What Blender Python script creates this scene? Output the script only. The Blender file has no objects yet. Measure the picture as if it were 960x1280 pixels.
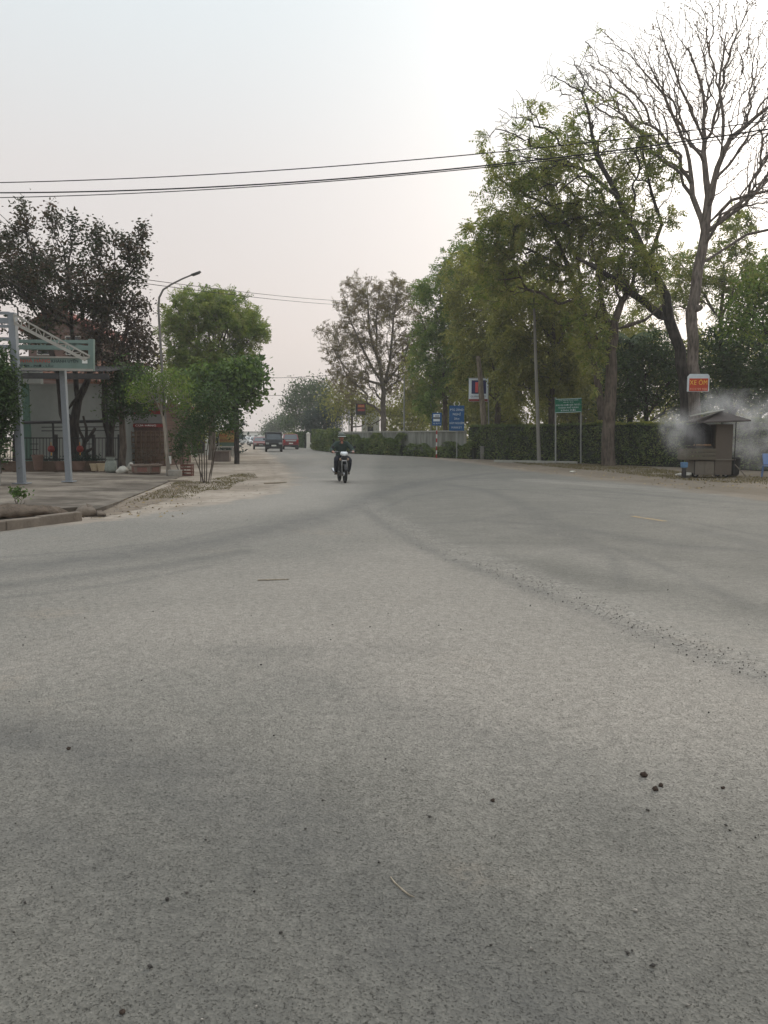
import bpy, math, random
import numpy as np
from mathutils import Vector, Matrix
R = math.radians
sc = bpy.context.scene
col = sc.collection
rnd = random.Random(7)

# ------------------------------------------------------------------ camera model
F, EYE, HOR = 960.0, 1.55, 545.0
PITCH = math.atan((640 - HOR) / F)
CP, SP = math.cos(PITCH), math.sin(PITCH)
def at(x, y, d):
    """world point at depth Y = d seen at photo pixel x, y"""
    u, v = (x - 480) / F, (640 - y) / F
    t = d / (CP + v * SP)
    return Vector((u * t, d, EYE + t * (v * CP - SP)))
def gp(x, y, z=0.0):
    """world point on the level z seen at photo pixel x, y"""
    u, v = (x - 480) / F, (640 - y) / F
    t = (EYE - z) / (SP - v * CP)
    return Vector((u * t, t * (CP + v * SP), z))
def pxs(n, d):
    return n * d / F
cam_d = bpy.data.cameras.new('camera'); cam = bpy.data.objects.new('camera', cam_d); col.objects.link(cam)
cam.location = (0, 0, EYE); cam.rotation_euler = (R(90) - PITCH, 0, 0)
cam_d.sensor_fit = 'VERTICAL'; cam_d.sensor_height = 36; cam_d.lens = 36 * F / 1280
cam_d.clip_start = 0.05; cam_d.clip_end = 4000
sc.camera = cam

# ------------------------------------------------------------------ materials
def srgb(r, g, b):
    f = lambda c: (c / 255 / 12.92) if c <= 10 else ((c / 255 + 0.055) / 1.055) ** 2.4
    return (f(r), f(g), f(b))
class NT:
    def __init__(s, name):
        s.m = bpy.data.materials.new(name); s.m.use_nodes = True
        s.t = s.m.node_tree; s.t.nodes.clear()
        s.out = s.n('ShaderNodeOutputMaterial')
    def n(s, typ, **kw):
        nd = s.t.nodes.new(typ)
        for k, v in kw.items(): setattr(nd, k, v)
        return nd
    def l(s, a, b): s.t.links.new(a, b)
    def put(s, sock, v):
        if isinstance(v, bpy.types.NodeSocket): s.l(v, sock)
        elif isinstance(v, (tuple, list)) and len(v) == 3 and sock.type == 'RGBA': sock.default_value = (*v, 1)
        else: sock.default_value = v
    def math(s, op, a, b=None, c=None, clamp=False):
        nd = s.n('ShaderNodeMath', operation=op); nd.use_clamp = clamp
        s.put(nd.inputs[0], a)
        if b is not None: s.put(nd.inputs[1], b)
        if c is not None: s.put(nd.inputs[2], c)
        return nd.outputs[0]
    def mix(s, fac, a, b, mode='MIX'):
        nd = s.n('ShaderNodeMix', data_type='RGBA', blend_type=mode)
        s.put(nd.inputs[0], fac); s.put(nd.inputs[6], a); s.put(nd.inputs[7], b)
        return nd.outputs[2]
    def noise(s, vec, scale, detail=4, rough=0.55, out=0):
        nd = s.n('ShaderNodeTexNoise'); nd.inputs['Scale'].default_value = scale
        nd.inputs['Detail'].default_value = detail; nd.inputs['Roughness'].default_value = rough
        if vec is not None: s.l(vec, nd.inputs['Vector'])
        return nd.outputs[out]
    def voro(s, vec, scale, out='Distance'):
        nd = s.n('ShaderNodeTexVoronoi'); nd.inputs['Scale'].default_value = scale
        s.l(vec, nd.inputs['Vector']); return nd.outputs[out]
    def ramp(s, fac, a, b, lo=0.0, hi=1.0):
        nd = s.n('ShaderNodeMapRange'); nd.interpolation_type = 'SMOOTHSTEP'
        s.put(nd.inputs[0], fac); nd.inputs[1].default_value = a; nd.inputs[2].default_value = b
        nd.inputs[3].default_value = lo; nd.inputs[4].default_value = hi
        return nd.outputs[0]
    def attr(s, name):
        return s.n('ShaderNodeAttribute', attribute_name=name).outputs['Fac']
    def bsdf(s, colr, rough=0.7, metal=0.0, bump=None, bump_d=0.01, spec=0.3):
        b = s.n('ShaderNodeBsdfPrincipled')
        s.put(b.inputs['Base Color'], colr); s.put(b.inputs['Roughness'], rough)
        b.inputs['Metallic'].default_value = metal; b.inputs['Specular IOR Level'].default_value = spec
        if bump is not None:
            bn = s.n('ShaderNodeBump'); bn.inputs['Strength'].default_value = 1.0
            bn.inputs['Distance'].default_value = bump_d; s.l(bump, bn.inputs['Height']); s.l(bn.outputs[0], b.inputs['Normal'])
        return b.outputs[0]
    def surf(s, sh): s.l(sh, s.out.inputs['Surface']); return s.m

_pm = {}
def pm(name, rgb, rough=0.65, var=0.2, scale=3.0, metal=0.0, bump=0.0, dirt=0.0, dirt_c=(0.16, 0.13, 0.1), spec=0.3, streak=False):
    """painted / worn surface: colour broken by two noises, optional grime with its own shape"""
    if name in _pm: return _pm[name]
    n = NT(name)
    tc = n.n('ShaderNodeTexCoord').outputs['Object']
    vec = tc
    if streak:
        mp = n.n('ShaderNodeMapping'); mp.inputs['Scale'].default_value = (1, 1, 0.18); n.l(tc, mp.inputs['Vector']); vec = mp.outputs[0]
    a = n.noise(vec, scale, 6, 0.6); b = n.noise(tc, scale * 9, 3, 0.6)
    f = n.math('ADD', n.math('MULTIPLY', a, 0.7), n.math('MULTIPLY', b, 0.3))
    lo = tuple(c * (1 - var) for c in rgb); hi = tuple(min(1, c * (1 + var)) for c in rgb)
    c = n.mix(n.ramp(f, 0.3, 0.7), lo, hi)
    if dirt:
        d = n.ramp(n.noise(vec, scale * 0.8, 8, 0.7), 0.62 - dirt * 0.35, 0.72)
        c = n.mix(n.math('MULTIPLY', d, min(1, dirt * 1.2)), c, dirt_c)
    r = n.math('ADD', n.math('MULTIPLY', b, 0.2), rough - 0.1)
    _pm[name] = n.surf(n.bsdf(c, r, metal, b if bump else None, bump, spec))
    return _pm[name]

def leaf_mat(name, cols, trans=0.3, spec=0.14, gain=1.4):
    n = NT(name); cols = [tuple(min(.3, c * gain) for c in k) for k in cols]
    g = n.n('ShaderNodeNewGeometry'); tc = n.n('ShaderNodeTexCoord').outputs['Object']
    rp = n.n('ShaderNodeValToRGB'); rp.color_ramp.interpolation = 'LINEAR'
    while len(rp.color_ramp.elements) < len(cols): rp.color_ramp.elements.new(0.5)
    for i, c in enumerate(cols):
        e = rp.color_ramp.elements[i]; e.position = i / (len(cols) - 1); e.color = (*c, 1)
    f = n.math('ADD', n.math('MULTIPLY', g.outputs['Random Per Island'], 0.55), n.math('MULTIPLY', n.ramp(n.noise(tc, 0.7, 3), 0.3, 0.7), 0.45))
    n.l(f, rp.inputs[0])
    p = n.bsdf(rp.outputs[0], 0.55, spec=spec)
    tr = n.n('ShaderNodeBsdfTranslucent'); tc2 = n.mix(1.0, rp.outputs[0], (1.0, 1.0, 0.55), 'MULTIPLY'); n.l(tc2, tr.inputs[0])
    mx = n.n('ShaderNodeMixShader'); mx.inputs[0].default_value = trans; n.l(p, mx.inputs[1]); n.l(tr.outputs[0], mx.inputs[2])
    return n.surf(mx.outputs[0])

def bark_mat(name, c1, c2):
    n = NT(name); tc = n.n('ShaderNodeTexCoord').outputs['Object']
    mp = n.n('ShaderNodeMapping'); mp.inputs['Scale'].default_value = (6, 6, 1.2); n.l(tc, mp.inputs['Vector'])
    a = n.noise(mp.outputs[0], 1.6, 8, 0.65); b = n.noise(tc, 1.1, 4)
    c = n.mix(n.ramp(a, 0.35, 0.65), c1, c2); c = n.mix(n.ramp(b, 0.5, 0.75, 0, 0.5), c, tuple(x * 1.5 for x in c2))
    return n.surf(n.bsdf(c, 0.9, bump=a, bump_d=0.04, spec=0.15))

# ------------------------------------------------------------------ mesh builder
class MB:
    def __init__(s): s.v = []; s.f = []; s.m = []
    def add(s, vs, fs, mi=0):
        o = len(s.v); s.v += [tuple(v) for v in vs]; s.f += [tuple(i + o for i in f) for f in fs]; s.m += [mi] * len(fs); return s
    def box(s, c, size, rot=None, mi=0, taper=1.0):
        x, y, z = (k / 2 for k in size); M = rot or Matrix(); vs = []
        for sz in (-1, 1):
            t = taper if sz > 0 else 1
            for sx, sy in ((-1, -1), (1, -1), (1, 1), (-1, 1)): vs.append(Vector(c) + (M.to_3x3() @ Vector((sx * x * t, sy * y * t, sz * z))))
        return s.add(vs, [(3, 2, 1, 0), (4, 5, 6, 7), (0, 1, 5, 4), (1, 2, 6, 5), (2, 3, 7, 6), (3, 0, 4, 7)], mi)
    def beam(s, a, b, w, h, mi=0, up=(0, 0, 1)):
        a, b = Vector(a), Vector(b); t = (b - a).normalized(); u = Vector(up)
        if abs(t.dot(u)) > 0.98: u = Vector((0, 1, 0))
        x = t.cross(u).normalized(); y = x.cross(t).normalized(); vs = []
        for p in (a, b):
            for sx, sy in ((-1, -1), (1, -1), (1, 1), (-1, 1)): vs.append(p + x * (sx * w / 2) + y * (sy * h / 2))
        return s.add(vs, [(3, 2, 1, 0), (4, 5, 6, 7), (0, 1, 5, 4), (1, 2, 6, 5), (2, 3, 7, 6), (3, 0, 4, 7)], mi)
    def tube(s, pts, rad, n=8, mi=0, cap=True):
        pts = [Vector(p) for p in pts]
        if not isinstance(rad, (list, tuple)): rad = [rad] * len(pts)
        vs, fs = [], []; px = None
        for i, p in enumerate(pts):
            t = (pts[min(i + 1, len(pts) - 1)] - pts[max(i - 1, 0)])
            t = t.normalized() if t.length > 1e-9 else Vector((0, 0, 1))
            if px is None:
                rf = Vector((1, 0, 0)) if abs(t.x) < 0.9 else Vector((0, 1, 0)); px = t.cross(rf).normalized()
            px = (px - t * px.dot(t)); px = px.normalized() if px.length > 1e-6 else t.orthogonal().normalized()
            py = t.cross(px)
            for k in range(n):
                a = 2 * math.pi * k / n; vs.append(p + px * (math.cos(a) * rad[i]) + py * (math.sin(a) * rad[i]))
        for i in range(len(pts) - 1):
            for k in range(n):
                k2 = (k + 1) % n; fs.append((i * n + k, i * n + k2, (i + 1) * n + k2, (i + 1) * n + k))
        if cap: fs.append(tuple(reversed(range(n)))); fs.append(tuple((len(pts) - 1) * n + k for k in range(n)))
        return s.add(vs, fs, mi)
    def lathe(s, c, prof, n=16, mi=0, axis='Z', rot=None):
        vs, fs = [], []
        for r, z in prof:
            for k in range(n):
                a = 2 * math.pi * k / n; p = (r * math.cos(a), r * math.sin(a), z)
                if axis == 'X': p = (p[2], p[0], p[1])
                if axis == 'Y': p = (p[0], p[2], p[1])
                p = Vector(p)
                if rot: p = rot.to_3x3() @ p
                vs.append(Vector(c) + p)
        for i in range(len(prof) - 1):
            for k in range(n):
                k2 = (k + 1) % n; fs.append((i * n + k, i * n + k2, (i + 1) * n + k2, (i + 1) * n + k))
        fs.append(tuple(reversed(range(n)))); fs.append(tuple((len(prof) - 1) * n + k for k in range(n)))
        return s.add(vs, fs, mi)
    def prism(s, poly, h0, h1, plane='XY', mi=0):
        """closed polygon extruded between h0 and h1 along the missing axis"""
        def P(a, b, h): return {'XY': (a, b, h), 'YZ': (h, a, b), 'XZ': (a, h, b)}[plane]
        n = len(poly); vs = [P(a, b, h0) for a, b in poly] + [P(a, b, h1) for a, b in poly]
        fs = [tuple(reversed(range(n))), tuple(range(n, 2 * n))] + [(i, (i + 1) % n, n + (i + 1) % n, n + i) for i in range(n)]
        return s.add(vs, fs, mi)
    def build(s, name, mats, parent=None, smooth=None, bevel=0.0):
        if not isinstance(mats, (list, tuple)): mats = [mats]
        me = bpy.data.meshes.new(name); me.from_pydata(s.v, [], s.f)
        for m in mats: me.materials.append(m)
        me.polygons.foreach_set('material_index', s.m); me.validate(); me.update()
        import bmesh
        bm = bmesh.new(); bm.from_mesh(me); bmesh.ops.recalc_face_normals(bm, faces=bm.faces); bm.to_mesh(me); bm.free()
        if smooth:
            me.polygons.foreach_set('use_smooth', [True] * len(me.polygons)); me.set_sharp_from_angle(angle=R(smooth))
        o = bpy.data.objects.new(name, me); col.objects.link(o)
        if parent is not None: o.parent = parent
        if bevel:
            b = o.modifiers.new('edge', 'BEVEL'); b.width = bevel; b.segments = 2; b.limit_method = 'ANGLE'
        return o
def np_mesh(name, V, Fq, mats, parent=None, mi=None, smooth=False):
    """fast mesh of faces that all have the same number of corners"""
    me = bpy.data.meshes.new(name); k = Fq.shape[1]
    me.vertices.add(len(V)); me.vertices.foreach_set('co', np.ascontiguousarray(V, np.float32).ravel())
    me.loops.add(Fq.size); me.loops.foreach_set('vertex_index', np.ascontiguousarray(Fq, np.int32).ravel())
    me.polygons.add(len(Fq)); me.polygons.foreach_set('loop_start', np.arange(0, Fq.size, k, dtype=np.int32))
    for m in (mats if isinstance(mats, (list, tuple)) else [mats]): me.materials.append(m)
    if mi is not None: me.polygons.foreach_set('material_index', np.asarray(mi, np.int32))
    if smooth: me.polygons.foreach_set('use_smooth', np.ones(len(Fq), bool))
    me.update(calc_edges=True); me.validate()
    o = bpy.data.objects.new(name, me); col.objects.link(o)
    if parent is not None: o.parent = parent
    return o
def tag(o, label=None, cat=None, group=None, kind=None):
    if label: o['label'] = label
    if cat: o['category'] = cat
    if group: o['group'] = group
    if kind: o['kind'] = kind
    return o
def thing(name, label, cat, loc=(0, 0, 0), rz=0.0, group=None):
    o = bpy.data.objects.new(name, None); col.objects.link(o); o.empty_display_size = 0.2
    o.location = loc; o.rotation_euler = (0, 0, rz)
    return tag(o, label, cat, group)
def world_part(o, root):
    if isinstance(o, list): return [world_part(k, root) for k in o]
    o.parent = root
    o.matrix_parent_inverse = (Matrix.Translation(root.location) @ Matrix.Rotation(root.rotation_euler.z, 4, 'Z')).inverted(); return o
def dup(root, loc, rz=None, label=None):
    r = root.copy(); col.objects.link(r); r.location = loc
    if rz is not None: r.rotation_euler = (0, 0, rz)
    if label: r['label'] = label
    for ch in list(root.children):
        c = ch.copy(); col.objects.link(c); c.parent = r
        for g in ch.children:
            d = g.copy(); col.objects.link(d); d.parent = c
    return r
def _measure(body, size):
    cu = bpy.data.curves.new('m', 'FONT'); cu.body = body; cu.size = size; cu.space_character = 1.08
    t = bpy.data.objects.new('m', cu); col.objects.link(t); bpy.context.view_layer.update(); w = t.dimensions.x
    bpy.data.objects.remove(t); bpy.data.curves.remove(cu); return w
def text(body, size, mat, parent, M, name='lettering', sx=1.0, align='CENTER'):
    """lettering, one mesh per word"""
    words_ = body.split(' ')
    if len(words_) > 1:
        tot = _measure(body, size); out = []
        for i, w_ in enumerate(words_):
            x = _measure(' '.join(words_[:i + 1]), size) - _measure(w_, size) / 2 - tot / 2
            out += text(w_, size, mat, parent, M @ Matrix.Translation((x * sx, 0, 0)), name, sx)
        return out
    cu = bpy.data.curves.new(name, 'FONT'); cu.body = body; cu.size = size; cu.align_x = align; cu.align_y = 'CENTER'; cu.extrude = 0.004; cu.offset = 0.0; cu.space_character = 1.08
    t = bpy.data.objects.new('tmp', cu); col.objects.link(t)
    bpy.context.view_layer.update()
    me = bpy.data.meshes.new_from_object(t.evaluated_get(bpy.context.evaluated_depsgraph_get()))
    bpy.data.objects.remove(t); bpy.data.curves.remove(cu)
    me.name = name; me.materials.clear(); me.materials.append(mat)
    o = bpy.data.objects.new(name, me); col.objects.link(o); o.parent = parent
    o.matrix_local = M @ Matrix.Diagonal((sx, 1, 1, 1)); return [o]
FRONT = Matrix.Rotation(R(90), 4, 'X')      # lettering stands up and faces -Y
# ------------------------------------------------------------------ ground, road, forecourt
DIRT1, DIRT2, DIRT3 = srgb(170, 159, 146), srgb(140, 129, 116), srgb(112, 104, 92)
def dirt_color(n, pos):
    a = n.noise(pos, 0.35, 6, 0.6); b = n.noise(pos, 3.0, 6, 0.65); c = n.voro(pos, 22)
    k = n.mix(n.ramp(a, 0.35, 0.65), DIRT1, DIRT2)
    k = n.mix(n.ramp(b, 0.45, 0.72, 0, 0.7), k, DIRT3)
    # right bank earth darkened: shade of the trees put into its colour
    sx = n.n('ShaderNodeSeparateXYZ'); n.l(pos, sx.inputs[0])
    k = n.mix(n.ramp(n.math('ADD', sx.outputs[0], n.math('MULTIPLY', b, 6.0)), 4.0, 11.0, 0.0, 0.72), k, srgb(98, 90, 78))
    return n.mix(n.ramp(c, 0.0, 0.35, 0.28, 0.0), k, (0.07, 0.06, 0.05)), n.math('ADD', b, n.math('MULTIPLY', c, 0.4))

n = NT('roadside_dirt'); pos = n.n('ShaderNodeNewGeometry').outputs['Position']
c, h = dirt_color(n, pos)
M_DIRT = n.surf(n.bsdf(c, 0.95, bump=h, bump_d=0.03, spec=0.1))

n = NT('dusty_asphalt'); pos = n.n('ShaderNodeNewGeometry').outputs['Position']
dust, dark, grav, edge, coarse = (n.attr(k) for k in ('dust', 'dark', 'grav', 'edge', 'coarse'))
big = n.noise(pos, 0.22, 5, 0.6); mid = n.noise(pos, 1.7, 6, 0.65); fine = n.noise(pos, 14, 5, 0.7)
vor = n.n('ShaderNodeTexVoronoi'); vor.inputs['Scale'].default_value = 85; n.l(pos, vor.inputs['Vector'])
vor2 = n.n('ShaderNodeTexVoronoi'); vor2.inputs['Scale'].default_value = 42; n.l(pos, vor2.inputs['Vector'])
cellr = n.n('ShaderNodeSeparateColor'); n.l(vor.outputs['Color'], cellr.inputs[0])
cellr2 = n.n('ShaderNodeSeparateColor'); n.l(vor2.outputs['Color'], cellr2.inputs[0])
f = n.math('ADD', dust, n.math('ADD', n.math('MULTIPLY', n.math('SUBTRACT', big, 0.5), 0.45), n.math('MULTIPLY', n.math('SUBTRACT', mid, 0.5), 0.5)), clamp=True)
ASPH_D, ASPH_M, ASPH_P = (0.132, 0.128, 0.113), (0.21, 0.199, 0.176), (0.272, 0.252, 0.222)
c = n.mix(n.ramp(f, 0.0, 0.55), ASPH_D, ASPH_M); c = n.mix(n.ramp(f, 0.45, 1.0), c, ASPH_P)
# fine grained aggregate
agg = n.math('MULTIPLY_ADD', cellr.outputs[0], 0.34, 0.86)
ag = n.n('ShaderNodeCombineColor'); [n.l(agg, ag.inputs[i]) for i in range(3)]
c = n.mix(1.0, c, ag.outputs[0], 'MULTIPLY')
fn = n.ramp(fine, 0.3, 0.7, 0.86, 1.12); fc = n.n('ShaderNodeCombineColor'); [n.l(fn, fc.inputs[i]) for i in range(3)]
c = n.mix(1.0, c, fc.outputs[0], 'MULTIPLY')
# pits where stones have come out, denser on the worn surface
pitmask = n.math('GREATER_THAN', n.math('ADD', cellr2.outputs[1], n.math('MULTIPLY', n.math('SUBTRACT', mid, 0.5), 0.5)), n.math('SUBTRACT', 0.93, n.math('MULTIPLY', coarse, 0.25)))
pn = n.noise(pos, 75, 4, 0.7); pn2 = n.noise(pos, 150, 3, 0.7)
pit = n.math('ADD', n.math('MULTIPLY', n.ramp(pn, 0.30, 0.41, 0.8, 0.0), coarse), n.math('MULTIPLY', n.ramp(pn2, 0.28, 0.44, 0.6, 0.0), n.math('MULTIPLY_ADD', coarse, 0.7, 0.3)), clamp=True)
c = n.mix(n.math('MULTIPLY', pit, 0.45), c, (0.06, 0.059, 0.054))
lite = n.math('MULTIPLY', n.math('GREATER_THAN', cellr.outputs[2], 0.9), n.ramp(vor.outputs['Distance'], 0.2, 0.5, 0.6, 0.0))
c = n.mix(lite, c, (0.42, 0.39, 0.34))
# rubber laid down by turning tyres
streak = n.math('MULTIPLY', dark, n.ramp(n.noise(pos, 2.2, 6, 0.7), 0.25, 0.75, 0.35, 1.0))
c = n.mix(n.math('MULTIPLY', streak, 1.0), c, (0.082, 0.083, 0.082))
# ochre soil trodden into patches
och = n.math('MULTIPLY', n.ramp(n.noise(pos, 0.55, 6, 0.68), 0.56, 0.74, 0, 0.6), n.math('MULTIPLY', coarse, n.ramp(fine, 0.35, 0.6)))
c = n.mix(n.math('MULTIPLY', och, 0.55), c, (0.36, 0.28, 0.2))
# seam of loose gravel between the two surfacings
gm = n.math('MULTIPLY', grav, n.ramp(n.noise(pos, 4, 6, 0.78), 0.4, 0.62))
gcol = n.n('ShaderNodeValToRGB'); gcol.color_ramp.elements[0].color = (0.1, 0.096, 0.088, 1); gcol.color_ramp.elements[1].color = (0.38, 0.36, 0.32, 1)
n.l(cellr2.outputs[0], gcol.inputs[0])
c = n.mix(n.math('MULTIPLY', gm, 0.75), c, gcol.outputs[0])
# soil washing over the asphalt's edge
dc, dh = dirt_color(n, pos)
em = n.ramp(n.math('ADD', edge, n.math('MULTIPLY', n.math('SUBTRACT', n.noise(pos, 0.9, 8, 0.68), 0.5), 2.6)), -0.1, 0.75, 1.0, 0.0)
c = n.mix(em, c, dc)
hgt = n.math('ADD', n.math('MULTIPLY', vor.outputs['Distance'], 0.5), n.math('SUBTRACT', n.math('MULTIPLY', fine, 0.5), n.math('MULTIPLY', pit, 1.2)))
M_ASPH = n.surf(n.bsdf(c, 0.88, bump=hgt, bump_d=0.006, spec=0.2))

g = MB(); S = 700
xs = [-S, -200, -80, -40, 0, 40, 80, 200, S]; ys = [-S, -150, -40, 0, 20, 40, 80, 200, S]
nx = len(xs)
g.add([(x, y, 0) for y in ys for x in xs], [(j * nx + i, j * nx + i + 1, (j + 1) * nx + i + 1, (j + 1) * nx + i) for j in range(len(ys) - 1) for i in range(nx - 1)])
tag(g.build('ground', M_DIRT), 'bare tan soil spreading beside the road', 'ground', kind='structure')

def G2(pts): return [tuple(gp(x, y)[:2]) for x, y in pts]
LEFT_E = [(-80, 10.2), (-14, 11.2)] + G2([(0, 662), (60, 655), (110, 650), (180, 640), (240, 632), (315, 621), (352, 607), (360, 597), (352, 586), (336, 570), (320, 560), (309, 554.5)]) + [(-42, 260)]
RIGHT_E = [(-38, 260)] + G2([(342, 554), (400, 560), (500, 568.5), (590, 578), (650, 587), (760, 600), (860, 612), (960, 624)]) + [(20, 18.2), (80, 16.5)]
POLY = np.array(LEFT_E + RIGHT_E + [(80, -60), (-80, -60)])
def seg_dist(P, line, closed=False):
    L = np.asarray(line, float); A = L if closed else L[:-1]; B = np.roll(L, -1, 0) if closed else L[1:]
    out = np.full(len(P), 1e9)
    for a, b in zip(A, B):
        ab = b - a; t = np.clip(((P - a) @ ab) / (ab @ ab), 0, 1); out = np.minimum(out, np.hypot(*(P - a - t[:, None] * ab).T))
    return out
def inside(P, poly):
    x, y = P.T; r = np.zeros(len(P), bool); n_ = len(poly)
    for i in range(n_):
        (x0, y0), (x1, y1) = poly[i], poly[i - 1]
        cnd = ((y0 > y) != (y1 > y)); xi = (x1 - x0) * (y - y0) / ((y1 - y0) if y1 != y0 else 1e-9) + x0
        r ^= cnd & (x < xi)
    return r
def axis(spec):
    out = []
    for a, b, st in spec: out += list(np.arange(a, b, st))
    return np.array(out + [spec[-1][1]])
gx = axis([(-80, -46, 4), (-46, -14, 0.7), (-14, -7, 0.2), (-7, 7, 0.1), (7, 15, 0.2), (15, 22, 0.5), (22, 80, 4)])
gy = axis([(-60, -8, 4), (-8, 0, 0.5), (0, 20, 0.1), (20, 40, 0.25), (40, 80, 0.6), (80, 261, 2)])
XX, YY = np.meshgrid(gx, gy); P = np.stack([XX.ravel(), YY.ravel()], 1)
sd = seg_dist(P, POLY, True) * np.where(inside(P, POLY), 1, -1)
gx_n = len(gx); idx = np.arange(len(P)).reshape(len(gy), gx_n)
Q = np.stack([idx[:-1, :-1], idx[:-1, 1:], idx[1:, 1:], idx[1:, :-1]], -1).reshape(-1, 4)
Q = Q[(sd[Q].max(1) > -0.35)]
used = np.unique(Q); remap = np.full(len(P), -1); remap[used] = np.arange(len(used))
road = np_mesh('road', np.column_stack([P[used], np.full(len(used), 0.004)]), remap[Q], M_ASPH)
tag(road, 'wide dusty grey asphalt junction', 'road', kind='structure')
P = P[used]; sd = sd[used]
def band(pts, w, soft=1.0):
    d = seg_dist(P, G2(pts)); return np.clip(1 - d / w, 0, 1) ** soft
SEAM = [(452, 628), (490, 655), (540, 683), (600, 707), (650, 725), (700, 745), (760, 768), (820, 792), (880, 815), (960, 845), (1060, 885), (1250, 950)]
seam = np.array(G2(SEAM))
Yd, Xd = P[:, 1], P[:, 0]
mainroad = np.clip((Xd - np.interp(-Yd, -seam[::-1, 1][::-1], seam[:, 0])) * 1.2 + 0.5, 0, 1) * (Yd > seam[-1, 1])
dark = np.zeros(len(P))
for pts, w, s in [
    ([(-60, 716), (0, 712), (120, 698), (230, 684), (330, 664), (420, 640)], 0.75, 0.62), ([(-60, 738), (0, 733), (90, 722), (210, 706), (300, 690)], 0.3, 0.5),
    ([(255, 688), (312, 683)], 0.07, 0.5), ([(420, 642), (470, 618), (530, 603), (600, 593), (660, 590)], 0.5, 0.6),
    ([(448, 632), (500, 610), (560, 600), (640, 596)], 0.3, 0.4), ([(560, 606), (600, 612), (640, 625), (672, 642), (690, 668)], 0.35, 0.45),
    ([(620, 652), (690, 656), (760, 668), (840, 682), (960, 690)], 0.35, 0.5), ([(640, 640), (700, 640), (800, 648), (900, 668), (960, 686)], 0.3, 0.35),
    ([(700, 610), (800, 618), (960, 632), (1100, 640)], 0.35, 0.5), ([(540, 655), (600, 650), (650, 642), (700, 655), (740, 690)], 0.3, 0.35),
    ([(-40, 915), (80, 930), (200, 965), (300, 1010), (420, 1090), (560, 1200), (700, 1300)], 0.45, 0.6), ([(-40, 1030), (80, 1060), (160, 1110), (240, 1200), (300, 1290)], 0.35, 0.4),
    ([(380, 850), (480, 880), (640, 935), (760, 1010), (860, 1120), (930, 1290)], 0.35, 0.22), ([(430, 1290), (600, 1240), (800, 1220), (1000, 1240)], 0.3, 0.3),
    ([(300, 812), (420, 816), (520, 812)], 0.3, 0.25), ([(370, 590), (390, 575), (372, 566), (345, 560)], 1.0, 0.25), ([(420, 585), (440, 573), (420, 566), (370, 559)], 1.4, 0.3),
    ([(436, 634), (470, 616), (520, 601), (580, 592), (640, 590)], 0.12, 0.6), ([(470, 640), (510, 622), (560, 612), (640, 612), (720, 622)], 0.1, 0.5), ([(640, 660), (700, 668), (780, 690), (860, 722), (940, 760)], 0.11, 0.5), ([(660, 636), (760, 640), (860, 652), (980, 676)], 0.12, 0.5),
    ([(690, 655), (740, 676), (770, 700), (780, 730)], 0.12, 0.45), ([(720, 618), (800, 626), (880, 632), (980, 642)], 0.1, 0.5), ([(-40, 752), (60, 742), (160, 728), (260, 708)], 0.1, 0.4), ([(-40, 700), (100, 690), (220, 676), (340, 652)], 0.14, 0.45), ([(600, 598), (700, 602), (820, 612), (960, 626)], 0.2, 0.45),
]: dark = np.maximum(dark, band(pts, w, 0.8) * s)
dust = np.full(len(P), 0.55)
dust = dust - 0.34 * mainroad * np.clip((80 - Yd) / 40, 0, 1)  # darker asphalt of the main road, tree shade partly put into its tone
for pts, w, s in [([(300, 740), (480, 720), (560, 760), (760, 840)], 1.9, 0.3), ([(150, 800), (420, 790), (700, 880), (960, 900)], 1.2, 0.25), ([(240, 645), (330, 632), (380, 615), (400, 600)], 1.4, 0.35),
                  ([(800, 760), (900, 790), (980, 820)], 0.8, 0.35), ([(660, 600), (800, 610), (960, 622)], 0.8, 0.3), ([(380, 590), (400, 578), (372, 568)], 1.3, 0.3), ([(480, 690), (700, 690), (960, 740)], 0.8, 0.18)]:
    dust += band(pts, w, 0.6) * s
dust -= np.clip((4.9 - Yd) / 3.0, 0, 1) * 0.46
SEAM_UP = [(x + 4, y - 7) for x, y in SEAM]; dark = np.maximum(dark, band([(x - 3, y + 5) for x, y in SEAM], 0.16, 0.6) * 0.5); grav = band(SEAM_UP, 0.36, 0.5) * np.clip(0.6 + Xd / 4, 0.5, 1); grav = np.maximum(grav, band([(560, 695), (650, 722), (740, 755), (840, 797)], 0.12, 0.6))
coarse = np.clip(1 - mainroad * 0.8, 0, 1) * np.clip((18 - Yd) / 6, 0, 1)
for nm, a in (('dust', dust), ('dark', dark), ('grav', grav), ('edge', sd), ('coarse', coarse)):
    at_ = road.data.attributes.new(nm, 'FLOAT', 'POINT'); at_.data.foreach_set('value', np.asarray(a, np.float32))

# yellow dash left on the main carriageway
n = NT('worn_road_paint'); pos = n.n('ShaderNodeNewGeometry').outputs['Position']
c = n.mix(n.ramp(n.noise(pos, 9, 6, 0.7), 0.42, 0.62), (0.34, 0.24, 0.1), (0.2, 0.185, 0.16))
M_YEL = n.surf(n.bsdf(c, 0.85))
a, b = gp(790, 645.5), gp(832, 652); t = (b - a).normalized(); s_ = Vector((-t.y, t.x, 0)) * 0.06
m = MB(); m.add([v + Vector((0, 0, 0.008)) for v in (a - s_, b - s_, b + s_, a + s_)], [(0, 1, 2, 3)])
tag(m.build('road_marking', M_YEL), 'faded yellow dash painted on the main carriageway', 'road marking', kind='structure')

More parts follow.
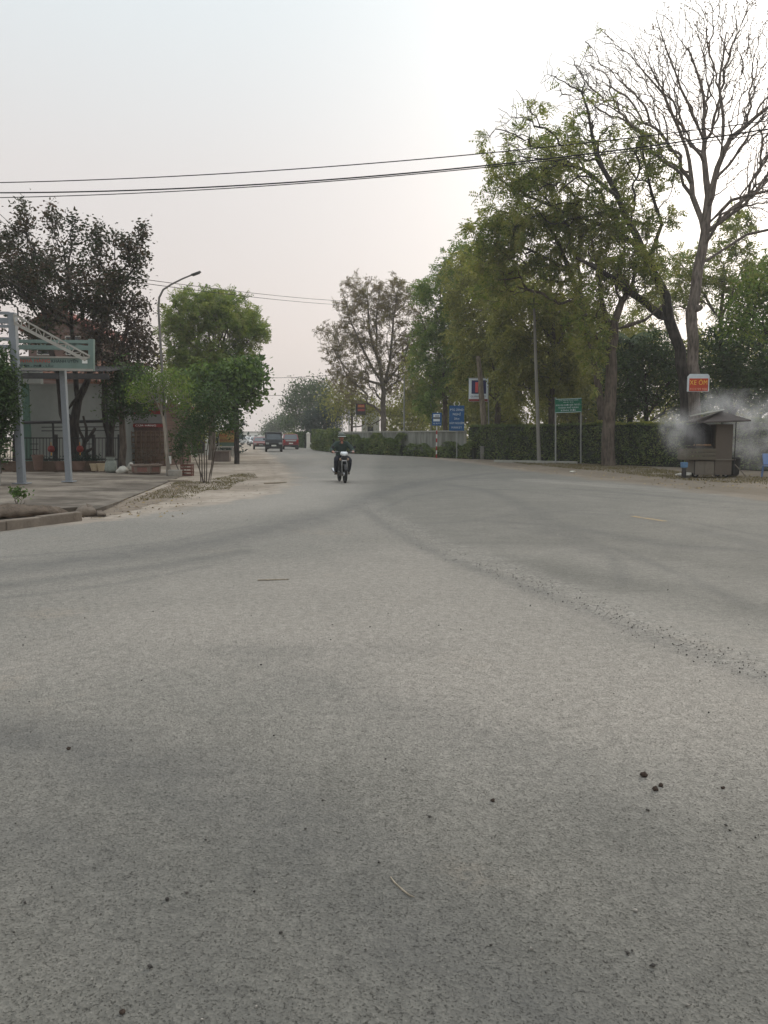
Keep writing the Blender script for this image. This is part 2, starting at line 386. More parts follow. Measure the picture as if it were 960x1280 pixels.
# concrete forecourt and kerb on the left corner
n = NT('stained_concrete'); pos = n.n('ShaderNodeNewGeometry').outputs['Position']
a_ = n.noise(pos, 0.6, 6, 0.62); b_ = n.noise(pos, 7, 6, 0.7)
c = n.mix(n.ramp(a_, 0.35, 0.66), srgb(86, 79, 71), srgb(134, 126, 115)); c = n.mix(n.ramp(b_, 0.48, 0.72, 0, 0.6), c, srgb(78, 70, 62))
M_CONC = n.surf(n.bsdf(c, 0.9, bump=b_, bump_d=0.008, spec=0.15))
def fz(x): return 0.16 if x < 90 else 0.16 - 0.13 * min(1, (x - 90) / 70)
fpts = [(-220, 640), (0, 640), (50, 637), (95, 634), (118, 637), (140, 630), (160, 622), (186, 612), (212, 601), (224, 596), (214, 591.5), (180, 591), (150, 590.5), (60, 590), (0, 590), (-220, 590)]
top = [gp(x, y, fz(x)) for x, y in fpts]
m = MB(); k = len(top)
m.add(top + [Vector((p.x, p.y, -0.05)) for p in top], [tuple(range(k))] + [(i, k + i, k + (i + 1) % k, (i + 1) % k) for i in range(k)])
import bmesh
fo = m.build('forecourt', M_CONC); bm = bmesh.new(); bm.from_mesh(fo.data); bmesh.ops.triangulate(bm, faces=[f for f in bm.faces if len(f.verts) > 4]); bm.to_mesh(fo.data); bm.free()
tag(fo, 'brown stained concrete forecourt behind the kerb', 'pavement', kind='structure')
M_KERB = pm('old_kerb', srgb(120, 110, 99), 0.9, 0.25, 2, bump=0.01, dirt=0.5, dirt_c=srgb(80, 70, 58))
kp = [gp(x, y) for x, y in ((-200, 690), (-60, 671), (0, 664), (45, 658), (97, 651.5))]
m = MB()
for i in range(len(kp) - 1):
    a, b = kp[i], kp[i + 1]; L = (b - a).length; q = max(1, round(L / 1.0))
    for j in range(q):
        p0 = a.lerp(b, j / q); p1 = a.lerp(b, (j + 1) / q - 0.006); dz = rnd.uniform(-0.008, 0.008)
        sh = rnd.uniform(-.02, .02); m.beam(p0 + Vector((0, 0.1 + sh, 0.08 + dz)), p1 + Vector((0, 0.1 + sh + rnd.uniform(-.02, .02), 0.08 + dz + rnd.uniform(-.02, .01))), rnd.uniform(.17, .21), rnd.uniform(.17, .2))
tag(m.build('kerb', M_KERB, bevel=0.018), 'brown worn kerb along the forecourt corner', 'kerb', kind='structure')

M_SOIL = pm('dark_soil', srgb(104, 92, 80), 0.95, 0.3, 6, bump=0.03)
def blob(name, c, rx, ry, rz, mat, seed=0, rough=0.12, parent=None, seg=20, rings=10, squash=None):
    rr = np.random.default_rng(seed); vs, fs = [], []
    ph = rr.uniform(0, 6.28, 8); k_ = rr.integers(1, 5, 8)
    for j in range(rings + 1):
        th = math.pi * j / rings
        for i in range(seg):
            a = 2 * math.pi * i / seg
            q = 1 + rough * sum(math.sin(k_[u] * a + ph[u]) * math.sin((u % 3 + 1) * th + ph[-u - 1]) for u in range(5)) / 2.2
            x, y, z = math.sin(th) * math.cos(a) * q, math.sin(th) * math.sin(a) * q, math.cos(th) * q
            if squash is not None: z = max(z, squash)
            vs.append((c[0] + x * rx, c[1] + y * ry, c[2] + z * rz))
    for j in range(rings):
        for i in range(seg): fs.append((j * seg + i, (j + 1) * seg + i, (j + 1) * seg + (i + 1) % seg, j * seg + (i + 1) % seg))
    m = MB(); m.add(vs, fs); return m.build(name, mat, parent, smooth=60)
p = gp(15, 645, .15)
mo = blob('soil_mound', (p.x - 0.15, p.y + 0.55, .14), 0.95, 0.5, 0.15, M_SOIL, 3, .2, squash=-0.05, seg=64, rings=26)
for v in mo.data.vertices: v.co.z += .018 * math.sin(v.co.x * 31 + 2 * math.sin(v.co.y * 23)) + .012 * math.sin(v.co.y * 47 + v.co.x * 60) + rnd.uniform(-.006, .006)
tag(mo, 'low mound of dark soil on the forecourt behind the kerb', 'soil mound')

# grass strips (real blades) on the left verge and under the right hedge
M_GRASS = leaf_mat('verge_grass', [srgb(72, 68, 44), srgb(90, 84, 56), srgb(108, 98, 70), srgb(70, 78, 42)], 0.2, gain=1.15)
def grass(name, poly_px, count, h, label, seed):
    rr = np.random.default_rng(seed); poly = np.array(G2(poly_px)); lo, hi = poly.min(0), poly.max(0)
    C = np.zeros((0, 2))
    while len(C) < count:
        q = rr.uniform(lo, hi, (count * 3, 2)); q = q[inside(q, poly)]
        dens = np.sin(q[:, 0] * 2.1 + 1.3 * np.sin(q[:, 1] * 1.1)) * np.sin(q[:, 1] * 1.7 + q[:, 0]) ; C = np.vstack([C, q[rr.random(len(q)) < 0.55 + 0.45 * dens]])
    C = C[:count]; hh = h * rr.uniform(0.4, 1.3, count); a = rr.uniform(0, 6.28, count); w = 0.012
    lean = rr.normal(0, 0.5, (count, 2)) * hh[:, None]
    b0 = np.column_stack([C[:, 0] - np.cos(a) * w, C[:, 1] - np.sin(a) * w, np.zeros(count)]); b1 = np.column_stack([C[:, 0] + np.cos(a) * w, C[:, 1] + np.sin(a) * w, np.zeros(count)])
    tp = np.column_stack([C + lean, hh]); V = np.stack([b0, b1, tp], 1).reshape(-1, 3)
    o = np_mesh(name, V, np.arange(count * 3).reshape(-1, 3), M_GRASS); tag(o, label, 'grass', kind='stuff')
grass('verge_grass', [(150, 632), (190, 616), (226, 600), (250, 602), (300, 592), (318, 592), (322, 597), (296, 604), (286, 612), (258, 613), (240, 622), (196, 624)], 4200, 0.04, 'sparse olive grass on the left verge in front of the shrubs', 1)
grass('hedge_foot_grass', [(600, 573), (700, 579), (800, 583), (850, 590), (960, 597), (960, 606), (860, 601), (760, 590), (660, 581)], 9000, 0.07, 'dry short grass along the foot of the hedge', 2)

sp = [(108, 644), (128, 636), (150, 629), (176, 620), (204, 610), (228, 605), (246, 604), (236, 612), (214, 622), (190, 631), (166, 639), (140, 645), (118, 648)]
ring = []
for i in range(len(sp)):
    a, b = gp(*sp[i]), gp(*sp[(i + 1) % len(sp)])
    for j in range(8): q = a.lerp(b, j / 8); ring.append(Vector((q.x + rnd.uniform(-.09, .09), q.y + rnd.uniform(-.16, .16), .006)))
m = MB(); m.add(ring, [tuple(range(len(ring)))]); vs_o = m.build('verge_soil', pm('verge_earth', srgb(132, 120, 106), .95, .3, 4, bump=.03, dirt=.4, dirt_c=srgb(96, 86, 72))); bm = bmesh.new(); bm.from_mesh(vs_o.data); bmesh.ops.triangulate(bm, faces=bm.faces); bm.to_mesh(vs_o.data); bm.free(); tag(vs_o, 'dark littered soil between the forecourt edge and the asphalt', 'soil', kind='structure')
# loose stones and chips
M_STONE = pm('road_stone', (0.06, 0.055, 0.05), 0.9, 0.5, 20)
M_CHIP = pm('pale_chip', (0.3, 0.28, 0.25), 0.9, 0.5, 20)
def chips(name, pts, sizes, label, seed, mats):
    rr = np.random.default_rng(seed); N = len(pts)
    base = np.array([(1, 0, 0), (-.8, .3, 0), (0, 1, .1), (.1, -1, 0), (0, .1, .8), (0, 0, -.6)]); fc = np.array([(0, 2, 4), (2, 1, 4), (1, 3, 4), (3, 0, 4), (2, 0, 5), (1, 2, 5), (3, 1, 5), (0, 3, 5)])
    V = base[None] * rr.uniform(0.6, 1.3, (N, 6, 3)); a = rr.uniform(0, 6.28, N); ca, sa = np.cos(a)[:, None], np.sin(a)[:, None]
    V = np.stack([V[..., 0] * ca - V[..., 1] * sa, V[..., 0] * sa + V[..., 1] * ca, V[..., 2]], -1) * np.asarray(sizes)[:, None, None]
    V[..., :2] += np.asarray(pts)[:, None, :]; V[..., 2] += 0.006 + np.asarray(sizes)[:, None] * 0.35
    o = np_mesh(name, V.reshape(-1, 3), (fc[None] + 6 * np.arange(N)[:, None, None]).reshape(-1, 3), mats, mi=np.repeat(rr.integers(0, len(mats), N), 8))
    tag(o, label, 'gravel', kind='stuff')
rr = np.random.default_rng(5)
px_ = np.column_stack([rr.uniform(-30, 990, 330), 640 + 640 * rr.random(330) ** 2.6]); chips('road_gravel', G2(px_), rr.uniform(0.2, 1.0, 330) ** 2 * 0.0075 + .002, 'scattered dark chips of stone on the asphalt', 6, [M_STONE, M_STONE, M_CHIP])
t_ = rr.random(900) * (len(seam) - 3); i_ = t_.astype(int); q = seam[i_] + (seam[i_ + 1] - seam[i_]) * (t_ - i_)[:, None] + rr.normal(0, 0.13, (900, 2))
chips('seam_gravel', q, rr.uniform(0.003, 0.009, 900), 'loose gravel along the seam between two asphalt surfaces', 8, [M_STONE, M_CHIP, M_CHIP, M_CHIP])
vp = np.column_stack([rr.uniform(100, 350, 320), rr.uniform(588, 648, 320)]); q = np.array(G2(vp)); q = q[~inside(q, POLY)]
vk = np.array(G2(np.column_stack([rr.uniform(-10, 130, 260), rr.uniform(640, 668, 260)]))); q = np.vstack([q, vk[~inside(vk, POLY)]])
chips('verge_gravel', q, rr.uniform(0.005, 0.02, len(q)), 'small stones and clods on the left dirt verge', 9, [M_SOIL, M_CHIP, M_STONE])
M_LITTER = leaf_mat('dry_leaf', [srgb(110, 86, 58), srgb(140, 112, 74), srgb(90, 74, 52)], 0.1)
vp = np.column_stack([rr.uniform(570, 960, 900), rr.uniform(573, 612, 900)]); q = np.array(G2(vp)); q = q[~inside(q, POLY)]; q = np.vstack([q, np.array(G2(np.column_stack([rr.uniform(104, 230, 130), rr.uniform(608, 648, 130)])))])
N_ = len(q); a = rr.uniform(0, 6.28, N_); s1 = rr.uniform(0.018, 0.045, N_)
V = np.stack([np.column_stack([q[:, 0] + s1 * np.cos(a + k), q[:, 1] + s1 * np.sin(a + k), np.full(N_, 0.012) + (k > 2) * rr.uniform(0, .03, N_)]) for k in (0, 1.4, 3.1, 4.7)], 1)
tag(np_mesh('fallen_leaves', V.reshape(-1, 3), np.arange(N_ * 4).reshape(-1, 4), M_LITTER), 'dry fallen leaves scattered on the roadside soil', 'fallen leaves', kind='stuff')
M_CLOD = pm('dark_clod', (0.05, 0.036, 0.028), 0.95, 0.4, 40)
for (x, y, r, lab) in [(805, 972, .017, 'largest dark brown clod lying on the near asphalt'), (819, 989, .013, 'dark clod just in front of the largest clod on the asphalt'), (826, 984, .011, 'small dark clod right beside the other two clods'), (616, 1003, .009, 'lone small black stone on the near asphalt left of the clods'), (86, 938, .01, 'lone black pebble on the asphalt near the left edge'), (153, 1268, .008, 'black chip at the very bottom left of the asphalt'), (904, 987, .008, 'small dark pebble on the asphalt right of the clods')]:
    p = gp(x, y); o = blob('stone', (0, 0, 0), r, r * .85, r * .75, M_CLOD, x, .35, seg=10, rings=6); o.location = (p.x, p.y, .004 + r * .6); tag(o, lab, 'stone', 'stones lying on the asphalt')
M_TWIG = pm('dry_twig', (0.3, 0.26, 0.2), 0.9, 0.3, 30)
for pts, r, lab in [([(488, 1096), (494, 1104), (503, 1112), (512, 1119), (518, 1121)], .0028, 'short pale curved twig on the near asphalt'), ([(322, 725), (340, 724.5), (361, 724)], .008, 'yellowish stick lying across the asphalt in front of the motorcycle'), ([(330, 604), (345, 603.4), (358, 602.6)], .03, 'brown stick lying on the left dirt shoulder')]:
    m = MB(); m.tube([gp(x, y, r + .005) for x, y in pts], [r * .8] + [r] * (len(pts) - 2) + [r * .6], 6); tag(m.build('twig', M_TWIG, smooth=60), lab, 'twig', 'twigs on the road')
# ------------------------------------------------------------------ trees
def resample(pts, rads, step, rr, jit):
    pts = [np.array(p) for p in pts]; P_, R_ = [pts[0]], [rads[0]]
    for i in range(len(pts) - 1):
        L = np.linalg.norm(pts[i + 1] - pts[i]); k = max(1, int(L / step))
        for j in range(1, k + 1):
            t = j / k; q = pts[i] + (pts[i + 1] - pts[i]) * t
            P_.append(q + (rr.normal(0, jit, 3) if (j < k or i < len(pts) - 2) else 0)); R_.append(rads[i] + (rads[i + 1] - rads[i]) * t)
    return np.array(P_), np.array(R_)
def grow(seeds, pts, bf, rr, step=0.5, r_tip=0.012, pw=2.3, free_z=None, up=0.0, wig=0.09):
    """limbs given as polylines, then every crown point joins the nearest limb at the least path cost"""
    pos, par, rad = [], [], []
    for si, (pl, rl) in enumerate(seeds):
        q, r_ = resample(pl, rl, step, rr, 0.03 * step + 0.3 * rl[0] * 0.2)
        if si == 0: st = -1
        else:
            A = np.array(pos); st = int(np.argmin(((A - q[0]) ** 2).sum(1)))
        for k in range(len(q)):
            if si and k == 0 and np.linalg.norm(pos[st] - q[0]) < 0.05: continue
            par.append(st); pos.append(q[k]); rad.append(r_[k]); st = len(pos) - 1
    n0 = len(pos); S_ = np.array(pos); par = list(par); plen = np.zeros(n0)
    for i in range(n0):
        if par[i] >= 0: plen[i] = plen[par[i]] + np.linalg.norm(S_[i] - S_[par[i]])
    ok = np.ones(n0, bool)
    if free_z is not None: ok = S_[:, 2] > free_z
    Npt = len(pts); A = np.vstack([S_, pts]); PL = np.concatenate([plen, np.zeros(Npt)])
    D = np.sqrt(((pts[:, None] - S_[None][:, ok]) ** 2).sum(2)); cost = D + bf * plen[ok][None]
    ids = np.where(ok)[0]; bi = cost.argmin(1); best = cost[np.arange(Npt), bi]; bp = ids[bi]; done = np.zeros(Npt, bool)
    parent = np.array(par + [-1] * Npt)
    for _ in range(Npt):
        k = int(np.argmin(np.where(done, 1e9, best))); done[k] = True; parent[n0 + k] = bp[k]
        PL[n0 + k] = PL[bp[k]] + np.linalg.norm(pts[k] - A[bp[k]])
        c_ = np.sqrt(((pts - pts[k]) ** 2).sum(1)) + bf * PL[n0 + k]; u = c_ < best; best[u] = c_[u]; bp[u] = n0 + k
    # bend the long edges
    pos = list(A); parent = list(parent); given = list(rad) + [0.0] * Npt
    for i in range(n0, n0 + Npt):
        p = parent[i]; L = np.linalg.norm(A[i] - A[p])
        k = 1 if L < 0.5 * step else (2 if L < 1.4 * step else 3)
        prev = p
        for j in range(1, k):
            t = j / k; q = A[p] + (A[i] - A[p]) * t + rr.normal(0, wig * L, 3) + np.array([0, 0, up * L * math.sin(math.pi * t)])
            pos.append(q); parent.append(prev); given.append(0.0); prev = len(pos) - 1
        parent[i] = prev
    pos = np.array(pos); parent = np.array(parent); given = np.array(given); N = len(pos)
    order = np.zeros(N, int); depth = np.full(N, -1)
    for i in range(N):
        st = []; j = i
        while j >= 0 and depth[j] < 0: st.append(j); j = parent[j]
        b = depth[j] if j >= 0 else -1
        for j in reversed(st): b += 1; depth[j] = b
    acc = np.zeros(N); kids = np.zeros(N, int); np.add.at(kids, parent[parent >= 0], 1); main = np.full(N, -1); mainv = np.zeros(N)
    for i in np.argsort(-depth):
        if kids[i] == 0: acc[i] = r_tip ** pw
        p = parent[i]
        if p >= 0:
            acc[p] += acc[i]
            if acc[i] > mainv[p] or (i < n0 and p < n0 and main[p] < 0): mainv[p] = acc[i]; main[p] = i
    r_ = acc ** (1 / pw); cap = r_.copy(); base = given[0]
    k_ = min(1.0, base / max(r_[0], 1e-6)); r_ = np.maximum(r_ * k_, r_tip); r_ = np.where(given > 0, np.maximum(given, np.minimum(r_, given * 1.3)), r_)
    for i in np.argsort(depth):
        if parent[i] >= 0: r_[i] = min(r_[i], r_[parent[i]] * 1.0)
    return pos, parent, r_, kids, main, n0
def skin_tree(pos, parent, r_, main):
    e = np.where(parent >= 0)[0]; p = parent[e]
    d = np.zeros_like(pos); d[e] = pos[e] - pos[p]; d /= np.maximum(np.linalg.norm(d, axis=1), 1e-9)[:, None]
    root = np.where(parent < 0)[0]; d[root] = (0, 0, 1)
    ismain = main[p] == e; dp = np.where(ismain[:, None], d[p], d[e])
    rp = np.where(ismain, r_[p], np.minimum(r_[p], r_[e] * 1.35))
    Vs, Fs, off = [], [], 0
    def frame(t):
        ref = np.tile(np.array([0.31, 0.94, 0.12]), (len(t), 1)); bad = np.abs((t * ref).sum(1)) > 0.93; ref[bad] = (0.9, -0.2, 0.3)
        u = np.cross(t, ref); u /= np.linalg.norm(u, axis=1)[:, None]; return u, np.cross(t, u)
    for lo, hi, n in ((0.1, 99, 10), (0.035, 0.1, 6), (0, 0.035, 3)):
        k = (r_[e] >= lo) & (r_[e] < hi)
        if not k.any(): continue
        ang = 2 * np.pi * np.arange(n) / n; rings = []
        for c_, t_, rad in ((pos[p[k]], dp[k], rp[k]), (pos[e[k]], d[e[k]], r_[e[k]])):
            u, v = frame(t_); rings.append(c_[:, None] + rad[:, None, None] * (np.cos(ang)[None, :, None] * u[:, None] + np.sin(ang)[None, :, None] * v[:, None]))
        V = np.concatenate(rings, 1); m_ = k.sum(); j = np.arange(n); q = np.stack([j, (j + 1) % n, n + (j + 1) % n, n + j], 1)
        Vs.append(V.reshape(-1, 3)); Fs.append((q[None] + (np.arange(m_) * 2 * n)[:, None, None]).reshape(-1, 4) + off); off += m_ * 2 * n
    return np.vstack(Vs), np.vstack(Fs)
def leaf_quads(C, n_per, spread, size, rr, droop=0.3, aspect=0.42, flat=0.0):
    K = len(C) * n_per; c = np.repeat(C, n_per, 0) + rr.normal(0, spread, (K, 3)) * np.array([1, 1, 0.85])
    a = rr.normal(0, 1, (K, 3)); a[:, 2] = a[:, 2] * (0.6 - 0.5 * flat) - droop * 1.6; a /= np.linalg.norm(a, axis=1)[:, None]
    w = rr.normal(0, 1, (K, 3)); w[:, 2] *= (1 - 0.6 * flat); b = np.cross(a, w); b /= np.maximum(np.linalg.norm(b, axis=1), 1e-6)[:, None]
    L = size * rr.uniform(0.6, 1.35, K)[:, None]; W = L * aspect
    bend = np.cross(a, b) * L * 0.12
    V = np.stack([c - a * L / 2, c + b * W / 2 + bend, c + a * L / 2, c - b * W / 2 + bend], 1)
    return V.reshape(-1, 3), np.arange(K * 4).reshape(-1, 4)
def spray_quads(C, D, k, L, pairs, leaf, rr, droop, aspect):
    K = len(C) * k; c = np.repeat(C, k, 0); d = np.repeat(D, k, 0) * .7 + rr.normal(0, .75, (K, 3)); d[:, 2] -= droop * .55; d /= np.linalg.norm(d, axis=1)[:, None]
    up = np.array([0, 0, 1.0]) + rr.normal(0, .45, (K, 3)); s = np.cross(d, up); s /= np.maximum(np.linalg.norm(s, axis=1), 1e-6)[:, None]
    L = L * rr.uniform(.55, 1.25, K); sz = leaf * rr.uniform(.7, 1.3, K); out = []
    for j in range(pairs):
        t = (j + .35) / pairs; p = c + d * (L * t)[:, None]; p[:, 2] -= droop * .45 * L * t * t
        for sg in (-1, 1):
            a = s * sg * .85 + d * .5 + rr.normal(0, .16, (K, 3)); a[:, 2] -= .18 + droop * .3; a /= np.linalg.norm(a, axis=1)[:, None]
            b = d - a * (d * a).sum(1)[:, None]; b /= np.maximum(np.linalg.norm(b, axis=1), 1e-6)[:, None]
            l = (sz * (1 - .35 * abs(t - .45)))[:, None]; out.append(np.stack([p, p + a * l * .5 + b * l * aspect * .5, p + a * l, p + a * l * .5 - b * l * aspect * .5], 1))
    V = np.concatenate(out, 0); return V.reshape(-1, 3), np.arange(len(V) * 4).reshape(-1, 4)
def crown_points(blobs, n, rr, clus=0.55, zmin=0.4):
    """points in the ellipsoids (px, py, rx, ry, d[, depth radius]); most gather into clumps, so gaps stay open"""
    w = np.array([b[2] * b[3] * (b[6] if len(b) > 6 else 1) for b in blobs], float); w /= w.sum(); out = []
    for b, wi in zip(blobs, w):
        c = np.array(at(b[0], b[1], b[4])); rx, rz = pxs(b[2], b[4]), pxs(b[3], b[4]); ry = b[5] if len(b) > 5 and b[5] else (rx + rz) / 2
        k = max(4, int(n * wi)); nc = max(2, k // 16)
        u = rr.normal(0, 1, (nc, 3)); u /= np.linalg.norm(u, axis=1)[:, None]; cc = u * (rr.random(nc) ** 0.45)[:, None] * 0.9
        kc = int(k * clus); q1 = cc[rr.integers(0, nc, kc)] + rr.normal(0, 0.13, (kc, 3))
        u = rr.normal(0, 1, (k - kc, 3)); u /= np.linalg.norm(u, axis=1)[:, None]; q2 = u * (rr.random(k - kc) ** 0.4)[:, None]
        q = np.vstack([q1, q2]) * np.array([rx, ry, rz]) + c; out.append(q)
    out = np.vstack(out); return out[out[:, 2] > zmin]
def tree(name, label, seeds_px, blobs, n, bark, leaf, seed, leaves=8, spread=0.35, size=0.17, droop=0.3, aspect=0.42, bf=0.35, group=None, cat='tree', free_z=None, r_tip=0.012, tip_only=True, up=0.05, clus=0.55, leaf_frac=1.0, step=0.5, pw=2.3, flat=0.0, wig=0.09, rs=0.75, bald=None, spray=None):
    """seeds_px: limbs as lists of (px, py, d, radius); the first starts at the ground"""
    rr = np.random.default_rng(seed); seeds = []
    for si, pl in enumerate(seeds_px):
        P_ = [np.array(at(x, y, d)) for x, y, d, r in pl]
        if si == 0: P_[0][2] = -0.08
        seeds.append((P_, [r * rs for *_, r in pl]))
    pts = crown_points(blobs, n, rr, clus)
    pos, par, rad, kids, main, n0 = grow(seeds, pts, bf, rr, step, r_tip, pw, free_z, up, wig)
    base = seeds[0][0][0]; root = thing(name, label, cat, (base[0], base[1], 0), 0, group)
    V, Fq = skin_tree(pos, par, rad, main)
    np_mesh('trunk', V - np.array(root.location), Fq, bark, root, smooth=True)
    sel = np.where((np.arange(len(pos)) >= n0) & (rad < r_tip * (1.8 if tip_only else 4)))[0]
    if bald: sel = sel[rr.random(len(sel)) < np.clip((bald + 2 - pos[sel, 2] - 1.2 * np.sin(pos[sel, 0] * 1.3)) / 5, .07, 1)]
    if leaf_frac < 1: sel = sel[rr.random(len(sel)) < leaf_frac]
    if leaf is not None and len(sel):
        if spray:
            D = pos[sel] - pos[par[sel]]; D /= np.maximum(np.linalg.norm(D, axis=1), 1e-6)[:, None]; V, Fq = spray_quads(pos[sel], D, spray[0], spray[1], spray[2], spray[3], rr, droop, .42)
        else: V, Fq = leaf_quads(pos[sel], leaves, spread, size, rr, droop, aspect, flat)
        k = V.reshape(-1, 4, 3)[:, :, 2].min(1) > 0.05; V = V.reshape(-1, 4, 3)[k].reshape(-1, 3); Fq = np.arange(len(V)).reshape(-1, 4)
        np_mesh('crown', V - np.array(root.location), Fq, leaf, root)
    return root

B_GREY = bark_mat('grey_bark', srgb(84, 78, 72), srgb(120, 112, 102)); B_DARK = bark_mat('dark_bark', srgb(44, 41, 40), srgb(74, 69, 64))
B_MID = bark_mat('brown_bark', srgb(66, 58, 52), srgb(104, 94, 84)); B_PALE = bark_mat('pale_bark', srgb(112, 106, 98), srgb(156, 148, 136))
L_GREEN = leaf_mat('mid_green_leaf', [srgb(52, 68, 40), srgb(72, 92, 46), srgb(96, 114, 60), srgb(120, 130, 74)], .42, gain=1.6)
L_OLIVE = leaf_mat('olive_leaf', [srgb(60, 74, 42), srgb(86, 100, 52), srgb(118, 126, 66), srgb(146, 140, 86)], .5, gain=1.75)
L_KHAKI = leaf_mat('khaki_leaf', [srgb(62, 70, 42), srgb(90, 94, 52), srgb(122, 120, 68), srgb(118, 132, 68)], .48, gain=1.7)
L_LIGHT = leaf_mat('light_green_leaf', [srgb(66, 84, 48), srgb(90, 108, 58), srgb(114, 130, 72), srgb(134, 140, 86)], .45, gain=1.5)
L_BROWN = leaf_mat('brownish_leaf', [srgb(78, 68, 54), srgb(98, 84, 66), srgb(104, 98, 62), srgb(80, 84, 54)])
L_PURP = leaf_mat('dark_purplish_leaf', [srgb(36, 48, 36), srgb(50, 60, 42), srgb(70, 64, 52), srgb(94, 72, 62)], 0.25, 0.14, 1.25)
L_RUST = leaf_mat('rusty_leaf', [srgb(58, 50, 46), srgb(76, 62, 56), srgb(68, 66, 54), srgb(52, 58, 46)], 0.2, gain=1.2)
L_DEEP = leaf_mat('deep_green_leaf', [srgb(34, 48, 34), srgb(48, 64, 42), srgb(62, 80, 48), srgb(82, 100, 58)], 0.25)
L_BRIGHT = leaf_mat('bright_green_leaf', [srgb(46, 62, 38), srgb(64, 84, 46), srgb(84, 106, 56), srgb(108, 126, 70)], 0.3)
L_BLUE = leaf_mat('blue_green_leaf', [srgb(34, 46, 44), srgb(44, 58, 52), srgb(54, 68, 58)], 0.15)
L_SUN = leaf_mat('sunlit_top_leaf', [srgb(104, 112, 44), srgb(140, 140, 60), srgb(90, 100, 48)], 0.35)
L_DRY = leaf_mat('dry_brown_leaf', [srgb(96, 74, 60), srgb(120, 92, 72), srgb(80, 66, 54)], 0.2)

B_ASH = bark_mat('ashy_bark', srgb(82, 75, 70), srgb(128, 118, 110))
# ---- right side, from the nearest
tree('bare_tree', 'tallest tree, leafless with a thick dark trunk behind the smoking cart', [
    [(868, 580, 40, .52), (868, 500, 40, .46), (866, 440, 40, .44), (865, 390, 40, .46), (874, 330, 40, .4), (882, 290, 40, .36), (885, 262, 40, .33), (883, 225, 40.3, .24), (879, 175, 40.6, .17), (882, 137, 41, .13), (875, 100, 41, .1), (860, 60, 41, .06)],
    [(885, 262, 40, .26), (897, 210, 39.5, .22), (914, 171, 39, .18), (947, 145, 38.5, .14), (990, 112, 38, .1), (1030, 70, 38, .05)],
    [(901, 195, 39.4, .14), (904, 150, 39.2, .12), (899, 110, 39, .1), (908, 40, 39, .05)],
    [(882, 290, 40, .22), (866, 245, 41, .19), (862, 200, 41.5, .15), (847, 158, 42, .11), (829, 118, 42, .09), (793, 75, 42, .05)],
    [(887, 278, 40, .16), (914, 250, 39, .12), (960, 238, 38, .09), (1010, 232, 37, .05)],
    [(879, 175, 40.6, .1), (860, 128, 39.6, .09), (836, 70, 39, .06), (820, 20, 39, .04)],
    [(865, 392, 40, .36), (872, 384, 39.8, .3), (878, 383, 39.8, .16)]],
    [(870, 60, 70, 85, 40, 3.5), (800, 110, 55, 70, 41, 3), (940, 80, 60, 90, 39, 3), (965, 190, 60, 70, 38, 2.5), (985, 250, 45, 40, 38, 2), (838, 160, 45, 50, 40, 2.5), (760, 95, 42, 60, 42, 2.5), (722, 110, 30, 45, 42, 2, .7), (985, 150, 50, 80, 38.5, 2.5)], 3600, B_ASH, L_DRY, 11,
    leaves=3, spread=.14, size=.13, leaf_frac=.12, bf=.6, r_tip=.0125, clus=.28, step=.6, up=.03, free_z=10.0, pw=2.5, wig=.06, rs=.63)
tree('leaning_tree', 'dark trunk leaning away from the tallest tree, its feathery green crown crossed by cables', [
    [(858, 580, 41, .42), (858, 500, 41, .4), (850, 440, 41, .38), (836, 400, 41, .36), (832, 368, 41, .32), (812, 330, 40.7, .27), (793, 292, 40.5, .22), (768, 237, 40.2, .17), (747, 200, 40, .14), (738, 160, 40, .09), (727, 115, 40, .05)],
    [(838, 404, 41, .3), (802, 376, 40.5, .24), (777, 357, 40, .2), (752, 338, 39.6, .15), (720, 322, 39.4, .1)],
    [(812, 330, 40.7, .2), (793, 305, 41.4, .18), (760, 283, 41.8, .15), (718, 270, 42, .12), (664, 246, 42, .07), (625, 225, 42, .05)],
    [(790, 288, 40.5, .14), (770, 245, 39.5, .12), (730, 212, 39, .1), (690, 200, 38.6, .06), (650, 195, 38.4, .04)],
    [(812, 330, 40.7, .15), (826, 280, 41.2, .12), (812, 230, 41.5, .09), (800, 170, 41.6, .05)]],
    [(690, 215, 75, 60, 40.5, 3), (640, 250, 46, 52, 41, 3), (742, 155, 42, 42, 40.5, 2.5), (790, 195, 45, 45, 41, 2.5), (632, 185, 34, 34, 41, 2), (735, 270, 55, 35, 41.5, 3), (700, 115, 40, 50, 41, 2, .45), (655, 140, 36, 45, 41, 2, .35), (745, 95, 26, 45, 41, 2, .35), (820, 250, 30, 40, 42, 2, .5)], 1500, B_DARK, L_OLIVE, 12, spray=(2, .6, 5, .2), bald=16.8,
    leaves=11, spread=.32, size=.2, droop=.45, bf=.4, r_tip=.013, step=.6, free_z=8, clus=.6, aspect=.36)
tree('hedge_tree', 'straight grey trunk standing in front of the hedge beside the green board', [
    [(761, 582, 40, .5), (761, 560, 40, .44), (762, 500, 40, .4), (765, 440, 40, .36), (768, 405, 40, .3), (775, 380, 40.3, .22), (790, 355, 40.6, .13), (800, 320, 41, .07)],
    [(768, 412, 40, .2), (785, 408, 39.6, .15), (806, 400, 39.3, .1), (830, 380, 39, .05)], [(766, 420, 40, .22), (752, 380, 40.3, .16), (748, 340, 40.5, .1), (740, 300, 41, .06)]],
    [(760, 335, 50, 45, 40.5, 2.5), (800, 340, 40, 40, 40.5, 2.5), (735, 395, 26, 55, 40, 2), (770, 290, 45, 35, 41, 2.5), (745, 450, 16, 45, 39.6, 1.2, .6)], 760, B_MID, L_OLIVE, 13, spray=(2, .55, 5, .2),
    leaves=11, spread=.34, size=.2, droop=.6, free_z=6.5, aspect=.34, step=.6)
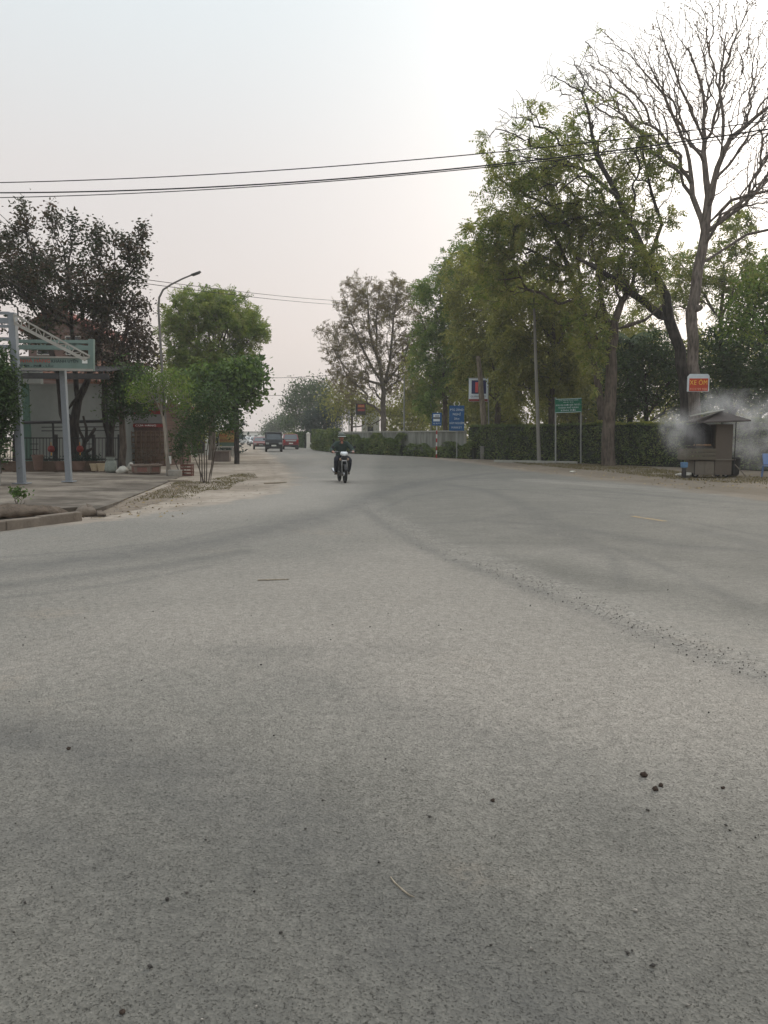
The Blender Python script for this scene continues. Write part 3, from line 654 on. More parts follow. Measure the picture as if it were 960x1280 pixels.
tree('slanting_tree', 'slender trunk slanting up left behind the hedge, crown above the green board', [
    [(753, 578, 44, .3), (752, 513, 44, .28), (743, 455, 44, .26), (727, 380, 44, .22), (710, 334, 44, .18), (690, 290, 44, .14), (672, 262, 44, .08)],
    [(727, 380, 44, .14), (722, 330, 44.5, .12), (728, 290, 45, .06)], [(712, 338, 44, .12), (680, 322, 43.5, .1), (640, 300, 43, .05)]],
    [(650, 305, 58, 42, 44, 3), (608, 300, 32, 32, 44, 2.5), (705, 290, 45, 40, 44, 3), (690, 345, 38, 40, 44, 2.5), (620, 345, 34, 40, 44, 2.5)], 900, B_MID, L_OLIVE, 14, spray=(2, .55, 5, .21),
    leaves=12, spread=.36, size=.21, droop=.5, free_z=6, aspect=.36, step=.6)
tree('drooping_tree', 'khaki tree with hanging foliage behind the thin tall pole', [
    [(690, 574, 49, .3), (690, 500, 49, .26), (692, 430, 49, .22), (688, 380, 49, .15), (690, 330, 49, .08)], [(692, 430, 49, .16), (664, 390, 49, .12), (650, 360, 49, .06)], [(692, 440, 49, .14), (712, 400, 49, .1), (718, 370, 49, .05)]],
    [(650, 390, 42, 55, 49, 3), (700, 400, 40, 60, 49, 3), (672, 450, 46, 50, 49, 3), (712, 470, 26, 40, 49, 2), (640, 460, 22, 45, 49, 2)], 900, B_MID, L_KHAKI, 15, spray=(3, .85, 5, .24),
    leaves=13, spread=.42, size=.27, droop=1.2, aspect=.24, step=.7)
tree('drooping_tree', 'khaki green tree with hanging foliage above the white framed poster', [
    [(622, 571, 57, .32), (622, 500, 57, .28), (618, 430, 57, .22), (612, 370, 57, .12), (608, 330, 57, .06)], [(618, 440, 57, .16), (590, 390, 57, .12), (578, 360, 57, .06)], [(618, 430, 57, .15), (642, 390, 57, .1), (650, 360, 57, .05)]],
    [(592, 350, 40, 45, 57, 3.5), (632, 370, 36, 50, 57, 3.5), (600, 420, 44, 50, 57, 3.5), (640, 440, 34, 50, 57, 3), (594, 480, 26, 34, 57, 2.5), (640, 505, 24, 24, 57, 2, .6)], 950, B_MID, L_KHAKI, 16, spray=(3, .9, 5, .27),
    leaves=14, spread=.46, size=.3, droop=1.0, aspect=.26, step=.8)
tree('leafy_tree', 'bright mid green tree above the blue signs and concrete wall', [
    [(556, 568, 65, .3), (556, 500, 65, .26), (555, 450, 65, .2), (552, 400, 65, .12), (550, 350, 65, .06)], [(555, 450, 65, .14), (575, 410, 65, .1), (585, 380, 65, .05)], [(555, 455, 65, .14), (535, 420, 65, .1), (525, 390, 65, .05)]],
    [(545, 365, 32, 36, 65, 3.5), (575, 330, 30, 36, 65, 3), (560, 410, 40, 45, 65, 3.5), (535, 440, 26, 40, 65, 3), (575, 470, 36, 40, 65, 3), (540, 495, 22, 26, 65, 2.5)], 900, B_MID, L_GREEN, 17, spray=(3, .8, 5, .26),
    leaves=15, spread=.48, size=.3, droop=.6, step=.8)
tree('sparse_tree', 'brownish half bare tree with upright limbs rising behind the motorcyclist', [
    [(479, 562, 84, .42), (480, 520, 84, .38), (479, 490, 84, .34), (474, 455, 84, .26), (462, 410, 84, .18), (458, 370, 84, .09)], [(479, 490, 84, .24), (487, 450, 84, .2), (492, 400, 84, .14), (498, 360, 84, .07)], [(477, 480, 84, .22), (455, 440, 84, .17), (438, 400, 84, .1), (430, 370, 84, .05)],
    [(482, 480, 84, .18), (505, 450, 84, .13), (515, 410, 84, .07)], [(472, 450, 84, .18), (470, 400, 84, .13), (476, 355, 84, .06)], [(474, 480, 84, .2), (440, 470, 84, .12), (418, 440, 84, .05)]],
    [(450, 375, 32, 32, 84, 3.5), (498, 375, 34, 34, 84, 3.5), (425, 425, 28, 36, 84, 3), (470, 410, 42, 40, 84, 4), (510, 420, 24, 44, 84, 3), (440, 475, 36, 34, 84, 3), (490, 470, 34, 30, 84, 3)], 1500, B_GREY, L_BROWN, 18, spray=(2, .6, 4, .24),
    leaves=12, spread=.42, size=.29, bf=.5, droop=.2, step=.9, up=.06, r_tip=.02, pw=2.0)
tree('roadside_tree', 'dull olive tree low behind the brownish half bare tree', [
    [(440, 562, 92, .25), (440, 520, 92, .2), (440, 490, 92, .1)]], [(430, 500, 30, 28, 92, 3), (455, 510, 24, 24, 92, 3), (500, 510, 26, 26, 92, 3), (520, 525, 18, 18, 92, 3)], 420, B_MID, L_KHAKI, 19, leaves=12, spread=.6, size=.34, droop=.5, step=1)
tree('roadside_tree', 'dark blue green rounded tree beside the white gate pillars', [
    [(405, 558, 104, .25), (405, 535, 104, .2), (404, 515, 104, .1)]], [(400, 525, 18, 18, 104, 3), (414, 520, 16, 20, 104, 3), (392, 530, 12, 14, 104, 2)], 300, B_MID, L_BLUE, 20, leaves=16, spread=.55, size=.34, droop=.4, step=1)
tree('roadside_tree', 'tall hazy green tree above the red pickup', [
    [(384, 556, 125, .3), (384, 520, 125, .25), (383, 495, 125, .12)]], [(385, 492, 24, 22, 125, 5), (372, 515, 20, 24, 125, 5), (398, 505, 20, 26, 125, 5), (366, 530, 14, 16, 125, 4)], 420, B_MID, L_DEEP, 21, leaves=14, spread=.8, size=.45, droop=.5, step=1.2)
tree('roadside_tree', 'smallest pale hazy tree at the far end of the road beside the white shed', [
    [(345, 552.5, 190, .3), (345, 540, 190, .25), (345, 530, 190, .12)]], [(348, 534, 12, 10, 190, 5), (338, 538, 9, 9, 190, 5), (356, 527, 9, 10, 190, 5)], 220, B_MID, L_DEEP, 22, leaves=14, spread=1.0, size=.6, step=1.5)
# bushes and trees behind the hedge
tree('broadleaf_tree', 'dense dark green bushy tree behind the hedge left of the taxi sign', [
    [(810, 578, 46, .2), (808, 520, 46, .17), (806, 470, 46, .1)], [(808, 520, 46, .12), (780, 480, 46, .06)], [(808, 520, 46, .12), (838, 475, 46, .06)]],
    [(790, 478, 38, 36, 46, 2.5), (832, 475, 38, 36, 46, 2.5), (812, 445, 40, 30, 46, 2.5), (780, 510, 30, 20, 46, 2), (845, 510, 26, 20, 46, 2)], 640, B_DARK, L_DEEP, 23, leaves=13, spread=.34, size=.22, droop=.3)
tree('broadleaf_tree', 'dark green bushy tree behind the cart and its smoke', [
    [(915, 584, 43, .2), (915, 520, 43, .16), (914, 470, 43, .1)], [(915, 520, 43, .12), (890, 480, 43, .06)], [(915, 520, 43, .12), (944, 475, 43, .06)]],
    [(900, 480, 34, 40, 43, 2.5), (945, 480, 36, 44, 43, 2.5), (925, 440, 40, 36, 43, 2.5), (975, 470, 30, 50, 43, 2.5), (890, 440, 24, 34, 43, 2)], 640, B_DARK, L_DEEP, 24, leaves=13, spread=.34, size=.22, droop=.3)
tree('broadleaf_tree', 'dark leafy tree at the right edge with broad leaves above the smoke', [
    [(985, 590, 37, .3), (985, 500, 37, .26), (978, 420, 37, .2), (965, 370, 37, .1)], [(980, 440, 37, .14), (945, 400, 37, .1), (925, 380, 37, .05)]],
    [(945, 370, 32, 32, 37, 2), (975, 345, 34, 34, 37, 2), (925, 400, 28, 22, 37, 2), (980, 400, 34, 36, 37, 2)], 460, B_DARK, L_GREEN, 25, leaves=10, spread=.3, size=.22, droop=.5)
tree('feathery_tree', 'pale yellow green feathery tree behind the tallest trunk', [
    [(905, 572, 56, .25), (905, 480, 56, .22), (900, 400, 56, .18), (905, 330, 56, .1)], [(900, 400, 56, .12), (860, 340, 56, .08), (840, 320, 56, .05)], [(900, 400, 56, .12), (930, 330, 56, .06)]],
    [(915, 300, 32, 34, 56, 3), (850, 345, 36, 40, 56, 3), (905, 360, 36, 40, 56, 3), (820, 390, 28, 30, 56, 3), (935, 340, 24, 30, 56, 2.5)], 700, B_MID, L_OLIVE, 26, spray=(2, .7, 5, .26), leaves=16, spread=.5, size=.29, droop=.4, step=.9, aspect=.34)
tree('feathery_tree', 'olive backdrop tree filling the gap behind the slanting trunk', [
    [(725, 570, 62, .25), (725, 500, 62, .2), (722, 430, 62, .12)]], [(735, 460, 34, 40, 62, 3), (700, 490, 34, 40, 62, 3), (745, 510, 32, 28, 62, 3), (715, 420, 34, 34, 62, 3), (770, 430, 30, 44, 62, 3)], 640, B_MID, L_KHAKI, 27, leaves=20, spread=.55, size=.36, droop=.7, step=1, aspect=.3)
tree('feathery_tree', 'grey green backdrop tree between the poster and the concrete wall', [
    [(575, 566, 78, .25), (575, 520, 78, .2), (575, 480, 78, .12)]], [(560, 500, 30, 34, 78, 3), (600, 490, 34, 40, 78, 3), (620, 530, 24, 18, 78, 3), (585, 450, 34, 34, 78, 3), (522, 480, 20, 36, 78, 3)], 640, B_MID, L_KHAKI, 28, leaves=20, spread=.65, size=.44, droop=.6, step=1.1, aspect=.3)
# palm
def palm(name, label, x, y0, d, ytop, seed):
    rr = np.random.default_rng(seed); b = at(x, y0, d); b.z = 0; tp = at(x + 4, ytop, d); root = thing(name, label, 'palm tree', b)
    m = MB(); m.tube([Vector((0, 0, -.05)), (tp - b) * .5 + Vector((.08, 0, 0)), tp - b], [.2, .15, .13], 10); m.build('trunk', B_DARK, root, smooth=60)
    V = []
    for k in range(26):
        a = rr.uniform(0, 6.28); L = rr.uniform(2, 2.8); up = rr.uniform(-.25, 1.0); prev = None
        for j in range(15):
            t = j / 14; r = L * t * (1 - .12 * t); z = up * 1.5 * t - 1.6 * t * t * (1 - .3 * up); c = np.array(tp - b) + np.array([math.cos(a) * r, math.sin(a) * r, z])
            side = np.array([-math.sin(a), math.cos(a), 0]); fw = np.array([math.cos(a), math.sin(a), -.4]); ll = .55 * math.sin(math.pi * min(1, .15 + t * .85)) + .05
            for s in (-1, 1):
                e = c + (side * s + fw * .6) * ll * .8 + np.array([0, 0, -.35 * ll]); w = fw * .045; V += [c - w, c + w, e + w * .3, e - w * .3]
    V = np.array(V); np_mesh('crown', V, np.arange(len(V)).reshape(-1, 4), L_DEEP, root); return root
palm('palm_tree', 'drooping palm with grey green fronds between the trunks behind the hedge', 785, 577, 47, 425, 4)

# ---- left side
tree('shade_tree', 'dark purplish spiky tree behind the green signboard', [
    [(90, 582, 34, .34), (91, 550, 34, .3), (93, 525, 34, .27), (98, 500, 34, .22), (108, 478, 34, .18), (120, 440, 34, .13), (135, 390, 34, .08), (150, 340, 34, .05)],
    [(90, 555, 34, .2), (78, 515, 33.7, .17), (74, 475, 33.5, .14), (60, 420, 33.5, .1), (45, 350, 33.5, .06), (35, 290, 33.5, .03)], [(97, 503, 34, .16), (94, 470, 34.3, .13), (90, 410, 34.5, .09), (85, 340, 34.5, .06)], [(93, 525, 34, .12), (82, 518, 33.8, .1), (100, 492, 33.6, .1), (112, 470, 33.6, .06)]],
    [(60, 345, 46, 44, 34, 2.2), (18, 335, 26, 46, 34, 2.0), (130, 350, 34, 42, 34, 2.0), (165, 330, 16, 30, 34, 1.2), (178, 300, 7, 22, 34, .5, 1.6), (122, 298, 8, 28, 34, .5, 1.6), (30, 276, 7, 28, 34, .5, 1.6), (64, 280, 7, 27, 34, .5, 1.6), (92, 294, 6, 22, 34, .5, 1.6), (160, 312, 6, 16, 34, .5, 1.6), (50, 415, 46, 24, 34, 2.0, .7), (150, 300, 8, 14, 34, .6), (10, 300, 14, 24, 34, .9), (100, 385, 60, 16, 34, 2.0, 1.2), (40, 372, 44, 14, 34, 2.0, 1.1)], 1500, B_DARK, L_PURP, 31,
    leaves=9, spread=.2, size=.17, droop=.1, bf=.45, free_z=3.4, step=.5, aspect=.5, up=.1)
tree('shade_tree', 'rusty leaved tree beside the street lamp with a forked dark trunk', [
    [(137, 584, 34.3, .27), (137, 560, 34.3, .24), (137, 540, 34.3, .2), (143, 515, 34.3, .17), (148, 480, 34.3, .14), (152, 440, 34.3, .1), (160, 400, 34.3, .06)], [(137, 548, 34.3, .2), (130, 530, 34.3, .14), (130, 490, 34.3, .1), (128, 450, 34.3, .06)]],
    [(150, 415, 36, 42, 34.3, 2), (172, 440, 26, 36, 34.3, 1.6), (120, 435, 30, 32, 34.3, 1.8), (165, 385, 22, 22, 34.3, 1.2)], 620, B_DARK, L_RUST, 32, leaves=7, spread=.2, size=.17, droop=.3, free_z=3.2, aspect=.5)
tree('slim_tree', 'straight brown trunk beside the white sacks with small leafy crown', [
    [(154, 592, 31.5, .2), (154, 560, 31.5, .18), (152, 520, 31.5, .15), (152, 490, 31.5, .1)]], [(152, 492, 28, 26, 31.5, 1.1), (172, 496, 28, 26, 31.5, 1.1), (164, 470, 28, 20, 31.5, 1), (146, 515, 16, 14, 31.5, .7)], 480, B_MID, L_DEEP, 33, leaves=10, spread=.18, size=.15, droop=.4, free_z=2.6)
tree('slim_tree', 'slim pale trunk beside the lamp post with small light green crown', [
    [(212, 596, 29.3, .12), (208, 560, 29.3, .1), (205, 525, 29.3, .085), (201, 505, 29.3, .07), (196, 480, 29.3, .04)], [(204, 520, 29.3, .06), (212, 495, 29.3, .04), (222, 480, 29.3, .02)], [(203, 515, 29.3, .05), (190, 495, 29.3, .03), (180, 480, 29.3, .02)]],
    [(190, 480, 30, 20, 29.3, 1), (215, 482, 26, 22, 29.3, 1), (175, 496, 20, 16, 29.3, .8), (222, 505, 18, 16, 29.3, .7)], 420, B_PALE, L_GREEN, 34, leaves=6, spread=.15, size=.11, droop=.5, free_z=2.4, r_tip=.006, step=.3)
tree('round_tree', 'round feathery light green tree behind the street lamp', [
    [(264, 575, 50, .3), (264, 520, 50, .26), (264, 480, 50, .22), (266, 455, 50, .18)], [(265, 475, 50, .14), (250, 440, 50, .1), (235, 400, 50, .05)], [(266, 468, 50, .14), (278, 430, 50, .1), (288, 395, 50, .05)], [(265, 460, 50, .12), (262, 420, 50, .08), (258, 385, 50, .04)], [(266, 470, 50, .12), (298, 440, 50, .08), (320, 415, 50, .04)]],
    [(250, 392, 38, 32, 50, 3, 1.2), (285, 392, 38, 30, 50, 3, 1.2), (226, 420, 24, 30, 50, 2.5), (312, 410, 24, 26, 50, 2.5), (270, 430, 46, 40, 50, 3, .5), (326, 412, 12, 12, 50, 1.5), (232, 455, 26, 30, 50, 2.5), (292, 452, 34, 26, 50, 2.5, 1.1), (258, 450, 40, 24, 50, 2.5, 1.1), (222, 400, 18, 22, 50, 2)], 1500, B_GREY, L_LIGHT, 35, spray=(3, .5, 5, .19), leaves=15, spread=.34, size=.22, droop=.2, bf=.5, free_z=5, step=.7, aspect=.36, pw=2.0)
tree('broadleaf_tree', 'glossy dark green tree with large leaves hanging over the left shoulder', [
    [(296, 580, 43, .2), (296, 530, 43, .17), (294, 500, 43, .14), (292, 475, 43, .08)], [(295, 510, 43, .1), (315, 480, 43, .06), (326, 465, 43, .03)], [(295, 505, 43, .1), (270, 485, 43, .05)]],
    [(300, 470, 30, 24, 43, 2), (318, 470, 17, 26, 43, 1.5), (272, 490, 34, 28, 43, 2), (298, 495, 28, 16, 43, 1.6), (250, 480, 20, 26, 43, 1.6), (285, 515, 14, 10, 43, 1, .6)], 620, B_DARK, L_BRIGHT, 36, leaves=8, spread=.26, size=.27, droop=.5, aspect=.55, free_z=3)
tree('backdrop_tree', 'dull green tree in the gap between the street lamp and the utility pole', [
    [(226, 572, 58, .25), (226, 520, 58, .2), (226, 480, 58, .12)]], [(222, 470, 24, 30, 58, 2.5), (240, 500, 26, 28, 58, 2.5), (215, 520, 24, 24, 58, 2.5), (250, 530, 24, 20, 58, 2.5)], 360, B_MID, L_KHAKI, 37, leaves=10, spread=.45, size=.28, droop=.4, step=1)
def shrub(name, label, x, y, d, stems, top, blobs, n, leaf, seed, size=.1, leaves=8, bark=B_MID, spread=.12, sr=.03, group=None, cat='shrub', free=0.5):
    rr = random.Random(seed); S0 = []
    for k in range(stems):
        tx = x + (top[0]) * (k / max(1, stems - 1) - .5) * 2; ty = top[1] + rr.uniform(-6, 10); bx = x + top[0] * .35 * (k / max(1, stems - 1) - .5) * 2
        S0.append([(bx if k else x, y, d, sr), ((bx + tx) / 2 + rr.uniform(-3, 3), (y + ty) / 2, d + rr.uniform(-.2, .2), sr * .8), (tx, ty, d + rr.uniform(-.4, .4), sr * .4)])
    return tree(name, label, S0, blobs, n, bark, leaf, seed, leaves=leaves, spread=spread, size=size, droop=.3, free_z=free, r_tip=.005, step=.25, group=group, cat=cat, aspect=.45)
shrub('shrub', 'multi stemmed green shrub on the verge under the white panel', 256, 604, 25.5, 7, (20, 525), [(248, 528, 26, 22, 25.5, .7), (280, 520, 24, 22, 25.5, .7), (262, 500, 24, 18, 25.5, .6), (292, 530, 12, 14, 25.5, .4), (240, 550, 14, 18, 25.5, .5, .5)], 520, L_DEEP, 41, size=.1, leaves=4)
shrub('shrub', 'low dark shrub behind the pale slim trunk and grey block', 228, 592, 30, 4, (14, 545), [(228, 555, 20, 24, 30, .7), (240, 530, 16, 20, 30, .6)], 220, L_DEEP, 42, size=.12, leaves=5, spread=.15)
shrub('shrub', 'small bright green shrub on the soil mound by the kerb', 22, 634, 15.2, 5, (9, 618), [(18, 624, 12, 8, 15.2, .2), (27, 618, 7, 7, 15.2, .15), (2, 628, 9, 7, 15.2, .2)], 170, L_BRIGHT, 43, size=.085, leaves=9, spread=.06, sr=.01, free=.16)
shrub('shrub', 'dense green shrub at the very left edge beside the sign post', -6, 610, 22.5, 4, (10, 500), [(0, 480, 17, 46, 22.5, .8), (-20, 520, 30, 60, 22.5, 1), (6, 500, 12, 28, 22.5, .6)], 700, L_DEEP, 44, size=.12, leaves=16, spread=.16, sr=.05)
shrub('shrub', 'clipped low plant bed of dark leaves in the brown planter wall', 105, 581, 33, 6, (16, 572), [(105, 574, 20, 7, 33, .4), (60, 578, 24, 5, 33, .4)], 160, L_BLUE, 45, size=.1, leaves=8, spread=.1, free=.2, sr=.015)
shrub('shrub', 'leafless thorny plant growing in the hexagonal planter', 184, 580, 31, 7, (14, 560), [(184, 566, 18, 10, 31, .4), (178, 572, 12, 8, 31, .3)], 120, L_RUST, 46, size=.06, leaves=2, spread=.08, free=.3, sr=.012)

# far wood behind everything on the right, one mass
def wood(name, label, boxes, n, size, leaf, seed):
    rr = np.random.default_rng(seed); C = []
    for (x0, x1, yt, d0, d1, w) in boxes:
        k = int(n * w); u = rr.random(k); d = rr.uniform(d0, d1, k); x = x0 + (x1 - x0) * u
        top = yt + 9 * np.sin(x * .09 + seed) + 6 * np.sin(x * .23); zt = EYE + (HOR - top) * d / F
        cl = rr.normal(0, 1, k) * .4; z = zt * rr.random(k) ** .8 + cl * .3
        C.append(np.column_stack([(x - 480) * d / F + rr.normal(0, .3, k), d, np.maximum(z, .2)]))
    V, Fq = leaf_quads(np.vstack(C), 1, .25, size, rr, .5, .45); o = np_mesh(name, V, Fq, leaf); tag(o, label, 'woodland', kind='stuff')
wood('woodland', 'hazy olive woodland massed far behind the hedge', [(590, 645, 470, 72, 88, .22), (662, 760, 440, 70, 86, .3), (750, 1010, 425, 66, 82, .48), (480, 600, 505, 92, 105, .2)], 26000, .5, L_KHAKI, 71)
wood('undergrowth', 'dark undergrowth filling the gaps behind the left shrubs and shop', [(150, 300, 535, 64, 72, 1)], 4500, .4, L_BLUE, 72)
# ------------------------------------------------------------------ left side: sign gantry, fence, houses, pots
GREYP = pm('grey_painted_steel', srgb(132, 138, 144), 0.5, 0.12, 2, dirt=0.35, dirt_c=srgb(104, 100, 96), streak=True)
PALEP = pm('pale_painted_steel', srgb(156, 154, 147), 0.5, 0.12, 3, dirt=0.35, dirt_c=srgb(120, 108, 94))
TEALP = pm('grey_green_panel', srgb(112, 132, 126), 0.5, 0.1, 1.2, dirt=0.3, dirt_c=srgb(84, 96, 88), streak=True)
REDT = pm('red_lettering', srgb(178, 76, 60), 0.6, 0.12, 8); DARKT = pm('dark_lettering', srgb(36, 48, 50), 0.6, 0.1, 8); WHITET = pm('white_lettering', srgb(224, 226, 222), 0.6, 0.08, 8)
YELT = pm('yellow_lettering', srgb(232, 190, 80), 0.6, 0.08, 8); DARKM = pm('dark_iron', (0.025, 0.025, 0.026), 0.6, 0.3, 4, dirt=0.4, dirt_c=(0.08, 0.06, 0.045))
GALV = pm('galvanised_steel', srgb(140, 142, 138), 0.5, 0.15, 2, dirt=0.3, dirt_c=srgb(110, 104, 96), streak=True)

base = at(28, 610, 23); base.z = 0.14
root = thing('signboard_gantry', 'grey steel gantry with sloping truss and long grey green signboard over the forecourt', 'signboard', base)
def W(o): return world_part(o, root)
p0, p1 = at(27.5, 609, 23), at(15.5, 391, 23); p0.z = 0.12
m = MB(); m.beam(p0, p1, .2, .2, up=(0, 1, 0)); m.box(p0 + Vector((0, 0, .02)), (.42, .42, .03)); W(m.build('post', GREYP, bevel=.01))
q0, q1 = at(86.5, 605, 24.3), at(78.5, 463, 24.3); q0.z = .1
m = MB(); m.beam(q0, q1, .17, .17, up=(0, 1, 0)); m.box(q0 + Vector((0, 0, .02)), (.36, .36, .03)); W(m.build('post', GREYP, bevel=.01))
m = MB()
a0, a1, b0, b1 = at(17, 393, 22.85), at(112, 445, 23.2), at(18, 404, 22.85), at(107, 450, 23.2)
for off in (0,):
    o_ = Vector((0, off, 0)); m.beam(a0 + o_, a1 + o_, .05, .05); m.beam(b0 + o_, b1 + o_, .07, .09)
    for k in range(11):
        t = k / 10; m.beam(a0.lerp(a1, t) + o_, b0.lerp(b1, t) + o_, .025, .025)
        if k < 10: m.beam((a0.lerp(a1, t) if k % 2 else b0.lerp(b1, t)) + o_, (b0.lerp(b1, t + .1) if k % 2 else a0.lerp(a1, t + .1)) + o_, .02, .02)
for k in range(0): t = k / 10; m.beam(a0.lerp(a1, t), a0.lerp(a1, t) + Vector((0, .3, 0)), .03, .03); m.beam(b0.lerp(b1, t), b0.lerp(b1, t) + Vector((0, .3, 0)), .03, .03)
W(m.build('truss', PALEP))
m = MB(); D = 24.0
for y, w in ((427, .1), (434.5, .13)): m.beam(at(19, y - .5, D), at(117, y + .5, D), .1, w)
m.beam(at(114.5, 424, D), at(114.5, 463.5, D), .16, .13, up=(0, 1, 0)); m.beam(at(105, 427, D), at(78, 434, D), .04, .04); m.beam(at(78, 427, D), at(112, 434, D), .04, .04)
for k in range(1, 6): m.beam(at(19 + k * 10, 427, D), at(19 + k * 10 + (5 if k % 2 else -5), 434.5, D), .035, .035)
W(m.build('frame', TEALP))
m = MB()
for y, w in ((391.5, .08), (401, .16), (408, .08), (424, .1), (434, .13)): m.beam(at(-90, y - 2, 23.2), at(12, y, 23.05), .08, w)
for k in range(9): m.beam(at(-88 + k * 12, 391, 23.15), at(-80 + k * 12, 408, 23.12), .04, .04)
W(m.build('side_truss', GREYP))
c0, c1 = at(18, 453.2, D), at(112, 454.5, D); mid_ = (c0 + c1) / 2
panel = MB(); panel.box(mid_, ((c1 - c0).length, .14, pxs(14.5, D)), Matrix.Rotation(-math.atan2(c1.z - c0.z, c1.x - c0.x), 4, 'Y')); pn = W(panel.build('sign_panel', TEALP, bevel=.01))
m = MB(); m.beam(at(18, 446, D - .08), at(112, 447, D - .08), .03, .05); m.beam(at(18, 461, D - .08), at(116, 462.6, D - .08), .03, .07); W(m.build('panel_trim', PALEP))
def on_panel(b, x, y, s, mat, sx):
    p = at(x, y, D - .075); t = text(b, s, mat, None, Matrix.Translation(p) @ FRONT, sx=sx); W(t); return t
for b, x, y, s, mt, sx in (('NHÀ HÀNG', 44, 451.2, .15, REDT, 1.1), ('KHÁNH UYÊN', 81, 451.6, .13, DARKT, .95), ('CƠM - PHỞ - LẨU', 46, 457.6, .1, DARKT, 1.2)):
    t = on_panel(b, x, y, s, mt, sx)
m = MB(); m.box(at(106, 452.2, D - .08), (.16, .012, .1)); W(m.build('badge', WHITET))

# railing with a brown planter wall
pb = at(85, 582, 33); pb.z = 0
root = thing('iron_fence', 'dark iron railing on a low brown planter wall in front of the grey house', 'fence', pb)
m = MB(); P0, P1 = at(-30, 583, 33), at(152, 583, 33)
for y, h in ((547.5, .045), (574, .05)): m.beam(at(-30, y, 33), at(152, y, 33), .04, h)
for k in range(44):
    x = -28 + k * 4.1; m.beam(at(x, 547, 33), at(x, 577, 33), .02, .02, up=(0, 1, 0))
rail_m = m
for x in (18, 70, 117, 149):
    m = MB(); m.beam(at(x, 543, 33.05), at(x, 590, 33.05), .11, .11, up=(0, 1, 0)); W(m.build('post', DARKM))
m = MB()
for k, (y, x0, x1) in enumerate(((555, 38, 48), (562, 38, 48), (569, 38, 48), (555, 108, 118), (562, 108, 118), (569, 108, 118))): rail_m.beam(at(x0, y, 32.98), at(x1, y, 32.98), .03, .03)
W(rail_m.build('railing', DARKM))
BROWNW = pm('brown_plaster', srgb(98, 82, 70), 0.9, 0.25, 1.5, bump=.01, dirt=.4, dirt_c=srgb(66, 58, 50))
m = MB(); a = at(-40, 590, 32.6); b = at(131, 590, 32.6); m.box(((a.x + b.x) / 2, 32.75, .24), (b.x - a.x, .35, .4)); m.box(((a.x + b.x) / 2, 32.75, .455), (b.x - a.x + .06, .42, .05)); W(m.build('planter_wall', BROWNW, bevel=.01))
m = MB(); m.tube([at(-40, 529.5, 34.6), at(152, 526, 34.6)], .07, 8)
for y in (534, 538.5): m.tube([at(52, y, 34.6), at(152, y - .6, 34.6)], .022, 6)
for x in (-20, 66, 150): m.tube([at(x, 526, 34.6), Vector((at(x, 526, 34.6).x, 34.6, 0))], .05, 8)
root = thing('pipe_rail', 'dark horizontal pipe with two thin rails below it above the iron railing', 'pipe rail', (at(66, 590, 34.6).x, 34.6, 0)); W(m.build('rail', DARKM, smooth=40))

# grey house behind
WALLG = pm('grey_render', srgb(130, 133, 128), 0.9, 0.1, .5, bump=.006, dirt=.45, dirt_c=srgb(100, 100, 96), streak=True)
TERRA = pm('terracotta_tile', srgb(126, 92, 76), 0.8, 0.25, 3, dirt=.4, dirt_c=srgb(90, 64, 54))
GRNCOR = pm('green_corrugated', srgb(84, 112, 100), 0.6, 0.12, 2, dirt=.3, dirt_c=srgb(66, 74, 68), streak=True)
bx0, bx1 = at(38, 560, 38).x, at(152, 560, 38).x; zt = at(40, 477, 38).z
root = thing('grey_house', 'low grey rendered house with terracotta roof edge and green corrugated gate behind the railing', 'house', ((bx0 + bx1) / 2, 38, 0))
m = MB(); m.box(((bx0 + bx1) / 2, 42.0, zt / 2 - .1), (bx1 - bx0, 8, zt)); W(m.build('wall', WALLG))
m = MB()
a, b = Vector((bx0 + .1, 37.85, zt - .05)), Vector((bx1 + .1, 37.85, zt - .42))
m.add([Vector((bx0 - .2, 37.8, zt + .28)), Vector((bx1 + .2, 37.8, zt - .1)), Vector((bx1 + .2, 42, zt + 1.2)), Vector((bx0 - .2, 42, zt + 1.6)), Vector((bx0 - .2, 37.8, zt + .16)), Vector((bx1 + .2, 37.8, zt - .22)), Vector((bx1 + .2, 42, zt + 1.08)), Vector((bx0 - .2, 42, zt + 1.48))], [(0, 1, 2, 3), (7, 6, 5, 4), (0, 4, 5, 1), (1, 5, 6, 2), (2, 6, 7, 3), (3, 7, 4, 0)])
L = bx1 - bx0 + .4
for k in range(24):
    x = bx0 - .2 + L * (k + .5) / 24; z = zt + .28 - .38 * (k + .5) / 24; m.tube([(x, 37.74, z + .01), (x, 42, z + 1.33)], .06, 6)
W(m.build('roof', TERRA))
gx0, gx1 = at(18, 560, 37).x, at(38.5, 560, 37).x; m = MB(); zg = at(30, 480, 37).z; nseg = 12; vs, fs = [], []
for k in range(nseg * 2 + 1):
    x = gx0 + (gx1 - gx0) * k / (nseg * 2); y = 37 + (.03 if k % 2 else 0); vs += [(x, y, 0), (x, y, zg)]
for k in range(nseg * 2): fs.append((2 * k, 2 * k + 2, 2 * k + 3, 2 * k + 1))
m.add(vs, fs); m.box(((gx0 + gx1) / 2, 37.1, zg / 2), (gx1 - gx0, .06, zg)); W(m.build('gate', GRNCOR))
m = MB(); m.box(((gx0 + gx1) / 2 + .2, 37.05, zg + .32), (gx1 - gx0 + .9, .3, .62)); W(m.build('gate_lintel', WALLG))
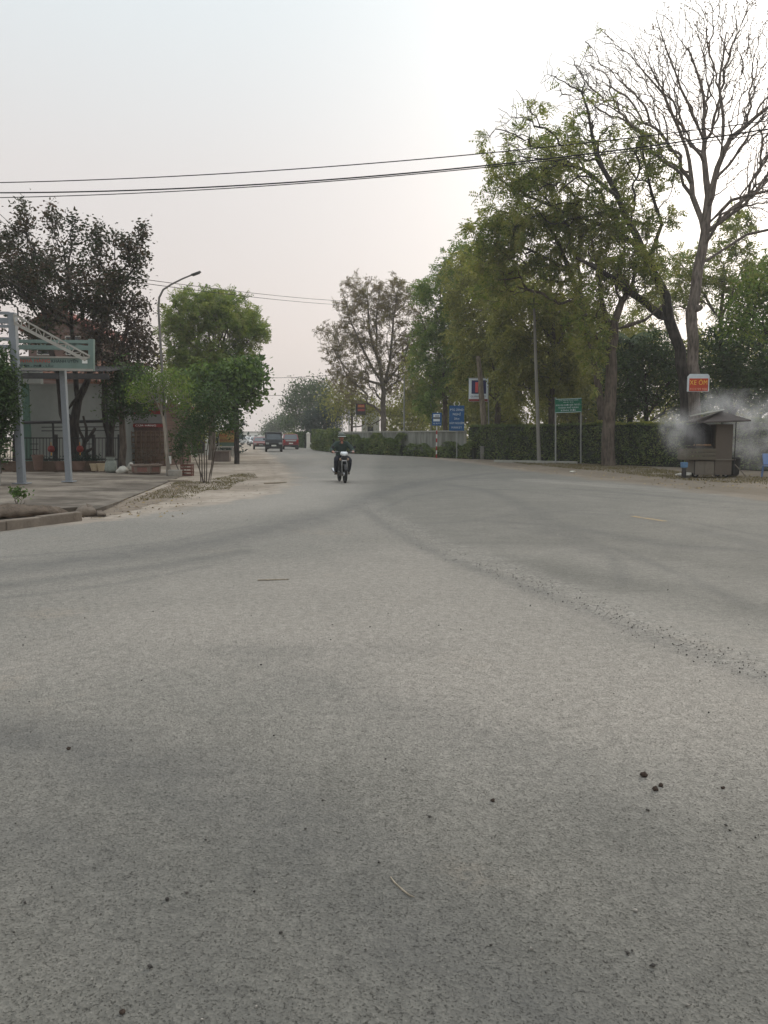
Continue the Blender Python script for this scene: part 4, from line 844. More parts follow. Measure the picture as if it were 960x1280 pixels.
# red house behind the spiky tree
REDW = pm('red_wall', srgb(98, 80, 74), 0.9, 0.15, .8, dirt=.3, dirt_c=srgb(112, 84, 74)); REDR = pm('red_roof_tile', srgb(122, 68, 58), 0.8, 0.25, 2, dirt=.4, dirt_c=srgb(96, 62, 54))
hx0, hx1, hz = at(36, 450, 50).x, at(112, 450, 50).x, at(50, 412, 50).z
root = thing('red_house', 'red house with tiled gable roof showing between the leaves of the spiky tree', 'house', ((hx0 + hx1) / 2, 50, 0))
m = MB(); m.box(((hx0 + hx1) / 2, 54, hz / 2), (hx1 - hx0, 8, hz)); W(m.build('wall', [REDW]))
xm, zr = (hx0 + hx1) / 2, at(80, 384, 50).z; m = MB(); m.prism([(hx0 - .4, hz - .1), (xm, zr - .2), (hx1 + .4, hz - .1), (hx1 + .4, hz + .08), (xm, zr), (hx0 - .4, hz + .08)], 49.6, 58.4, 'XZ')
W(m.build('roof', REDR)); m = MB(); m.prism([(hx0, hz), (hx1, hz), (xm, zr - .25)], 50.1, 50.2, 'XZ'); W(m.build('gable', REDW))
GLASSD = pm('dark_glass', (0.03, 0.035, 0.04), 0.15, 0.2, 2, spec=.5)
for x in (56, 92):
    p = at(x, 432, 49.97); m = MB(); m.box(p, (.9, .06, 1.1)); f_ = W(m.build('window', GLASSD)); m = MB()
    for s in (-1, 1): m.box(p + Vector((s * .48, -.02, 0)), (.06, .08, 1.2)); m.box(p + Vector((0, -.02, s * .58)), (.9, .08, .06))
    m.build('frame', PALEP, f_)
# dark metal awning under the sign
m = MB(); a0, a1 = at(-60, 464, 29.5), at(136, 466, 29.5); vs, fs = [], []; nseg = 46
for k in range(nseg + 1):
    x = a0.x + (a1.x - a0.x) * k / nseg; z = a0.z + (.025 if k % 2 else 0); vs += [(x, 29.5, z), (x, 33.6, z + .55), (x, 29.5, z - .02), (x, 33.6, z + .53)]
for k in range(nseg): i = 4 * k; fs += [(i, i + 4, i + 5, i + 1), (i + 2, i + 3, i + 7, i + 6), (i, i + 2, i + 6, i + 4)]
root = thing('metal_awning', 'dark corrugated awning roof under the signboard', 'awning', ((a0.x + a1.x) / 2, 31.5, 0)); m.add(vs, fs); W(m.build('roof', pm('dark_sheet', srgb(48, 48, 50), .6, .2, 1, dirt=.4, dirt_c=srgb(74, 64, 56))))
m = MB(); m.beam(a0 + Vector((0, .02, -.14)), a1 + Vector((0, .02, -.14)), .06, .22); W(m.build('fascia', DARKM))
for x in (-58, -20, 131):
    p = at(x, 470, 33.4); m = MB(); m.tube([(p.x, 33.5, 0), (p.x, 33.5, a0.z + .45)], .05, 8); W(m.build('post', DARKM))
# dark gate wall at the far left
DARKW = pm('dark_wall', srgb(52, 50, 50), 0.9, 0.25, 1, dirt=.4, dirt_c=srgb(80, 70, 62))
p = at(-20, 600, 28.5); root = thing('gate_wall', 'dark low gatehouse wall at the left edge behind the sign post', 'wall', (p.x, 28.6, 0)); m = MB(); z = at(0, 524, 28.5).z
m.box((p.x - 1.0, 28.6, z / 2), (3.1, .3, z)); m.box((p.x - 1.0, 28.6, z + .05), (3.25, .42, .1)); W(m.build('wall', DARKW, bevel=.01)); m = MB(); m.box((p.x - 1, 28.42, .42), (3.0, .06, .1)); m.box((p.x - 1, 28.42, 1.05), (3.0, .05, .06)); W(m.build('trim', BROWNW))

# brick shop with red sign bands and wooden lattice
BRICK = NT('shop_brick'); tcv = BRICK.n('ShaderNodeTexCoord').outputs['Object']; mp = BRICK.n('ShaderNodeMapping'); mp.inputs['Rotation'].default_value = (R(90), 0, 0); BRICK.l(tcv, mp.inputs[0]); bk = BRICK.n('ShaderNodeTexBrick'); BRICK.l(mp.outputs[0], bk.inputs[0]); bk.inputs['Scale'].default_value = 4
bk.inputs['Color1'].default_value = (*srgb(126, 96, 84), 1); bk.inputs['Color2'].default_value = (*srgb(104, 82, 74), 1); bk.inputs['Mortar'].default_value = (*srgb(140, 130, 120), 1); BRICK = BRICK.surf(BRICK.bsdf(bk.outputs[0], .9))
sx0, sx1 = at(152, 560, 40).x, at(208, 560, 40).x; zt = at(180, 508, 40).z
root = thing('brick_shop', 'small brick shop with red sign bands and brown wooden lattice front behind the slim trees', 'shop', ((sx0 + sx1) / 2, 40, 0))
m = MB(); m.box(((sx0 + sx1) / 2, 42.5, zt / 2), (sx1 - sx0, 5, zt)); W(m.build('wall', BRICK)); m = MB(); m.box(((sx0 + sx1) / 2, 42.4, zt + .08), (sx1 - sx0 + .4, 5.6, .14)); W(m.build('roof', REDR))
SRED = pm('red_sign', srgb(132, 54, 52), .6, .15, 2, dirt=.25); SGRY = pm('grey_sign', srgb(120, 118, 116), .6, .12, 2, dirt=.2)
for y0, y1, mt, nm in ((512, 517.5, SRED, 'sign_board'), (518, 529, SGRY, 'sign_board'), (530, 534, SRED, 'sign_board')):
    a, b = at(160, y0, 39.9), at(205, y1, 39.9); m = MB(); m.box(((a.x + b.x) / 2, 39.9, (a.z + b.z) / 2), (b.x - a.x, .1, a.z - b.z)); W(m.build(nm, mt))
W(text('CỬA HÀNG', .13, WHITET, None, Matrix.Translation(at(182, 532, 39.82)) @ FRONT, sx=1.5))
WOODB = pm('brown_wood', srgb(96, 76, 56), .8, .3, 2, streak=True); m = MB()
for y in (541, 546, 553, 560, 567, 575): m.beam(at(158, y, 39.6), at(206, y, 39.6), .06, .07)
for k in range(9): m.beam(at(158 + k * 6, 539, 39.55), at(158 + k * 6, 580, 39.55), .06, .07, up=(0, 1, 0))
W(m.build('lattice', WOODB))

# pots, sacks, planter
PINKP = pm('clay_pot', srgb(112, 90, 80), .8, .15, 6, dirt=.35, dirt_c=srgb(110, 88, 74)); CREAM = pm('cream_pot', srgb(188, 172, 144), .7, .12, 6, dirt=.25); SACK = pm('woven_sack', srgb(138, 144, 136), .8, .15, 10, bump=.01, dirt=.3, dirt_c=srgb(104, 102, 92)); SACKW = pm('white_sack', srgb(196, 194, 184), .7, .1, 6, dirt=.3, dirt_c=srgb(150, 140, 124))
def pot(x, y, d, h, r, label, mat, group='plant pots along the planter wall', n=16):
    p = at(x, y, d); p.z = fz(x) if d > 30 else .16; m = MB(); m.lathe((0, 0, 0), [(r * .7, 0), (r * .98, h * .85), (r * 1.08, h * .86), (r * 1.08, h), (r * .92, h), (r * .9, h * .9)], n); o = m.build('plant_pot', mat, smooth=40); o.location = p; tag(o, label, 'plant pot', group)
pot(118.5, 590, 32.0, .3, .19, 'left one of the two cream pots beside the grey sack', CREAM); pot(126.5, 590, 32.0, .33, .17, 'right one of the two cream pots beside the grey sack', CREAM)
pot(76, 590, 31.9, .34, .24, 'pinkish clay pot just left of the second sign post', PINKP); pot(98, 590, 31.9, .36, .27, 'brown clay pot under the dark shade tree trunk', PINKP); pot(48, 590, 31.9, .62, .22, 'tall reddish pot at the end of the planter wall near the first sign post', PINKP)
def sack(name, x, y, d, w, h, dep, label, mat, seed):
    p = at(x, y, d); p.z = fz(x); rr_ = random.Random(seed); prof = []; m = MB(); n_ = 18; rings = 8; vs, fs = [], []
    for j in range(rings + 1):
        t = j / rings; k = (1 - (2 * t - 1) ** 6 * .5) * (1 - .15 * t)
        for i in range(n_):
            a = 2 * math.pi * i / n_; q = k * (1 + .05 * math.sin(5 * a + seed + 4 * t)); vs.append((w / 2 * q * math.cos(a), dep / 2 * q * math.sin(a), h * t + .02 * math.sin(3 * a + seed) * t))
    for j in range(rings):
        for i in range(n_): fs.append((j * n_ + i, j * n_ + (i + 1) % n_, (j + 1) * n_ + (i + 1) % n_, (j + 1) * n_ + i))
    fs += [tuple(reversed(range(n_))), tuple(rings * n_ + i for i in range(n_))]; m.add(vs, fs); o = m.build(name, mat, smooth=50); o.location = p; tag(o, label, 'sack'); return o
s = sack('sack', 139, 594, 31, .5, .55, .45, 'plump grey woven sack standing beside the cream pots', SACK, 2); m = MB(); m.lathe((0, 0, .55), [(.2, 0), (.16, .05), (.22, .09), (.17, .07)], 14); m.build('sack_mouth', SACK, s, smooth=50)
o = blob('sack', (0, 0, .13), .23, .2, .15, SACKW, 12, .2); pp = at(153, 594, 30.8); o.location = (pp.x, pp.y, fz(153)); tag(o, 'white crumpled sack lying beside the grey sack', 'sack')
o = blob('plastic_bag', (0, 0, .2), .13, .13, .2, SACKW, 5, .2); pp = at(164, 588, 32.2); o.location = (pp.x, pp.y, .05); tag(o, 'white plastic bag standing behind the brown trunk beside the planter', 'bag')
p = at(183, 594, 30.8); p.z = .03; root = thing('hexagonal_planter', 'hexagonal concrete planter with reddish panels holding a thorny plant', 'planter', p)
m = MB(); m.lathe((0, 0, 0), [(.5, 0), (.58, .06), (.6, .32), (.66, .33), (.66, .4), (.56, .4), (.54, .34)], 6); m.build('basin', pm('planter_concrete', srgb(130, 116, 106), .9, .2, 3, dirt=.3), root, bevel=.008); m = MB()
for k in range(6):
    a = math.pi / 3 * k + math.pi / 6; m = MB(); m.box((math.cos(a) * .518, math.sin(a) * .518, .2), (.02, .38, .18), Matrix.Rotation(a, 4, 'Z')); m.build('panel', pm('planter_red', srgb(126, 92, 82), .8, .2, 4, dirt=.3), root)
m = MB(); m.lathe((0, 0, .33), [(.5, 0), (.53, .03), (.3, .06)], 12); m.build('soil', M_SOIL, root)
# concrete ring, red crate, stumps
p = at(219, 597, 29.2); p.z = 0; m = MB(); m.lathe((0, 0, 0), [(.24, 0), (.26, .05), (.26, .26), (.22, .27), (.17, .27), (.17, .1)], 18); o = m.build('concrete_block', pm('ring_concrete', srgb(146, 142, 134), .9, .15, 5, dirt=.3), smooth=40); o.location = p; tag(o, 'round grey concrete ring at the foot of the pale slim tree', 'concrete ring')
p = gp(222, 602); m = MB(); m.box((0, 0, .04), (.62, .3, .08), Matrix.Rotation(R(-12), 4, 'Z')); o = m.build('stone_slab', pm('slab', srgb(150, 140, 126), .9, .2, 5), bevel=.01); o.location = p; tag(o, 'flat pale stone slab at the corner of the forecourt', 'slab')
p = at(234, 588, 30); p.z = 0; root = thing('plastic_crate', 'orange red plastic crate under the dark low shrub', 'crate', p); m = MB()
CR = pm('red_plastic', srgb(104, 66, 56), .5, .12, 6, dirt=.3)
for z in (.05, .17, .29, .41): m.beam((-.2, -.15, z), (.2, -.15, z), .02, .07); m.beam((-.2, .15, z), (.2, .15, z), .02, .07); m.beam((-.2, -.15, z), (-.2, .15, z), .02, .07); m.beam((.2, -.15, z), (.2, .15, z), .02, .07)
for sx_ in (-.2, .2):
    for sy_ in (-.15, .15): m.box((sx_, sy_, .23), (.04, .04, .46))
m.box((0, 0, .03), (.38, .28, .03)); m.build('frame', CR, root)
for (x, lab) in ((64, 'left red paper lantern hanging on the iron railing'), (100, 'right red paper lantern hanging on the iron railing near the tree')):
    p = at(x, 560.5, 32.85); root = thing('red_lantern', lab, 'lantern', p, 0, 'red lanterns on the railing'); m = MB(); m.lathe((0, 0, -.17), [(.05, 0), (.12, .05), (.15, .14), (.12, .24), (.05, .29)], 14); m.build('shade', pm('lantern_red', srgb(128, 46, 40), .6, .15, 8), root, smooth=50); m = MB(); m.tube([(0, 0, -.2), (0, 0, .27)], .012, 6); m.lathe((0, 0, -.3), [(.03, 0), (.02, .12)], 8); m.build('tassel', pm('lantern_yellow', srgb(200, 150, 60), .7, .1, 8), root)
# pruned tree stump in the planter
def limb_thing(name, label, cat, limbs, mat):
    b = limbs[0][0]; bp_ = at(b[0], b[1], b[2]); root = thing(name, label, cat, (bp_.x, bp_.y, 0)); m = MB()
    for l in limbs: m.tube([at(x, y, d) for x, y, d, r in l], [r for *_, r in l], 8)
    W2 = m.build('trunk', mat, smooth=50); world_part(W2, root); return root
limb_thing('pruned_tree', 'bare pruned stump with stubby black limbs in the planter', 'tree stump', [[(111, 584, 33.4, .13), (109, 572, 33.4, .12), (104, 562, 33.4, .11), (106, 552, 33.4, .1), (113, 545, 33.4, .08), (119, 535, 33.4, .06)], [(106, 552, 33.4, .08), (100, 540, 33.4, .06), (97, 530, 33.4, .04)], [(108, 550, 33.4, .07), (108, 535, 33.4, .06), (104, 520, 33.4, .045)], [(106, 566, 33.4, .07), (113, 562, 33.4, .06), (116, 560, 33.4, .04)]], B_DARK)
# broken kerb stones
for x, y, r, lab in ((106, 646, .16, 'broken brown kerb stone at the end of the kerb'), (4, 660, .1, 'small brown rock beside the kerb at the left edge'), (122, 646, .08, 'small stone next to the broken kerb stone')):
    p = gp(x, y); o = blob('kerb_stone', (0, 0, 0), r * 1.3, r, r * .8, M_KERB, x, .3, seg=12, rings=7); o.location = (p.x, p.y + .1, r * .5); tag(o, lab, 'stone')

# white panelled building with orange roof, and the yellow banner stand, further up the road
OR = pm('orange_roof', srgb(176, 96, 66), .8, .2, 2); WHB = pm('white_render', srgb(206, 208, 204), .8, .06, .6, dirt=.2, dirt_c=srgb(160, 160, 152), streak=True)
wx0, wx1 = at(228, 560, 62).x, at(258, 560, 62).x; zt = at(240, 491, 62).z; root = thing('white_house', 'narrow white house with orange roof tip behind the round tree', 'house', ((wx0 + wx1) / 2, 62, 0))
m = MB(); m.box(((wx0 + wx1) / 2, 65, zt / 2), (wx1 - wx0, 6, zt)); W(m.build('wall', WHB)); m = MB(); px_ = at(262, 492, 61.5); m.prism([(px_.x - .8, px_.z - .1), (px_.x + .9, px_.z - .1), (px_.x + .5, px_.z + .35), (px_.x - .4, px_.z + .4)], 61.5, 66, 'XZ'); W(m.build('roof', OR)); m = MB(); m.box(((wx0 + wx1) / 2 + .3, 61.96, 1.4), (1.0, .1, 2.4)); W(m.build('door', DARKW))
p = at(286, 568, 60); p.z = 0; root = thing('banner_stand', 'yellow printed banner with red figures on thin posts beside the left shoulder', 'banner', p)
YB = pm('banner_yellow', srgb(150, 124, 68), .7, .2, 1.5, dirt=.35, dirt_c=srgb(150, 112, 70)); TG = pm('banner_green', srgb(84, 106, 92), .7, .15, 2)
a, b = at(274, 538, 60), at(296, 553, 60); m = MB(); m.box(((a.x + b.x) / 2, 60, (a.z + b.z) / 2), (b.x - a.x, .05, a.z - b.z)); W(m.build('banner', YB)); b2 = at(296, 558, 60); m = MB(); m.box(((a.x + b.x) / 2, 60, (b.z + b2.z) / 2), (b.x - a.x, .05, b.z - b2.z - .004)); W(m.build('banner_strip', TG))
m = MB(); m.tube([at(296.6, 528, 60), Vector((at(296.6, 528, 60).x, 60, 0))], .045, 8); W(m.build('post', GALV)); m = MB(); m.tube([at(273.5, 538, 60), Vector((at(273.5, 538, 60).x, 60, 0))], .045, 8); W(m.build('post', GALV))
W(text('CƠM', .42, SRED, None, Matrix.Translation(at(291, 541, 59.96)) @ FRONT, sx=.8)); W(text('PHỞ', .3, REDT, None, Matrix.Translation(at(279, 545, 59.96)) @ FRONT)); W(text('BÚN CHẢ', .26, SRED, None, Matrix.Translation(at(285, 550.5, 59.96)) @ FRONT))
p = at(281, 569, 57); p.z = 0; m = MB(); m.box((0, 0, .75), (1.35, .6, .08)); [m.box((sx_, sy_, .36), (.06, .06, .72)) for sx_ in (-.6, .6) for sy_ in (-.24, .24)]; m.box((0, .02, .3), (1.2, .05, .4)); o = m.build('street_table', PALEP); o.location = p; tag(o, 'white street stall table under the yellow banner', 'table')
m = MB(); p = at(265, 566, 47); p.z = 0; m.box((0, 0, .3), (1.0, .5, .6)); m.box((0, -.02, .62), (1.1, .58, .05)); o = m.build('wooden_box', pm('grey_wood', srgb(124, 114, 108), .9, .2, 3, streak=True), bevel=.01); o.location = p; o.location.x += .6; tag(o, 'low weathered wooden bench box on the dirt behind the shrub', 'box')

# street lamp
p = at(211, 597, 29.4); p.z = 0; root = thing('street_lamp', 'tall slender street lamp with long curved arm over the left shoulder', 'street lamp', p)
m = MB(); pts = [(211, 597, .085), (209, 560, .08), (206, 520, .075), (202.5, 460, .068), (199.5, 410, .062), (198, 385, .058), (199, 372, .055), (204, 362, .05), (214, 355.5, .045), (228, 348.5, .042), (240, 343.5, .04)]
ps = [at(x, y, 29.4 - max(0, (x - 200)) * .0) for x, y, r in pts]; ps[0].z = 0; m.tube(ps, [r * .72 for *_, r in pts], 10); m.lathe(p, [(.16, 0), (.16, .03), (.1, .04), (.1, .3), (.085, .32)], 12); W(m.build('pole', pm('lamp_pole', srgb(112, 110, 106), .55, .15, 2, dirt=.3), smooth=50))
m = MB(); a, b = at(239, 343.8, 29.4), at(251, 339.5, 29.4); m.beam(a, b, .17, .05); m.beam(a.lerp(b, .15) + Vector((0, 0, -.05)), a.lerp(b, .9) + Vector((0, 0, -.045)), .11, .03); W(m.build('lamp_head', pm('lamp_head', srgb(96, 96, 96), .5, .1, 4), bevel=.02))
p = at(208, 575, 29.4); m = MB(); m.box(p + Vector((.11, -.05, .0)), (.16, .12, .3)); W(m.build('meter_box', WHB, bevel=.01))

# utility pole with transformer
p = at(232, 572, 52); p.z = 0; root = thing('utility_pole', 'concrete utility pole with crossarms behind the street lamp', 'utility pole', p)
CONP = pm('pole_concrete', srgb(128, 126, 120), .9, .12, 2, dirt=.3, streak=True); m = MB(); m.tube([p - Vector((0, 0, .1)), at(231, 425, 52)], [.19, .13], 12); W(m.build('pole', CONP, smooth=40))
for y, x1_ in ((433, 247), (438, 247), (443, 240)): m = MB(); m.beam(at(216, y, 51.8), at(x1_, y, 51.8), .09, .1); W(m.build('crossarm', DARKM))
for x in (218, 225, 238, 245):
    m = MB(); q = at(x, 432.4, 51.8); m.lathe(q, [(.03, 0), (.07, .04), (.04, .08), (.07, .12), (.04, .16), (.06, .2), (.02, .24)], 10); W(m.build('insulator', pm('brown_porcelain', srgb(110, 90, 80), .3, .15, 6), smooth=40))
m = MB(); q = at(229, 452, 51.5); m.lathe(q, [(.24, -.4), (.27, -.36), (.27, .3), (.2, .38)], 16); W(m.build('transformer', pm('transformer_grey', srgb(120, 124, 124), .5, .12, 3, dirt=.3), smooth=40))

# side utility pole outside the left edge, carrying the black cables; and its twin across the road
def side_pole(p, h, label, tops):
    root = thing('cable_pole', label, 'utility pole', p); m = MB(); m.tube([(0, 0, -.1), (0, 0, h)], [.2, .13], 12); m.build('pole', CONP, root, smooth=40); m = MB(); m.box((0, 0, h - .4), (.9, .1, .12)); m.build('crossarm', DARKM, root); m = MB()
    for q in tops: m.lathe(Vector(q) - p + Vector((0, 0, -.16)), [(.03, 0), (.08, .05), (.05, .1), (.08, .15), (.05, .2), (.09, .26), (.03, .3)], 10)
    m.build('insulator', pm('brown_porcelain', (0, 0, 0)), root, smooth=40); return root
CABLE = pm('black_cable', (0.012, 0.012, 0.013), .6, .2, 5)
Lp = at(-26, 250, 22); Lp.z = 0
ends = [((-14, 228.5, 22), (1020, 143, 19)), ((-26, 241, 22.2), (1020, 152, 19.2)), ((-26, 247.5, 22.4), (1020, 158, 19.4))]
side_pole(Lp, at(-14, 222, 22).z + .1, 'concrete pole just outside the left edge carrying the black cables', [at(*e[0]) for e in ends[:1]])
Rp = at(1020, 300, 19.2); Rp.z = 0; side_pole(Rp, at(1020, 138, 19.2).z, 'concrete pole outside the right edge carrying the black cables', [at(*e[1]) for e in ends[:1]])
def cable(label, a, b, sag, r, group, n=40):
    a, b = Vector(a), Vector(b); m = MB(); m.tube([a.lerp(b, k / n) - Vector((0, 0, sag * 4 * (k / n) * (1 - k / n))) for k in range(n + 1)], r, 6); o = m.build('cable', CABLE, smooth=60); tag(o, label, 'cable', group)
for (s_, e_), lab, sg, r in zip(ends, ('uppermost of the three black cables crossing the whole sky', 'middle thick black cable of the three crossing the sky', 'lowest black cable of the three crossing the sky, close under the middle one'), (.3, .42, .34), (.013, .018, .012)): cable(lab, at(*s_), at(*e_), sg, r, 'black cables across the road')
for k, (y0, r) in enumerate(((262, .009), (271, .009), (338, .009), (344, .008), (352, .008))):
    cable(['topmost of the thin cables running down across the spiky tree', 'second thin cable running down across the spiky tree', 'third thin cable in front of the spiky tree, first of the lower three', 'fourth thin cable in front of the spiky tree, middle of the lower three', 'bottom thin cable in front of the spiky tree'][k], at(-24, y0 - 16, 22.2), at(226 + (k % 2) * 10, 434 + (0 if k < 2 else 14 + 3 * k), 51.8), .55, r, 'thin cables along the left side')
FP = at(470, 380, 110)
for k, (y0, y1, d0, d1, lab) in enumerate(((345, 377, 34, 95, 'upper pale wire behind the round tree against the sky'), (350, 382, 34, 95, 'lower pale wire behind the round tree against the sky'), (470, 467, 70, 90, 'thin wire crossing the sky gap above the road at tree height'), (492, 490, 80, 100, 'lowest thin wire crossing the sky gap above the truck'))): cable(lab, at(150 if k < 2 else 270, y0, d0), at(470 if k < 2 else 430, y1, d1), .3, .016 if k < 2 else .022, 'far wires above the road')
# ------------------------------------------------------------------ right side: hedge, wall, signs, poles, cart
HL = [(6.1, 53.0), (12.4, 42.5), (15.3, 37.7), (19.5, 30.7)]           # foot of the hedge, in plan
L_HEDGE = leaf_mat('hedge_leaf', [srgb(44, 56, 36), srgb(62, 74, 44), srgb(80, 92, 52), srgb(108, 108, 66)], 0.25, gain=1.9)
def hedge(name, label, line, h, w, n, seed, leaf, top=None, size=.11, core=srgb(38, 42, 32), rag=0.0):
    rr = np.random.default_rng(seed); L = np.array(line, float); seg = np.hypot(*(L[1:] - L[:-1]).T); cum = np.concatenate([[0], np.cumsum(seg)])
    root = thing(name, label, 'hedge', (*L.mean(0), 0))
    def pt(s): return np.column_stack([np.interp(s, cum, L[:, 0]), np.interp(s, cum, L[:, 1])])
    def nrm(s):
        d = pt(np.minimum(s + .05, cum[-1])) - pt(np.maximum(s - .05, 0)); d /= np.linalg.norm(d, axis=1)[:, None]; return np.column_stack([-d[:, 1], d[:, 0]])
    def bump(s, z): return .07 * np.sin(s * 1.9 + 2 * np.sin(z * 2 + s * .6)) + .05 * np.sin(s * 5.3 + z * 3.1)
    def hh(s): return h * (1 + .02 * np.sin(s * .7) + .015 * np.sin(s * 2.7 + 1) + rag * (np.sin(s * 1.3 + seed) * .6 + np.sin(s * 3.1) * .4))
    u = rr.random(n); s = rr.random(n) * cum[-1]; side = np.where(u < .46, 1, np.where(u < .62, -1, 0)); z = np.where(side == 0, hh(s) + rr.normal(0, .03, n), rr.random(n) ** .9 * hh(s))
    off = np.where(side == 0, rr.uniform(-w, w, n), side * (w + bump(s, z) + rr.normal(0, .05, n) - .16 * np.clip((z / h - .85) / .15, 0, 1)))
    # the front faces the road
    mid_n = nrm(np.array([cum[-1] / 2]))[0]; f_ = -1 if mid_n @ (np.zeros(2) - L.mean(0)) < 0 else 1
    C = np.column_stack([pt(s) + nrm(s) * (off * f_)[:, None], z]); V, Fq = leaf_quads(C, 1, .02, size, rr, .25, .55)
    k = V.reshape(-1, 4, 3)[:, :, 2].min(1) > .01; V = V.reshape(-1, 4, 3)[k].reshape(-1, 3); Fq = np.arange(len(V)).reshape(-1, 4)
    np_mesh('leaves', V - np.array(root.location), Fq, leaf, root)
    m = MB(); N_ = int(cum[-1] * 2); ss = np.linspace(0, cum[-1], N_); a = pt(ss); nn = nrm(ss); vs, fs = [], []
    for i in range(N_):
        for o_, z_ in ((-w + .12, 0), (-w + .1, h * (.95 - rag * 1.2)), (0, h * (.985 - rag * 1.2)), (w - .1, h * (.95 - rag * 1.2)), (w - .12, 0)): q = a[i] + nn[i] * o_; vs.append((q[0] - root.location.x, q[1] - root.location.y, z_ + (.05 * math.sin(i) if z_ else 0)))
    for i in range(N_ - 1):
        for j in range(4): fs.append((i * 5 + j, (i + 1) * 5 + j, (i + 1) * 5 + j + 1, i * 5 + j + 1))
    fs += [(0, 1, 2, 3, 4), tuple(reversed([(N_ - 1) * 5 + j for j in range(5)]))]; m.add(vs, fs); m.build('twigs', pm('hedge_twigs_' + name, core, .95, .35, 8), root)
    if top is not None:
        n2 = int(n * .12); s = cum[-1] * top[0] + rr.random(n2) * cum[-1] * (top[1] - top[0]); C = np.column_stack([pt(s) + nrm(s) * rr.uniform(-w, w, n2)[:, None], hh(s) + rr.uniform(.0, .14, n2) * (.5 + .5 * np.sin(s * 2.2))]); V, Fq = leaf_quads(C, 1, .02, size, rr, -.2, .5); np_mesh('sunlit_top', V - np.array(root.location), Fq, L_SUN, root)  # sunlit hedge top, its light put into yellower leaves
    return root
hedge('clipped_hedge', 'long dark green clipped hedge with sunlight painted into its top leaves behind the green board and cart', HL, 2.2, .45, 34000, 51, L_HEDGE, (.42, .8))
# concrete wall left of the hedge, half grown over
CW = pm('wall_panel', srgb(140, 142, 134), .9, .14, 1.6, bump=.008, dirt=.85, dirt_c=srgb(84, 84, 76), streak=True); CWT = pm('wall_cap', srgb(150, 150, 142), .9, .12, 1, dirt=.3, dirt_c=srgb(110, 106, 98))
wl = [Vector((5.6, 53.2, 0)), Vector((-4.2, 72, 0))]; root = thing('concrete_wall', 'weathered grey concrete panel wall with posts behind the two blue signs', 'wall', (wl[0] + wl[1]) / 2); m = MB(); caps = MB(); posts = MB(); n_ = 7
for k in range(n_):
    a, b = wl[0].lerp(wl[1], k / n_), wl[0].lerp(wl[1], (k + 1) / n_); m = MB(); m.beam(a.lerp(b, .02) + Vector((0, 0, .92)), b.lerp(a, .02) + Vector((0, 0, .92)), .1, 1.84); W(m.build('panel', CW)); caps.beam(a + Vector((0, 0, 1.9)), b + Vector((0, 0, 1.9)), .2, .1); posts = MB(); posts.beam(a, a + Vector((0, 0, 1.85)), .17, .17, up=(0, 1, 0)); W(posts.build('post', CWT))
W(caps.build('coping', CWT))
hedge('overgrown_hedge', 'untidy green creepers overgrowing the far half of the concrete wall', [(1.6, 60.2), (-4.3, 71.2)], 1.35, .3, 9000, 52, L_HEDGE, size=.17, rag=.3)
hedge('overgrown_hedge', 'leafy dark bushes at the wall beside the leaning pole', [(6.2, 51.9), (4.4, 54.6)], 1.0, .35, 2400, 53, L_HEDGE, size=.13, rag=.22)
hedge('weedy_hedge', 'sparse weeds growing along the foot of the concrete wall', [(1.8, 59.6), (5.0, 53.7)], .75, .2, 2200, 56, L_HEDGE, size=.15, rag=.35)
hedge('roadside_hedge', 'low dense bushes right behind the motorcyclist between wall and gate', [(-4.3, 73), (-7.5, 86)], 1.8, .6, 7000, 54, L_HEDGE, size=.24, rag=.25)
hedge('roadside_hedge', 'far clipped green hedge beside the red pickup', [(-9.7, 99), (-13.4, 112)], 2.0, .5, 5000, 55, L_DEEP, size=.25)

# gate with white pillars
WHP = pm('white_plaster', srgb(206, 204, 196), .8, .08, 1, dirt=.3, dirt_c=srgb(150, 146, 136), streak=True)
def pillar(x, d, h, w, label):
    p = at(x, 560, d); p.z = 0; root = thing('gate_pillar', label, 'pillar', p, 0, 'white gate pillars'); m = MB(); m.box((0, 0, h / 2), (w, w, h)); m.build('shaft', WHP, root, bevel=.01); m = MB(); m.box((0, 0, h + .06), (w * 1.25, w * 1.25, .12)); m.box((0, 0, h + .2), (w * .9, w * .9, .16), taper=.4); m.build('cap', WHP, root); m = MB(); m.box((0, 0, .12), (w * 1.15, w * 1.15, .24)); m.build('plinth', WHP, root)
pillar(385.5, 97, 1.75, .42, 'white gate pillar next to the far clipped hedge'); pillar(394, 96, 1.75, .42, 'white gate pillar nearer the dark rounded tree'); pillar(412, 90, 2.1, .55, 'wider white gate pillar just above the rider helmet')
m = MB(); a, b = at(387, 556, 97), at(402, 556, 95); m.box(((a.x + b.x) / 2, 96, .35), (b.x - a.x, .2, .7)); m.box(((a.x + b.x) / 2, 96, .74), (b.x - a.x + .1, .3, .08)); o = m.build('low_wall', WHP); tag(o, 'low white wall between the white gate pillars', 'wall')
# pale house glimpsed behind the half bare tree
hx0, hx1 = at(452, 540, 96).x, at(474, 540, 96).x; root = thing('pale_house', 'pale grey house wall glimpsed behind the brownish half bare tree', 'house', ((hx0 + hx1) / 2, 96, 0)); z = at(460, 513, 96).z; m = MB(); m.box(((hx0 + hx1) / 2, 98.5, z / 2), (hx1 - hx0, 5, z)); W(m.build('wall', WHB)); m = MB(); m.prism([(hx0 - .3, z), (hx1 + .3, z), ((hx0 + hx1) / 2, z + .8)], 95.7, 101.3, 'XZ'); W(m.build('roof', TERRA)); m = MB(); m.box(((hx0 + hx1) / 2, 95.96, 2.3), (.7, .1, .9)); W(m.build('window', GLASSD))
